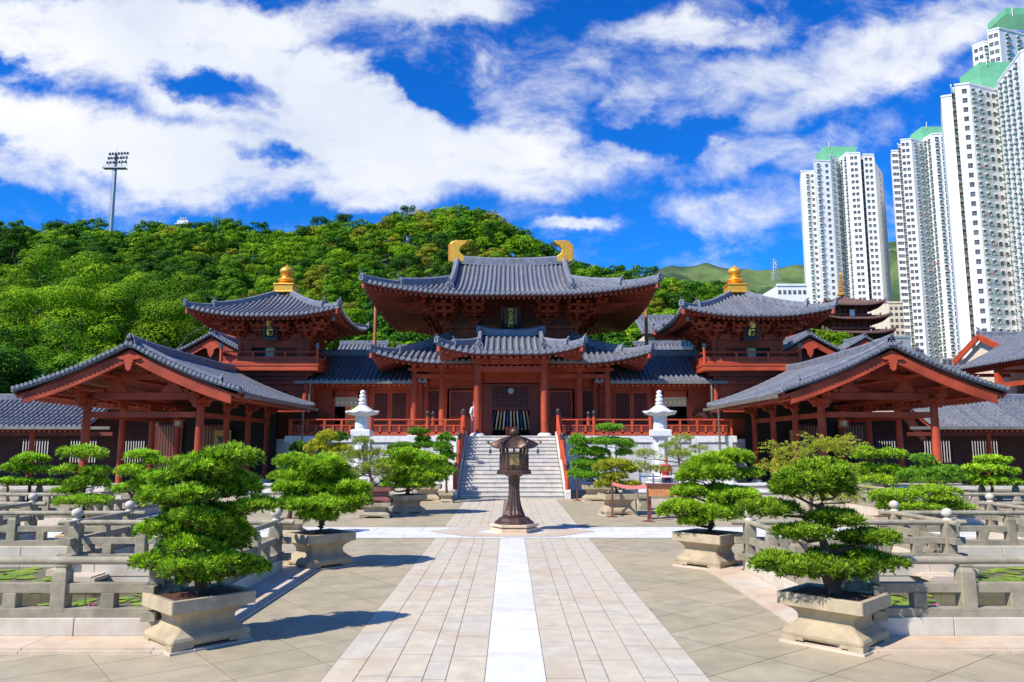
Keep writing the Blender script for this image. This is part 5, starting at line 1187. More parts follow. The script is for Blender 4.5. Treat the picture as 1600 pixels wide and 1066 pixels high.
fr.lathe([(RB_+.0, 0), (RB_+.01, .1), (RB_-.02, .11)], (LX, LY, zb), 6); fr.lathe([(RB_, 0), (RB_+.01, .04)], (LX, LY, zt_), 6)
for k in range(6):
    a0, a1 = pi/3*k, pi/3*(k+1); p = (LX+RB_*cos(a0), LY+RB_*sin(a0)); r_ = (LX+RB_*cos(a1), LY+RB_*sin(a1)); n_ = (cos((a0+a1)/2), sin((a0+a1)/2)); fr.cbox((p[0], p[1], (zb+zt_)/2), .035, .035, zt_-zb, a0)
    P = lambda t, z, o=0: (p[0]+(r_[0]-p[0])*t-n_[0]*(.012-o), p[1]+(r_[1]-p[1])*t-n_[1]*(.012-o), z)
    (gl_ if k % 2 == 0 else dr).prism([P(.08, zb+.1), P(.92, zb+.1), P(.92, zt_), P(.08, zt_)], (-n_[0]*.015, -n_[1]*.015, 0))
    if k % 2 == 0: fr.prism([P(.08, zb+.1, .012), P(.16, zb+.1, .012), P(.16, zt_, .012), P(.08, zt_, .012)], (-n_[0]*.01, -n_[1]*.01, 0)); fr.prism([P(.84, zb+.1, .012), P(.92, zb+.1, .012), P(.92, zt_, .012), P(.84, zt_, .012)], (-n_[0]*.01, -n_[1]*.01, 0))
    fr.cbox((LX+RB_*.98*cos(a0), LY+RB_*.98*sin(a0), zt_+.09), .05, .05, .1, a0); m_ = ((p[0]+r_[0])/2, (p[1]+r_[1])/2); fr.cbox((m_[0], m_[1], zt_+.09), .05, .05, .1, (a0+a1)/2)
fr.build('light_box_frame', 'bronze', bl); gl_.build('brass_mesh_pane', 'brmesh', bl); dr.build('bronze_door', 'bronze', bl)
# curved hexagonal roof
nd_ = 8; rings = []
for i in range(nd_+1):
    t = i/nd_; ring = []
    for k in range(36):
        a_ = 2*pi*k/36; e = abs(((a_/(pi/3)) % 1)-.5)*2; R_ = .48/cos(((a_ % (pi/3))-pi/6))*.87*(1+.17*e**6)
        rad = R_*(1-t)**1.0+.08*t; zz = .40*t**.62*(1)+.0; zz = .02+.25*(1-(1-t)**1.7)+.08*e**5*(1-t)**3
        ring.append((LX+rad*cos(a_), LY+rad*sin(a_), zt_+.13+zz))
    rings.append(ring)
q = MB(); q.rings([[(x, y, z-.03) for x, y, z in rings[0]]]+rings); ro = q.build('roof', 'bronze', bl, smooth=True)
q = MB()
for k in range(6):
    a_ = pi/3*k; q.tube([vadd(rings[i][k*6], (0, 0, .012)) for i in range(nd_+1)], [.02]*(nd_+1), 6)
    t_ = rings[0][k*6]; q.tube([t_, vadd(t_, (.05*cos(a_), .05*sin(a_), .03))], [.02, .03], 6); q.lathe([(.0, -.03), (.032, -.01), (.032, .02), (0, .045)], vadd(t_, (.06*cos(a_), .06*sin(a_), .045)), 8)
    c_ = vadd(t_, (.0, 0, -.03)); q.tube([c_, vadd(c_, (0, 0, -.10))], .006, 5); q.lathe([(.0, 0), (.02, -.01), (.03, -.06), (.036, -.11), (.0, -.11)], vadd(c_, (0, 0, -.08)), 8); q.cbox(vadd(c_, (0, 0, -.22)), .035, .01, .02)
q.build('roof_rib', 'bronze', ro, smooth=True)
q = MB(); q.lathe([(.09, 0), (.10, .02), (.055, .035), (.06, .05), (.10, .08), (.11, .12), (.10, .16), (.07, .20), (.03, .225), (0, .24)], (LX, LY, zt_+.39), 20); q.build('jewel_finial', 'bronze', bl, smooth=True)

# ================================================================ PEOPLE
def person(name_label, x, y, z, h, face, top, bottom, hair, arm='down'):
    """standing figure, one skinned body; face = heading in radians (0 looks towards -Y)"""
    th = thing('person', (x, y, z), name_label, 'person'); k = h/1.72
    def T(p): a_, b_, c_ = p; return ((a_*cos(face)-b_*sin(face))*k, (a_*sin(face)+b_*cos(face))*k, c_*k)
    V = []; E_ = []; Rr = []
    def add(p, r, par=None):
        V.append(T(p)); Rr.append(r*k); i = len(V)-1
        if par is not None: E_.append((par, i))
        return i
    pel = add((0, 0, .95), .135); ch0 = add((0, 0, 1.12), .115, pel); ch = add((0, .01, 1.32), .135, ch0); nk = add((0, .01, 1.45), .06, ch); n2 = add((0, 0, 1.52), .055, nk); hd = add((0, -.01, 1.62), .088, n2); hd2 = add((0, -.01, 1.68), .075, hd)
    for s in (-1, 1):
        sh = add((s*.16, .01, 1.40), .058, ch); eb = add((s*.24, .03, 1.14), .043, sh); wr = add((s*.25, -.06, .92), .028, eb); pm = add((s*.25, -.08, .85), .03, wr)
        for f in range(4): f1 = add((s*(.25), -.11+.022*f, .80), .010, pm); add((s*.245, -.115+.022*f, .755+.008*abs(f-1)), .008, f1)
        t1 = add((s*.235, -.115, .84), .011, pm); add((s*.23, -.135, .80), .009, t1)
        hp = add((s*.09, 0, .88), .10, pel); kn = add((s*.10, -.01, .5), .062, hp); an = add((s*.10, .02, .09), .042, kn); add((s*.11, -.12, .035), .038, an)
    me = bpy.data.meshes.new('body'); me.from_pydata(V, E_, []); me.materials.append(M['skin'])
    o = link_mesh('body', me, th, W[th.name]); sk = o.modifiers.new('skin', 'SKIN'); sk.use_smooth_shade = True
    for i, r_ in enumerate(Rr): me.skin_vertices[0].data[i].radius = (r_, r_*.85 if r_ > .1*k else r_)
    me.skin_vertices[0].data[0].use_root = True
    ss = o.modifiers.new('sub', 'SUBSURF'); ss.levels = 1; ss.render_levels = 2
    def cloth(nm, chains, m):
        for ch_ in chains: pass
        q = MB()
        for pts, rs in chains: q.tube([vadd(T(p), (x, y, z)) for p in pts], [r_*k for r_ in rs], 14, up=(0, 1, 0))
        return q.build(nm, m, th, smooth=True)
    cloth('shirt', [([(0, 0, .86), (0, 0, 1.0), (0, 0, 1.15), (0, .01, 1.3), (0, .01, 1.42), (0, .01, 1.47)], [.17, .165, .15, .17, .15, .07])]+[([(s*.12, .01, 1.42), (s*.185, .015, 1.36), (s*.245, .03, 1.13)], [.07, .075, .06]) for s in (-1, 1)], top)
    cloth('trousers', [([(s*.075, 0, .95), (s*.09, 0, .8), (s*.10, -.005, .5), (s*.10, .02, .08)], [.12, .115, .085, .065]) for s in (-1, 1)], bottom)
    q = MB(); c = vadd(T((0, .012, 1.665)), (x, y, z)); rr = []
    for i in range(7): a_ = pi*.5*i/6; rr.append([(c[0]+.108*k*cos(a_)*cos(b_*pi/8), c[1]+.112*k*cos(a_)*sin(b_*pi/8), c[2]-.03*k+.13*k*sin(a_)) for b_ in range(16)])
    q.rings(rr[:6]); q.build('hair', hair, th, smooth=True)
    q = MB(); q.tube([vadd(T((0, -.095, 1.66)), (x, y, z)), vadd(T((0, -.115, 1.625)), (x, y, z))], [.008*k, .014*k], 6)
    for s in (-1, 1): q.lathe([(0, -.01), (.015*k, 0), (0, .02)], vadd(T((s*.088, 0, 1.635)), (x, y, z)), 6)
    q.build('nose_and_ears', 'skin', th, smooth=True)
    q = MB()
    for s in (-1, 1): q.lathe([(0, -.006), (.009, 0), (0, .006)], vadd(T((s*.032, -.092, 1.645)), (x, y, z)), 6)
    q.build('eyes', 'hair', th)
    return th
person('person in a pale blue shirt and dark trousers half hidden beside the portico column', -1.74, 36.6, PZ, 1.62, .9, 'cloth_w', 'trouser', 'hair')
person('person in a red jacket seen from behind beyond the red rope barrier', 6.0, 30.2, 0, 1.5, pi, 'cloth_r', 'trouser', 'hairl')

# ================================================================ SMALL THINGS RIGHT OF THE PATH
def stanchion(x, y, lab, h=1.0, sign=False):
    t = thing('barrier_post', (x, y, 0), lab, 'barrier post', 'barrier posts')
    q = MB(); q.lathe([(.17, 0), (.17, .012), (.05, .035), (.026, .05), (.026, h-.06), (.034, h-.055), (.034, h)], (x, y, 0), 16); q.build('pole', 'stand', t, smooth=True)
    if sign: q = MB(); q.box(x-.07, x+.07, y-.05, y-.04, h-.02, h+.28); q.build('sign_plate', 'signw', t)
stanchion(2.84, 22.1, 'brown barrier post with the red belt at its top, nearer the path'); stanchion(3.62, 20.8, 'brown barrier post at the right end of the red belt')
stanchion(2.42, 28.6, 'thin red post with a small white notice at the foot of the right handrail', 1.15, True)
bt = thing('barrier_belt', (3.2, 21.4, .9), 'red belt hanging between the two barrier posts', 'belt'); q = MB(); p0, p1 = (2.84, 22.1, .93), (3.62, 20.8, .93)
n = 10; P = [tuple(p0[k]+(p1[k]-p0[k])*i/n-(.07*sin(pi*i/n) if k == 2 else 0) for k in range(3)) for i in range(n+1)]
for i in range(n): q.beam(P[i], P[i+1], .012, .09)
q.build('strap', 'belt', bt)
sb = thing('wooden_box', (4.5, 21.2, 0), 'orange-brown wooden display box on a dark frame behind the right barrier post', 'box'); q = MB(); q.box(3.75, 5.0, 21.3, 21.7, .62, .9); q.build('panel', 'orange', sb); q = MB(); q.box(3.7, 5.05, 21.25, 21.75, .9, .95)
for a_ in (3.78, 4.95): q.box(a_-.03, a_+.03, 21.35, 21.65, 0, .62)
q.build('frame', 'stand', sb)
ws_ = thing('notice_board', (3.5, 22.6, 0), 'small white notice board low between the barrier posts', 'sign'); q = MB(); q.box(3.25, 3.72, 22.9, 22.94, .48, .72); q.build('board', 'signw', ws_); q = MB(); q.box(3.3, 3.33, 22.95, 22.98, 0, .6); q.box(3.64, 3.67, 22.95, 22.98, 0, .6); q.build('legs', 'stand', ws_)
for s in (1, -1):
    MIR[0] = s
    bn = thing('stone_bench', (-5.0, 24.6, 0), 'low grey stone bench with curled feet '+side('left of the path below the pine', 'right of the path behind the barrier'), 'bench', 'stone benches')
    q = MB(); q.box(-5.7, -3.95, 24.3, 24.9, .36, .46); q.build('seat', 'rail', bn, bevel=.01)
    for x in (-5.5, -4.15): q = MB(); q.prism([(x-.18, 24.35, 0), (x+.18, 24.35, 0), (x+.1, 24.35, .18), (x+.14, 24.35, .36), (x-.14, 24.35, .36), (x-.1, 24.35, .18)], (0, .5, 0)); q.build('leg', 'rail', bn)
    # white fence in front of the stone lantern, low planter wall along the platform
    wf = thing('white_fence', (-6, 29.0, 0), 'low white rail fence round the foot of the white stone lantern '+side('left of the stairs', 'right of the stairs'), 'fence', 'low white fences')
    for x in (-7.3, -6.6, -5.3, -4.8): q = MB(); q.box(x-.03, x+.03, 29.0, 29.06, 0, .95); q.build('post', 'white', wf)
    q = MB(); q.box(-7.3, -4.8, 29.01, 29.05, .82, .88); q.box(-7.3, -4.8, 29.01, 29.05, .42, .48); q.build('rails', 'white', wf)
    pw = thing('planter_wall', (-6, 27.5, 0), 'low pale stone planter wall before the platform '+side('on the left side', 'on the right side'), 'wall', 'planter walls'); q = MB(); q.box(-12, -4.3, 26.4, 26.7, 0, .42); q.box(-12, -3.6, 28.4, 28.7, 0, .55); q.build('stone_blocks', 'cwall', pw, bevel=.01); q = MB(); q.box(-12, -4.2, 26.35, 26.75, .42, .5); q.box(-12, -3.5, 28.35, 28.75, .55, .62); q.build('coping', 'white', pw)
MIR[0] = 1

# ================================================================ BUILDINGS BEHIND ON THE RIGHT
# red building with cream end wall between hall and right tower
rb = thing('red_rear_building', (13, 60, 0), 'cream and red building with white window band between hall and right tower', 'building')
x0, _, z0 = at(1026, 552, 60); x1 = at(1100, 552, 60)[0]; zt = at(1050, 524, 60)[2]; xl = at(1008, 540, 60)[0]
q = MB(); q.box(xl, x1+3, 60, 66, 0, zt); q.build('wall', 'cream', rb)
q = MB(); q.box(x0-.1, x1+3, 59.9, 60, zt-.35, zt+.05); q.box(x0-.1, x1+3, 59.9, 60, z0-.2, z0+.1)
for k in range(6): xx = x0+(x1-x0)*k/2.5; q.box(xx-.12, xx+.12, 59.88, 60, z0+.1, zt-.35)
q.build('red_frame', 'red', rb)
for k in range(5):
    xx = x0+(x1-x0)*k/2.5; a_, b_ = xx+.14, xx+(x1-x0)/2.5-.14; w_ = MB(); w_.box(a_, b_, 59.94, 59.99, z0+.45, zt-.45); wo = w_.build('window', 'glass', rb); w_ = MB()
    for i in range(5): xm = a_+(b_-a_)*i/4; w_.box(xm-.02, xm+.02, 59.91, 59.935, z0+.45, zt-.45)
    w_.box(a_, b_, 59.905, 59.93, z0+.45, z0+.5); w_.build('window_bars', 'signw', wo)
o = newroof(); slope(o, ((xl+x1+3)/2, 59.2), (1, 0), (0, 1), -(x1+3-xl)/2-.4, (x1+3-xl)/2+.4, lambda x: 3.8, lambda x, d: zt+.1+d*.45, sp=.35, r=.09, sof=.8); o['hip'].sweep([(xl-.4, 63, zt+1.85), (x1+3.4, 63, zt+1.85)], .3, .3); buildroof(o, 'roof', rb)

# large building far right: long eave running towards the camera, cream gable behind
bb = thing('right_annex', (31, 46, 0), 'large cream walled building with red frames and steep tiled roof at the right edge', 'building')
o = newroof(); slope(o, (27.35, 41.5), (0, 1), (1, 0), -6.5, 5.0, lambda x: 4.4, lambda x, d: 6.68+2.5*(.8*d/4.4+.2*(d/4.4)**2), sp=.27, r=.08, sof=1.2)
o['hip'].sweep([(31.7, 35, 9.2), (31.7, 46.6, 9.2)], .35, .3); buildroof(o, 'roof', bb)
q = MB(); q.box(31.4, 46, 48.0, 53.0, 0, 7.8); q.prism([(31.4, 48.0, 7.8), (31.4, 53.0, 7.8), (31.4, 50.5, 9.05)], (15, 0, 0)); q.box(30.2, 30.4, 35, 47.2, 0, 7.6); q.build('wall', 'cream', bb)
o = newroof(); slope(o, (39, 47.5), (1, 0), (0, 1), -7.8, 8, lambda x: 3.0, lambda x, d: 7.85+1.4*d/3.0, sp=.3, sof=0, raf=False); o['hip'].sweep([(31.1, 50.5, 9.2), (46.5, 50.5, 9.2)], .3, .3); orn_block(o['orn'], (31.1, 50.5, 9.1), (-1, 0), 1.3); buildroof(o, 'rear_roof', bb)
q = MB(); q.beam((31.1, 47.5, 7.75), (31.1, 50.5, 9.15), .12, .4); q.beam((31.1, 53.5, 7.75), (31.1, 50.5, 9.15), .12, .4); q.build('bargeboard', 'redl', bb)
q = MB(); q.box(27.75, 27.95, 35, 46.5, 5.25, 5.5); q.box(27.75, 27.95, 35, 46.5, 6.3, 6.55); q.box(27.75, 27.95, 35, 46.5, 3.6, 3.9)
for yy in (46.3, 43.6, 40.9, 38.2): q.box(27.68, 28.02, yy-.18, yy+.18, 0, 6.5); q.box(28.0, 30.2, yy-.08, yy+.08, 6.1, 6.3)
q.build('red_frame', 'redl', bb)
for yy in (45, 42.2, 39.5): q = MB(); q.box(30.12, 30.22, yy-.6, yy+.6, 4.4, 5.6); w_ = q.build('window', 'glass', bb); q = MB(); q.box(30.08, 30.115, yy-.65, yy+.65, 5.6, 5.68); q.box(30.08, 30.115, yy-.65, yy+.65, 4.32, 4.4); q.box(30.08, 30.115, yy-.03, yy+.03, 4.4, 5.6); q.build('window_frame', 'red', w_)

# roof terrace with air-conditioning units
tr_ = thing('rear_tiled_hall', (28, 54, 0), 'low grey tiled roof left of the cream building at the right edge', 'temple building'); c0 = at(1452, 590, 54); c1 = at(1530, 575, 54); o = newroof()
slope(o, ((c0[0]+c1[0])/2, 52.5), (1, 0), (0, 1), -2.6, 2.6, lambda x: 2.6, lambda x, d: c0[2]-.6+d*.5, sp=.3, sof=.6); o['hip'].sweep([(c0[0]-.5, 55.2, c0[2]+.7), (c1[0]+.5, 55.2, c0[2]+.7)], .3, .25); buildroof(o, 'roof', tr_); q = MB(); q.box(c0[0]-.3, c1[0]+.3, 53.2, 57, 0, c0[2]-.5); q.build('wall', 'cream', tr_)
for k, px in enumerate((1474, 1482, 1490, 1498, 1507)):
    c_ = at(px, 567, 62); ac = thing('ac_condenser', (c_[0], 62, c_[2]), ['first', 'second', 'third', 'fourth', 'fifth'][k]+' grey condenser from the left on the roof terrace', 'air conditioner', 'air conditioning condensers'); q = MB(); q.cbox((c_[0], 62, c_[2]), .36, .36, .75); q.build('casing', 'acm', ac); q = MB()
    for i in range(6): q.box(c_[0]-.15, c_[0]+.15, 61.8, 61.818, c_[2]-.3+.1*i, c_[2]-.25+.1*i)
    q.build('fins', 'dark', ac)
pl_ = thing('roof_terrace', (28, 62, 0), 'flat roofed block carrying the condensers', 'building'); c_ = at(1490, 575, 62); q = MB(); q.box(c_[0]-1.3, c_[0]+3, 61.3, 64, 0, c_[2]); q.build('wall', 'cream', pl_); q = MB(); q.box(c_[0]-1.35, c_[0]+3.05, 61.25, 61.35, c_[2], c_[2]+.06); q.build('parapet', 'white', pl_)
for (px, py, hw, Y, lab) in ((1352, 528, 1.45, 64, 'tiny cream gable with a red bargeboard below the pagoda'), (1434, 553, 2.6, 58, 'low red bargeboarded gable right of the right pavilion apex')):
    c_ = at(px, py, Y); t = thing('small_gable', (c_[0], Y, 0), lab, 'temple building'); gable_roof(t, 'roof', c_[0], Y, Y+4, hw, c_[2]-hw*.55, c_[2], sp=.3, sof=.6, conc=.15); q = MB(); q.prism([(c_[0]-hw+.3, Y+.4, 0), (c_[0]-hw+.3, Y+.4, c_[2]-hw*.55), (c_[0], Y+.4, c_[2]-.3), (c_[0]+hw-.3, Y+.4, c_[2]-hw*.55), (c_[0]+hw-.3, Y+.4, 0)], (0, 3, 0)); q.build('wall', 'cream', t)

# pagoda
PY_ = 105.0; pc = at(1337, 500, PY_)[0]
pg = thing('pagoda', (pc, PY_+4, 0), 'dark red tiered pagoda with golden spire before the leftmost tower block', 'pagoda')
tiers = [(476, 4.2), (498, 4.55), (521, 5.0), (545, 5.4), (570, 5.8)]
for i, (py, hw) in enumerate(tiers):
    z = at(1337, py, PY_)[2]; o = newroof(); last = i == 0
    t_, pr_, zf_ = hiproof(pg, 'tier_roof', pc, PY_+4, hw, hw, z, z+(1.7 if last else .5), skirt=None if last else 2.2, lift=.55, LC=3, conc=.3, sp=.5, r=.12, sof=1.9, hipw=.3, hiph=.25, split=1.2, raf=False)
    t_.data.materials[0] = M['ptile']
    for ch in t_.children:
        if ch.name.startswith('ridge') or ch.name.startswith('eave'): ch.data.materials[0] = M['ptile']
    q = MB(); q.box(pc-hw*.55, pc+hw*.55, PY_+4-hw*.55, PY_+4+hw*.55, z-1.6, z+.5); q.build('tier_wall', 'redd', pg)
    q = MB()
    for k in range(7): xx = pc-hw*.55+hw*1.1*k/6; q.box(xx-.08, xx+.08, PY_+4-hw*.6, PY_+4-hw*.55, z-1.5, z-.1)
    q.box(pc-hw*.68, pc+hw*.68, PY_+4-hw*.68, PY_+4-hw*.66, z-1.35, z-1.05); q.build('tier_frame', 'red', pg)
q = MB(); q.box(pc-3.5, pc+3.5, PY_+.5, PY_+7.5, 0, at(1337, 570, PY_)[2]); q.build('base_wall', 'redd', pg)
zs = at(1337, 462, PY_+4)[2]; ztip = at(1337, 425, PY_+4)[2]; q = MB(); q.lathe([(.55, 0), (.6, .25), (.3, .4), (.1, .5), (.08, ztip-zs-.3), (0, ztip-zs)], (pc, PY_+4, zs), 12)
for k in range(9): zz = zs+.6+k*.3; rr3 = .46-.03*k; q.lathe([(.08, 0), (rr3, .04), (rr3, .12), (.08, .16)], (pc, PY_+4, zz), 14)
q.build('spire', 'gold', pg)
q = MB(); q.box(pc-.35, pc+.35, PY_+.9, PY_+1.0, at(1337, 492, PY_)[2], at(1337, 482, PY_)[2]); q.build('plaque', 'signw', pg)

# ================================================================ TOWER BLOCKS
def block(name_label, verts, refy, tops, pats, fl=2.78, back=16, zmin=12, unitw=1.0, green=None, cat='tower block'):
    """verts: (px, Y) plan corners read at image row refy; tops: height per face; pats: window columns per face"""
    V2 = [(at(px, refy, Y)[0], Y) for px, Y in verts]
    cx_ = sum(v[0] for v in V2)/len(V2)
    t = thing('tower_block', (cx_, V2[0][1]+8, 0), name_label, cat, 'residential tower blocks')
    bd = MB(); ymax = max(v[1] for v in V2)+back
    for i in range(len(V2)-1):
        a_, b_ = V2[i], V2[i+1]
        fb_ = (ymax+.01*i); bd.prism([(a_[0], a_[1], -.5), (b_[0], b_[1], -.5), (b_[0]*fb_/b_[1]+(.4 if i < len(V2)-2 else 0), fb_, -.5), (a_[0]*fb_/a_[1]+.4, fb_, -.5)], (0, 0, tops[i]+.5))
    bd.build('walls', 'twall', t)
    cp = MB()
    for i in range(len(V2)-1): cp.beam((V2[i][0], V2[i][1]-.05, tops[i]+.15), (V2[i+1][0], V2[i+1][1]-.05, tops[i]+.15), .3, .5)
    cp.build('parapet', 'twall', t)
    items = []
    for i in range(len(V2)-1):
        a_, b_ = V2[i], V2[i+1]; dx, dy = b_[0]-a_[0], b_[1]-a_[1]; L_ = sqrt(dx*dx+dy*dy); n_ = (dy/L_, -dx/L_); rz = atan2(dy, dx)
        nf = int((tops[i]-zmin-1.2)/fl)
        for (u, kind, w) in pats[i]:
            for f in range(nf):
                z = tops[i]-2.1-f*fl; items.append((a_[0]+dx*u, a_[1]+dy*u, z, n_, rz, kind, w))
    rg = random.Random(len(name_label))
    def unit_(mbs, it):
        x, y, z, n_, rz, kind, w = it; c = (x+n_[0]*.04, y+n_[1]*.04, z); d = (cos(rz), sin(rz))
        mbs['frame'].cbox((x+n_[0]*.015, y+n_[1]*.015, z), w+.16, .09, 1.36, rz)
        mbs['pane'].cbox((x+n_[0]*.04, y+n_[1]*.04, z), w, .08, 1.2, rz)
        mbs['frame'].cbox((x+n_[0]*.07, y+n_[1]*.07, z), .07, .08, 1.2, rz)
        if kind == 'a':
            o_ = .75*w; mbs['ledge'].cbox((x+n_[0]*.4, y+n_[1]*.4, z-.78), w+.5, .8, .14, rz); mbs['hood'].cbox((x+n_[0]*.3, y+n_[1]*.3, z+.74), w+.3, .6, .09, rz)
            mbs['ac'].cbox((x+n_[0]*.35-d[0]*.1, y+n_[1]*.35-d[1]*.1, z-.45), .8, .5, .52, rz)
        else: mbs['hood'].cbox((x+n_[0]*.12, y+n_[1]*.12, z+.7), w+.1, .3, .07, rz)
    keys = (('frame', 'tframe'), ('pane', 'tglass'), ('ledge', 'tledge'), ('hood', 'twall'), ('ac', 'acm'))
    items.sort(key=lambda it: it[1]-it[2]*.05)
    for it in items[:100]:
        mbs = {k: MB() for k, _ in keys}; unit_(mbs, it); w_ = mbs['pane'].build('window', 'tglass', t)
        mbs['frame'].build('window_frame', 'tframe', w_)
        if mbs['ledge'].v: mbs['ledge'].build('ledge', 'tledge', w_); mbs['ac'].build('ac_unit', 'acm', w_)
        mbs['hood'].build('sun_hood', 'twall', w_)
    if len(items) > 100:
        mbs = {k: MB() for k, _ in keys}
        for it in items[100:]: unit_(mbs, it)
        wo = mbs['pane'].build('other_windows', 'tglass', t); tagit(wo, kind='stuff')
        for k, m_ in keys:
            if k != 'pane' and mbs[k].v: mbs[k].build('other_'+{'frame': 'frames', 'ledge': 'ledges', 'hood': 'hoods', 'ac': 'ac_units'}[k], m_, wo)['kind'] = 'stuff'
        # laundry on poles
        ld = MB()
        for k in range(26):
            x, y, z, n_, rz, kind, w = rg.choice(items)
            if kind == 'a': ld.cbox((x+n_[0]*1.1, y+n_[1]*1.1, z-.7), .5, .06, .9, rz)
        if ld.v: ld.build('laundry', 'belt', t)
    if green:
        for (pxa, pxb, pyt, Yg, zlow) in green:
            q = MB(); xa_ = at(pxa, pyt, Yg)[0]; xb_ = at(pxb, pyt, Yg)[0]; q.box(xa_, xb_, Yg, Yg+10, zlow, at(pxa, pyt, Yg)[2]); g_ = q.build('lift_machine_room', 'tgreen', t)
            q = MB(); q.box(xb_-(xb_-xa_)*.35, xb_-(xb_-xa_)*.2, Yg-.06, Yg, zlow+1.5, zlow+5); q.build('door', 'tledge', g_); q = MB(); q.tube([(xa_+2, Yg-.3, at(pxa, pyt, Yg)[2]-1), (xa_+2, Yg-.3, at(pxa, pyt, Yg)[2]+2)], .12, 6); q.build('antenna', 'twall', g_)
    return t
w1 = 1.1
P2 = lambda *us: [(u, 'p', w1) for u in us]
A2 = lambda *us: [(u, 'a', w1) for u in us]
HA = lambda py, Y: at(1300, py, Y)[2]
block('white tower block with a green roof box behind the pagoda, leftmost of the tower blocks',
 [(1255.5, 348), (1258, 334), (1279, 334), (1279.5, 329), (1306, 330), (1320, 336), (1334, 328), (1354, 327), (1354.5, 331), (1358, 331), (1358.5, 328), (1376, 328), (1377, 334), (1389, 350)], 400,
 [HA(268, 334)]*2+[HA(251, 329)]*2+[HA(247, 333), HA(241, 330), HA(239, 327)]+[HA(243, 329)]*4+[HA(256, 334)]*2,
 [[], A2(.5)+P2(.85), [], A2(.25)+P2(.75, .55)[:1], A2(.3, .75), A2(.3, .75), P2(.3, .62), [], A2(.5), [], P2(.25, .65), [], P2(.5)], green=[(1288, 1338, 229, 338, 118)])
HB = lambda py, Y: at(1430, py, Y)[2]
block('white tower block with a green roof box between its smaller and its larger neighbours',
 [(1402, 330), (1404, 318), (1415, 318), (1415.5, 319.5), (1419.5, 319.5), (1420, 314), (1437, 313), (1456, 316), (1470, 311), (1520, 309), (1521, 325)], 400,
 [HB(236, 318)]*2+[HB(228, 320)]*2+[HB(219, 314)]*3+[HB(215, 314), HB(210, 311), HB(208, 311), HB(208, 311)],
 [[], P2(.25, .7), [], A2(.5), [], P2(.2, .6), A2(.3, .75), A2(.25, .7), A2(.15, .35, .6, .85), []], green=[(1440, 1475, 198, 320, 125)])
HC_ = lambda py, Y: at(1520, py, Y)[2]
block('largest and nearest white tower block with green ledges at the right edge',
 [(1487, 232), (1490, 215), (1507, 214), (1507.5, 216), (1513, 216), (1513.5, 209), (1537, 208), (1578, 212), (1584, 207), (1625, 190), (1660, 186), (1661, 230)], 400,
 [HC_(152, 215)]*2+[HC_(139, 216)]*2+[HC_(131, 208)]*6+[HC_(131, 208)]*1,
 [[], [], [], A2(.5), [], P2(.62), A2(.12, .40)+P2(.68, .9), A2(.5), A2(.12, .34, .56, .8), A2(.3, .7), []], green=[(1530, 1640, 97, 214, 100)])
HD = lambda py, Y: at(1550, py, Y)[2]
block('white tower block showing only its top above the largest block at the upper right corner',
 [(1517, 262), (1518, 246), (1536, 243), (1543, 243), (1543.5, 236), (1562, 234), (1600, 238), (1660, 236), (1661, 260)], 60,
 [HD(66, 243)]*3+[HD(47, 235)]*5, [[], P2(.3, .75), A2(.5), [], P2(.25, .7), A2(.3, .75), A2(.3, .75), []], green=[(1572, 1660, 22, 244, 150)])
# low-rise blocks
def lowrise(lab, x0, x1, yt, yb, Y, m, floors, cols, name='apartment_building'):
    a_ = at(x0, yt, Y); b_ = at(x1, yb, Y); t = thing(name, ((a_[0]+b_[0])/2, Y, 0), lab, 'building'); q = MB(); q.box(a_[0], b_[0], Y, Y+15, 0, a_[2]); q.build('wall', m, t); q = MB(); q.box(a_[0]-.2, b_[0]+.2, Y-.25, Y+.05, a_[2], a_[2]+.7); q.build('parapet', m, t)
    for f in range(floors):
        z = a_[2]-2-f*(a_[2]-b_[2]-1)/floors
        for c in range(cols): x = a_[0]+(b_[0]-a_[0])*(c+.5)/cols; q = MB(); q.cbox((x, Y-.03, z), (b_[0]-a_[0])/cols*.6, .08, 1.3); q.build('window', 'tglass', t)
    return t
lowrise('small white building in front of the mountain, left of the leftmost tower block', 1214, 1262, 447, 475, 240, 'twall', 1, 6)
lowrise('pale apartment building squeezed between the leftmost and the middle tower block', 1388, 1416, 474, 545, 300, 'cream', 7, 3)
lowrise('flat dark grey building at the foot of the leftmost tower block', 1380, 1425, 528, 560, 230, 'steel', 0, 0)

# ================================================================ MASTS
def mast(px, pt, pb, Y, lab, full=True):
    x, _, zt = at(px, pt, Y); zb = at(px, pb, Y)[2]; t = thing('floodlight_mast', (x, Y, zb-8), lab, 'floodlight mast', 'stadium floodlight masts')
    q = MB(); q.lathe([(.75, 0), (.45, zt-zb+8)], (x, Y, zb-8), 12); q.build('pole', 'steel', t, smooth=True)
    q = MB(); zz = zt-4.4; q.cbox((x-.2, Y, zz-.6), 8.0, 2.2, .35); q.cbox((x-.2, Y-1.0, zz+.3), 8.0, .08, .08)
    for k in range(9): q.cbox((x-4+k*.95, Y-1.0, zz-.1), .08, .08, .9)
    q.tube([(x-.9, Y-.6, zb-8), (x-.75, Y-.4, zz)], .1, 5); q.tube([(x, Y, zt), (x, Y, zt+3)], .06, 5); q.build('service_platform', 'steel', t)
    q = MB()
    for r_ in range(3): q.beam((x-2.8+.3*r_, Y-.5, zz+1.1+r_*1.55), (x+4.2+.1*r_, Y-.5, zz+1.4+r_*1.6), .12, .12)
    for xx in (-2, 0, 2.2, 4): q.beam((x+xx, Y-.4, zz), (x+xx, Y-.4, zz+4.8), .12, .12)
    q.build('light_frame', 'steel', t)
    for r_ in range(3):
        for k in range(7):
            l = MB(); c = (x-2.5+.3*r_+k*1.05, Y-.8, zz+1.2+r_*1.6+.05*k); l.cbox(c, .75, .5, .8, .3, .8); l.build('floodlight', 'glass', t)
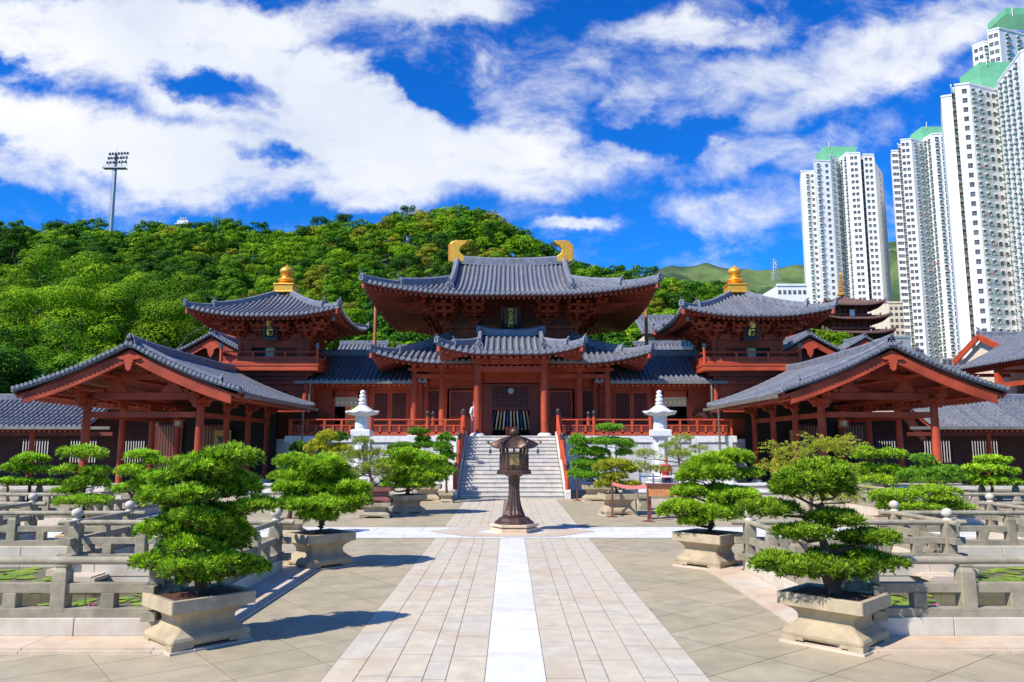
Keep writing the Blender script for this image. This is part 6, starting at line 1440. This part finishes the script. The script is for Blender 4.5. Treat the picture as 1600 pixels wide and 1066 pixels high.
mast(182, 242, 352, 262, 'tall floodlight mast standing above the tree line at the left'); 
x, _, z = at(98, 352, 262); t = thing('floodlight_mast', (x, 262, z-10), 'tilted floodlight rack just above the tree line at the far left', 'floodlight mast', 'stadium floodlight masts')
q = MB(); q.tube([(x, 262, z-20), (x, 262, z)], .4, 8); q.build('pole', 'steel', t)
for r_ in range(4):
    for k in range(5): l = MB(); l.cbox((x-2.2+k*1.0+.1*r_, 261.4, z-1+r_*.9-.28*k), .7, .4, .65, .3); l.build('floodlight', 'glass', t)
x, _, z = at(285, 350, 300); t = thing('radio_station', (x, 300, z-8), 'small white equipment building with antennas on the hill ridge', 'building'); q = MB(); q.box(x-2.2, x+2.2, 300, 304, z-12, z+1.6); q.box(x-3, x+3, 299.5, 304, z-.2, z+.1); q.build('wall', 'white', t); q = MB(); q.tube([(x-1.5, 301, z+1.5), (x-1.5, 301, z+6)], .15, 6); q.tube([(x+1, 301, z+1.5), (x+1, 301, z+3.5)], .12, 6)
for k in range(3): q.cbox((x-.8+k*.9, 300.5, z+2.4), .6, .5, .9)
q.build('antennas', 'steel', t)
x, _, z = at(250, 350, 300); t = thing('antenna_pole', (x, 300, z-6), 'thin antenna pole on the ridge left of the equipment building', 'antenna'); q = MB(); q.tube([(x, 300, z-8), (x, 300, z+1)], .12, 6); q.cbox((x, 300, z+1.2), .5, .3, 1.0); q.build('pole', 'steel', t)
x, _, z = at(1211, 432, 900); zt = at(1211, 405, 900)[2]; t = thing('transmission_pylon', (x, 900, z), 'lattice transmission pylon on the far mountain ridge', 'pylon'); q = MB(); z -= 6
for sx in (-1, 1):
    for sy in (-1, 1): q.tube([(x+sx*4, 900+sy*4, z), (x+sx*.5, 900+sy*.5, zt)], .35, 4)
for k in range(6): f = 1-k/7; zz = z+(zt-z)*k/7; q.tube([(x-4*f, 896, zz), (x+4*f*.85, 896, zz+(zt-z)/7)], .22, 4); q.tube([(x+4*f, 896, zz), (x-4*f*.85, 896, zz+(zt-z)/7)], .22, 4)
for k in (.68, .82, .95): q.tube([(x-5, 900, z+(zt-z)*k), (x+5, 900, z+(zt-z)*k)], .3, 4)
q.build('lattice', 'steel', t)

# ================================================================ HILLS AND FOREST
rpx = [(-400, 350), (-150, 348), (0, 352), (60, 357), (120, 352), (200, 357), (250, 352), (300, 354), (370, 350), (420, 358), (460, 352), (500, 346), (560, 345), (600, 338), (650, 324), (700, 321), (760, 330), (800, 350), (840, 375), (870, 402), (900, 408), (950, 420), (1000, 430), (1050, 428), (1100, 436), (1150, 448), (1200, 460), (1260, 478), (1350, 500), (1500, 530), (1800, 560)]
YR = 205.0
ridge = []
for px, py in rpx: p = at(px, py, YR); ridge.append((p[0], p[2]-10.6))
ridge_x = np.array([r[0] for r in ridge]); ridge_z = np.array([r[1] for r in ridge])
def hill_z(x, y):
    zr = np.interp(x*YR/np.maximum(y, 75), ridge_x, ridge_z)*np.clip(y/YR, .3, 1.0)**.0
    lo = 62.0; t = np.clip((y-lo)/(YR-lo), 0, 1); s = (t**.95)*(1-.10*np.sin(t*pi*2.0))
    z = zr*s+3.0*np.sin(x*.06+y*.04)*np.minimum(t*3, 1)*(1-t)
    back = np.clip((y-YR)/160, 0, 1); return z*(1-back*.75)-.3
nx, ny = 150, 70; X_ = np.linspace(-190, 150, nx); Y_ = np.linspace(58, 360, ny); gx, gy = np.meshgrid(X_, Y_)
gz = hill_z(gx, gy); q = MB(); q.v = [(float(a_), float(b_), float(c_)) for a_, b_, c_ in zip(gx.ravel(), gy.ravel(), gz.ravel())]
q.f = [[j*nx+i, j*nx+i+1, (j+1)*nx+i+1, (j+1)*nx+i] for j in range(ny-1) for i in range(nx-1)]
structure(q.build('hill', 'terrain', smooth=True))
# far mountain
mp = [(700, 470), (960, 440), (1010, 424), (1050, 413), (1075, 416), (1110, 411), (1150, 413), (1185, 413), (1215, 411), (1255, 408), (1300, 400), (1380, 385), (1403, 374), (1440, 372), (1500, 380), (1700, 420), (1900, 460)]
YM = 1500.0; mx = np.array([at(a_, b_, YM)[0] for a_, b_ in mp]); mz = np.array([at(a_, b_, YM)[2] for a_, b_ in mp])
nx, ny = 260, 60; X_ = np.linspace(mx[0], mx[-1], nx); Y_ = np.linspace(650, 1700, ny); q = MB(); rg = np.random.default_rng(3)
def fb(x, y):
    r_ = 0
    for k, (f, a_) in enumerate(((.006, 1), (.013, .5), (.027, .3), (.06, .14))): r_ = r_+a_*(1-np.abs(np.sin(x*f*1.3+1.7*k+np.sin(y*f+k)*1.2)))*1.0
    return r_-1.0
for j in range(ny):
    t = (Y_[j]-650)/(YM-650)
    for i in range(nx):
        zz = float(np.interp(X_[i]*YM/max(Y_[j], 900), mx, mz)); s_ = t if t < 1 else 1-(t-1)*2.0
        q.v.append((float(X_[i]), float(Y_[j]), zz*max(s_, 0)+38*float(fb(X_[i], Y_[j]))*min(1, t*3)*(1.0 if t < .85 else max(0, 1-(t-.85)*5))-1))
q.f = [[j*nx+i, j*nx+i+1, (j+1)*nx+i+1, (j+1)*nx+i] for j in range(ny-1) for i in range(nx-1)]
structure(q.build('mountain', 'mount', smooth=True))

def crown_data(rng, R_, H_, nb, n, size, jit, kind='round'):
    """tree crown around origin (base of crown at z=0): clumps of leaf facets"""
    parts = []; cl = []
    for k in range(nb):
        a_ = rng.uniform(0, 2*pi); u = rng.uniform(0, 1); zz = H_*(.12+.8*u)
        rr = R_*(1-abs(u-.35)**1.6*.9)*rng.uniform(.5, .85) if kind == 'round' else R_*rng.uniform(.72, .98)*(.35+.65*sin(pi*(.25+.6*u)))
        cl.append((np.array([cos(a_)*rr, sin(a_)*rr, zz]), R_*(rng.uniform(.22, .36) if kind == 'round' else rng.uniform(.17, .27))))
    cl.append((np.array([0, 0, H_*.55]), R_*.55)); cl.append((np.array([0, 0, H_*.8]), R_*.4))
    tot = sum(c[1]**2 for c in cl)
    for c, r_ in cl:
        m_ = max(5, int(n*r_**2/tot)); dr = unit(rng.normal(size=(m_, 3))); dr[:, 2] = np.where(dr[:, 2] < -.25, -dr[:, 2], dr[:, 2]); dr = unit(dr)
        s3 = np.array([r_, r_, r_*.72]); C = c+dr*s3*rng.uniform(.9, 1.03, (m_, 1)); Nn = unit(dr+np.array([0, 0, .25]))
        top_lit = np.clip(.12+.6*dr[:, 2]*rng.uniform(.3, 1.3, m_)+rng.normal(0, .12), 0, 1)  # upward leaves paler, lower ones darker: crown shading painted into the tint
        parts.append(facets(rng, C, Nn, size, jit, top_lit))
    return cat_mesh(parts)
rng = np.random.default_rng(77)
PROTO = []
for i, (m_, R_, H_, n, sz) in enumerate((('f1', 3.4, 5.2, 5200, .115), ('f2', 3.2, 4.8, 5200, .115), ('f3', 3.6, 5.6, 5200, .12), ('f4', 3.1, 5.0, 4800, .11), ('f1', 2.6, 6.5, 4800, .11), ('f2', 3.9, 4.6, 5600, .12), ('f3', 2.5, 7.5, 4800, .11))):
    V, F, T = crown_data(rng, R_, H_, 16+2*i, n, sz, .28); me = leaves_mesh('crown', V+np.array([0, 0, 2.2]), F, T, m_)
    tb = MB(); hh = 2.2+H_*.6; tb.tube([(0, 0, -1), (.1, .05, 1.2), (-.05, .1, 2.6), (.1, 0, hh)], [.3, .24, .18, .06], 7)
    for k in range(5): a_ = k*1.3+i; tb.tube([(0, 0, 1.5+.3*k), (cos(a_)*R_*.35, sin(a_)*R_*.35, 2.8+.4*k), (cos(a_)*R_*.65, sin(a_)*R_*.65, 3.6+.5*k)], [.13, .09, .03], 5)
    tme = bpy.data.meshes.new('trunk'); tme.from_pydata(tb.v, [], tb.f); tme.materials.append(M['barkg'])
    PROTO.append((me, tme, V+np.array([0, 0, 2.2]), F, T, m_))
LABN = ['rounded mid green tree on the hillside', 'bright yellow green tree on the hillside', 'dark green tree on the hillside', 'olive brown tinted tree on the hillside', 'tall mid green tree on the hillside', 'broad light green tree on the hillside', 'tall dark narrow tree on the hillside']
def put_tree(pi_, x, y, z, s, rz, label=None, group='trees on the wooded hillside', name='forest_tree', sz=1.0):
    me, tme = PROTO[pi_][:2]; t = thing(name, (x, y, z), label or LABN[pi_], 'tree', group); t.rotation_euler = (0, 0, rz); t.scale = (s, s, s*sz)
    for nm, m_ in (('crown', me), ('trunk', tme)):
        o = bpy.data.objects.new(nm, m_); COL.objects.link(o); o.parent = t
    return t
# candidate positions
cand = []; rnd = random.Random(12)
yy = 66.0
while yy < 214:
    st_ = 4.6+yy*.006; x = -.78*yy-4
    while x < .50*yy+6:
        cx_, cy_ = x+rnd.uniform(-1.9, 1.9), yy+rnd.uniform(-1.6, 1.6); cand.append((cx_, cy_)); x += st_
    yy += st_*.86
def pick(cx_, cy_):
    n = sin(cx_*.07+2)+sin(cy_*.06+cx_*.03)+rnd.uniform(-1.1, 1.1)
    a = cx_/cy_
    if -.28 < a < -.02 and cy_ > 95: w = [2, 3, 1, 3.0, 1, 2, .5]
    elif a < -.42: w = [3, 1.6, 3, .3, 1.5, 1.2, .6]
    else: w = [3, 2.2, 2, .8, 1.5, 1.5, .8]
    if n > 1: w[1] *= 2; w[5] *= 2
    if n < -1: w[2] *= 2.5; w[6] *= 1.5
    return rnd.choices(range(7), w)[0]
# drop those hidden behind buildings low down
def vis(x, y, z, h):
    # projected row of the top
    Yc = y; t = (z+h-2)/Yc
    return True
info = []
for (x, y) in cand:
    z = float(hill_z(np.array([x]), np.array([y]))[0]); info.append((x, y, z))
info.sort(key=lambda q: q[1]); near = []; rest = []
def screen(x, y, z):
    f_ = y*cos(TH)+(z-2)*sin(TH); u_ = (z-2)*cos(TH)-y*sin(TH); return 797+1200*x/f_, 533-1200*u_/f_
for (x, y, z) in info:
    px, py = screen(x, y, z+6)
    hidden = (py > 600) or (590 < px < 1010 and py > 455) or (px > 1255) or (300 < px < 520 and py > 500) or (1075 < px and py > 480)
    off = px < -60 or px > 1300
    if off or (hidden and py > 640): 
        continue
    (near if (len(near) < 262 and not hidden) else rest).append((x, y, z))
for (x, y, z) in near: put_tree(pick(x, y), x, y, z-.4, rnd.uniform(.8, 1.18), rnd.uniform(0, 6.28), sz=rnd.uniform(.9, 1.15))
bym = {}
for (x, y, z) in rest:
    k = pick(x, y); me, tme, V, F, T, m_ = PROTO[k]; sel = rng.random(len(F)) < .36; Vq = V.reshape(-1, 4, 3)[sel]; Tq = T.reshape(-1, 4)[sel]
    cen = Vq.mean(1, keepdims=True); Vq = cen+(Vq-cen)*1.55
    s = rnd.uniform(.8, 1.18)*(1+.0012*(y-120)); a_ = rnd.uniform(0, 6.28); Rm = np.array([[cos(a_), sin(a_), 0], [-sin(a_), cos(a_), 0], [0, 0, 1]])
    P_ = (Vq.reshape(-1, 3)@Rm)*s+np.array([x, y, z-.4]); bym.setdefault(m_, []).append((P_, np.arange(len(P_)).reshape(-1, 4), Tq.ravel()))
print('trees', len(near), len(rest))
# the far forest: one object made of all its leaf clusters, several leaf materials
V, F, T, MI = [], [], [], []; o_ = 0
for mi_, (m_, lst) in enumerate(bym.items()):
    for v, f, t_ in lst: V.append(v); F.append(f+o_); T.append(t_); MI.append(np.full(len(f), mi_)); o_ += len(v)
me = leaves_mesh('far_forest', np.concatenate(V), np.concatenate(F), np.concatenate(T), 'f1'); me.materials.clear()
for m_ in bym: me.materials.append(M[m_])
me.polygons.foreach_set('material_index', np.concatenate(MI).astype(np.int32)); fo = bpy.data.objects.new('far_forest', me); COL.objects.link(fo); tagit(fo, kind='stuff')
# big near trees at the foot of the slope on the left, and trees just behind the buildings
BIG = [(-56, 66, 1.85, 0), (-47, 64, 1.9, 0), (-39, 68, 1.9, 1), (-52, 74, 1.9, 5), (-43, 76, 2.1, 1), (-34, 75, 1.8, 4), (-60, 72, 1.9, 4), (-62, 62, 2.0, 2), (-50, 59, 1.7, 2), (-42, 58, 1.6, 2), (-36, 62, 1.6, 0), (-31, 68, 1.7, 1)]
bigp = []
for j, m_ in enumerate(('f2', 'f1', 'f3')):
    V, F, T = crown_data(rng, 3.4, 5.6, 38, 20000, .052, .3, 'feather'); me = leaves_mesh('crown', V+np.array([0, 0, 2.0]), F, T, m_); tb = MB(); tb.tube([(0, 0, -1.5), (.1, .05, 1.2), (-.05, .1, 2.6), (.1, 0, 5.5)], [.16, .13, .1, .03], 8)
    for k in range(9): a_ = k*2.4; tb.tube([(0, 0, .8+.35*k), (cos(a_)*1.3, sin(a_)*1.3, 2.0+.45*k), (cos(a_+.3)*2.5, sin(a_+.3)*2.5, 2.9+.45*k)], [.08, .05, .015], 5)
    tme = bpy.data.meshes.new('trunk'); tme.from_pydata(tb.v, [], tb.f); tme.materials.append(M['barkg']); bigp.append((me, tme))
NP = len(PROTO)
for j, (a_, b_) in enumerate(bigp): PROTO.append((a_, b_))
posw = ['first from the left frame edge', 'feathery crown', 'on the lower left slope']
for k, (x, y, s, c) in enumerate(BIG):
    z = float(hill_z(np.array([x]), np.array([y]))[0]); j = {0: 1, 1: 0, 5: 0, 4: 1, 2: 2}[c]
    put_tree(NP+j, x, y, z-.5, s*1.02, k*1.1, ['large bright feathery tree on the lower left slope', 'large mid green spreading tree on the lower left slope', 'large shaded dark green tree low on the left slope behind the gallery'][j], 'large trees on the lower left slope', 'large_tree')
for k, (px, Y, s, c) in enumerate(((560, 62, .95, 1), (610, 60, .9, 5), (640, 66, 1.0, 1), (590, 70, 1.1, 0), (535, 66, 1.0, 2), (975, 64, .95, 0), (1000, 60, .85, 1), (955, 58, .8, 5), (1040, 72, 1.2, 0), (1090, 76, 1.3, 4), (1255, 85, 1.1, 1), (1290, 88, 1.2, 5), (1230, 92, 1.2, 0), (1448, 120, 1.2, 2), (1470, 122, 1.2, 0), (1392, 125, 1.1, 0), (20, 52, 1.0, 2), (60, 54, 1.0, 2), (110, 53, .9, 2), (-20, 50, 1.1, 2), (235, 60, 1.3, 0), (280, 64, 1.2, 5), (150, 58, 1.2, 0))):
    x = at(px, 500, Y)[0]; zg = {1255: 6, 1290: 6.5, 1230: 7}.get(px, 0); zg = zg or float(hill_z(np.array([x]), np.array([Y]))[0]) if Y > 62 and px < 1200 else zg
    put_tree(c, x, Y, zg, s, k*.9, None, 'trees behind the temple roofs', 'garden_tree')
for t in COL.objects:
    if t.get('group') == 'trees behind the temple roofs': t['label'] = t['label'].replace('on the hillside', 'just behind the temple roofs')
for s in (-1, 1):
    t = put_tree(1, s*8.6, 46.5, 2.0, .42, 1.0*s, 'green garden tree seen through the corridor doorway on the '+('left' if s < 0 else 'right'), 'courtyard trees', 'courtyard_tree')
# trees standing up on the skyline
for px, py, s in ((500, 338, 1.0), (533, 332, 1.15), (383, 350, .8), (766, 400, 1.0), (30, 350, .9)):
    p = at(px, py, 203); t = put_tree(2 if px != 766 else 6, p[0], 203 if px != 766 else 150, p[2]-8*s, s, px, 'dark tree standing above the skyline of the hill' if px != 766 else 'dark conical tree on the slope left of the right golden horn', 'skyline trees' if px != 766 else None, 'skyline_tree')
    if px == 766: pp = at(766, 360, 150); t.location = (pp[0], 150, pp[2]-8.5); t.scale = (.8, .8, 1.1)

# ================================================================ SKY, SUN, CAMERA
SUN_AZ = (-.80, -.60); EL = R(46)
sv = (SUN_AZ[0]*cos(EL), SUN_AZ[1]*cos(EL), sin(EL))
sd_ = bpy.data.lights.new('sun', 'SUN'); sd_.energy = 5.0; sd_.angle = R(.53); sd_.color = (1, .93, .83)
so_ = bpy.data.objects.new('sun', sd_); COL.objects.link(so_)
from mathutils import Vector
so_.rotation_euler = Vector(sv).to_track_quat('Z', 'Y').to_euler()
wd = bpy.data.worlds.new('World'); SC.world = wd; wd.use_nodes = True; nt = wd.node_tree; nt.nodes.clear(); L = nt.links.new
def N(t, **kw):
    n = nt.nodes.new(t)
    for k, v in kw.items(): setattr(n, k, v)
    return n
def val(op, a, b=None, c=None):
    n = N('ShaderNodeMath', operation=op)
    for i, x in enumerate((a, b, c)):
        if x is None: continue
        if isinstance(x, (int, float)): n.inputs[i].default_value = x
        else: L(x, n.inputs[i])
    return n.outputs[0]
sky = N('ShaderNodeTexSky', sky_type='NISHITA', sun_disc=False); sky.sun_elevation = EL; sky.sun_rotation = math.atan2(sv[0], sv[1]) % (2*pi); sky.air_density = 1.0; sky.dust_density = .4; sky.ozone_density = 3.0; sky.altitude = 200
tc = N('ShaderNodeTexCoord'); sp = N('ShaderNodeSeparateXYZ'); L(tc.outputs['Generated'], sp.inputs[0])
yc = val('MAXIMUM', val('ABSOLUTE', sp.outputs[1]), .08); U = val('DIVIDE', sp.outputs[0], yc); Wv = val('DIVIDE', sp.outputs[2], yc)
cb = N('ShaderNodeCombineXYZ'); L(U, cb.inputs[0]); L(Wv, cb.inputs[1])
# domain warp for ragged edges
nw = N('ShaderNodeTexNoise'); nw.inputs['Scale'].default_value = 3.6; nw.inputs['Detail'].default_value = 10; nw.inputs['Roughness'].default_value = .6; L(cb.outputs[0], nw.inputs['Vector'])
wv = N('ShaderNodeVectorMath', operation='MULTIPLY_ADD'); L(nw.outputs['Color'], wv.inputs[0]); wv.inputs[1].default_value = (.30, .20, 0); 
of = N('ShaderNodeVectorMath', operation='ADD'); L(cb.outputs[0], of.inputs[0]); of.inputs[1].default_value = (-.15, -.10, 0); L(of.outputs[0], wv.inputs[2])
def uw(px, py): r = ray(px, py); return r[0]/r[1], r[2]/r[1]
# (px, py, half-width px, half-height px, angle deg, weight)
BL = [(330, 130, 330, 95, -22, 1.1), (90, 60, 230, 70, -8, 1.05), (60, 200, 190, 70, -10, 1.0), (230, 250, 310, 75, -8, 1.15), (480, 140, 240, 90, -28, 1.15), (600, 210, 270, 80, -15, 1.15), (560, 260, 260, 60, -6, 1.1), (700, 250, 260, 70, -8, 1.1), (540, 300, 260, 45, -4, .9), (800, 235, 170, 75, -5, 1.0),
      (930, 245, 120, 45, 8, .75), (320, 30, 320, 60, 0, 1.05), (120, 20, 200, 60, 0, 1.0), (670, 25, 150, 42, 0, .95), (720, 110, 130, 45, -25, .42), (1020, 120, 160, 60, 10, .4), (850, 160, 130, 60, -40, .45), (1180, 330, 160, 60, -8, .42), (1240, 225, 150, 40, 10, .45), (60, 290, 160, 45, -15, .75), (430, 30, 130, 35, -20, .6),
      (1250, 110, 260, 75, 12, .85), (1400, 60, 260, 70, 14, .85), (1100, 40, 210, 38, 3, .75), (1200, 165, 130, 55, 25, .8), (970, 155, 85, 45, 35, .62), (1150, 245, 170, 40, 12, .62), (1130, 345, 120, 50, -12, .62), (905, 365, 95, 17, 5, .7), (1240, 265, 90, 30, 10, .5), (830, 90, 200, 60, -30, .42), (1060, 265, 120, 30, -20, .4), (1500, 30, 160, 60, 0, .7), (1330, 200, 70, 22, 5, .45)]
HOLES = [(310, 135, 100, 32, -18, 1.0), (395, 262, 50, 22, -12, .8), (30, 90, 60, 26, -10, .85), (690, 130, 60, 70, -60, .5), (640, 130, 80, 25, -35, .5), (15, 235, 60, 14, 0, .5), (1030, 210, 80, 30, 0, .5), (350, 180, 60, 14, -20, .4)]
acc = None
for lst, sg in ((BL, 1), (HOLES, -1)):
    for px, py, hw, hh, ang, wt in lst:
        u0, w0 = uw(px, py); mp_ = N('ShaderNodeMapping', vector_type='TEXTURE'); mp_.inputs['Location'].default_value = (u0, w0, 0); mp_.inputs['Rotation'].default_value = (0, 0, R(ang)); mp_.inputs['Scale'].default_value = (hw/1200*1.25, hh/1200*1.25, 1); L(wv.outputs[0], mp_.inputs['Vector'])
        gr = N('ShaderNodeTexGradient', gradient_type='SPHERICAL'); L(mp_.outputs[0], gr.inputs[0])
        v_ = val('MULTIPLY', val('MINIMUM', val('MULTIPLY', gr.outputs['Fac'], 1.7 if sg > 0 else 1.5), 1.0), wt*sg)
        if acc is None: acc = v_
        elif sg > 0: acc = val('SMOOTH_MAX', acc, v_, .25)
        else: acc = val('ADD', acc, v_)
nz = N('ShaderNodeTexNoise'); nz.inputs['Scale'].default_value = 7.5; nz.inputs['Detail'].default_value = 12; nz.inputs['Roughness'].default_value = .66; nz.inputs['Distortion'].default_value = .35
ms_ = N('ShaderNodeMapping'); ms_.inputs['Scale'].default_value = (1, 1.7, 1); ms_.inputs['Rotation'].default_value = (0, 0, R(12)); L(cb.outputs[0], ms_.inputs['Vector']); L(ms_.outputs[0], nz.inputs['Vector'])
dens = val('ADD', acc, val('MULTIPLY', val('SUBTRACT', nz.outputs[0], .5), 2.0))
mr = N('ShaderNodeMapRange', interpolation_type='SMOOTHSTEP'); L(dens, mr.inputs[0]); mr.inputs[1].default_value = .12; mr.inputs[2].default_value = 1.08
# directions behind the camera: generic scattered cloud
bk_ = val('GREATER_THAN', sp.outputs[1], 0.02); alpha = val('MULTIPLY', mr.outputs[0], val('ADD', val('MULTIPLY', bk_, .5), .5)); alpha = val('MULTIPLY', alpha, .97)
up_ = N('ShaderNodeMapRange'); L(sp.outputs[2], up_.inputs[0]); up_.inputs[1].default_value = -.02; up_.inputs[2].default_value = .05; alpha = val('MULTIPLY', alpha, up_.outputs[0])
hs = N('ShaderNodeHueSaturation'); hs.inputs['Saturation'].default_value = 1.35; hs.inputs['Value'].default_value = 1.0; L(sky.outputs[0], hs.inputs['Color'])
tm = N('ShaderNodeMix', data_type='RGBA', blend_type='MULTIPLY'); tm.inputs[0].default_value = 1; L(hs.outputs[0], tm.inputs[6]); tm.inputs[7].default_value = (.22, .98, 1.72, 1)
n3 = N('ShaderNodeTexNoise'); n3.inputs['Scale'].default_value = 3.5; n3.inputs['Detail'].default_value = 6; L(cb.outputs[0], n3.inputs['Vector'])
cc = N('ShaderNodeMix', data_type='RGBA'); m3 = N('ShaderNodeMapRange'); m3.inputs[1].default_value = .35; m3.inputs[2].default_value = .65; L(n3.outputs[0], m3.inputs[0]); L(m3.outputs[0], cc.inputs[0]); CS = 9.4
cc.inputs[6].default_value = (.68*CS, .74*CS, .86*CS, 1); cc.inputs[7].default_value = (.93*CS, .94*CS, .95*CS, 1)
fm = N('ShaderNodeMix', data_type='RGBA'); L(alpha, fm.inputs[0]); L(tm.outputs[2], fm.inputs[6]); L(cc.outputs[2], fm.inputs[7])
bg = N('ShaderNodeBackground'); bg.inputs[1].default_value = .09; L(fm.outputs[2], bg.inputs[0]); ow = N('ShaderNodeOutputWorld'); L(bg.outputs[0], ow.inputs[0])

cam = bpy.data.cameras.new('camera'); co_ = bpy.data.objects.new('camera', cam); COL.objects.link(co_); cam.sensor_width = 36; cam.lens = 27.0; cam.clip_end = 6000; cam.clip_start = .1
co_.location = (-.05, 0, CAMZ); co_.rotation_euler = (pi/2+TH, 0, -YAW); SC.camera = co_
SC.render.engine = 'CYCLES'; SC.view_settings.view_transform = 'Standard'; SC.view_settings.look = 'None'; SC.view_settings.exposure = .4; SC.view_settings.gamma = 1
SC.render.resolution_x = 1024; SC.render.resolution_y = 682
SC.cycles.max_bounces = 6; SC.cycles.diffuse_bounces = 3; SC.cycles.glossy_bounces = 2; SC.cycles.transmission_bounces = 4; SC.cycles.use_adaptive_sampling = True
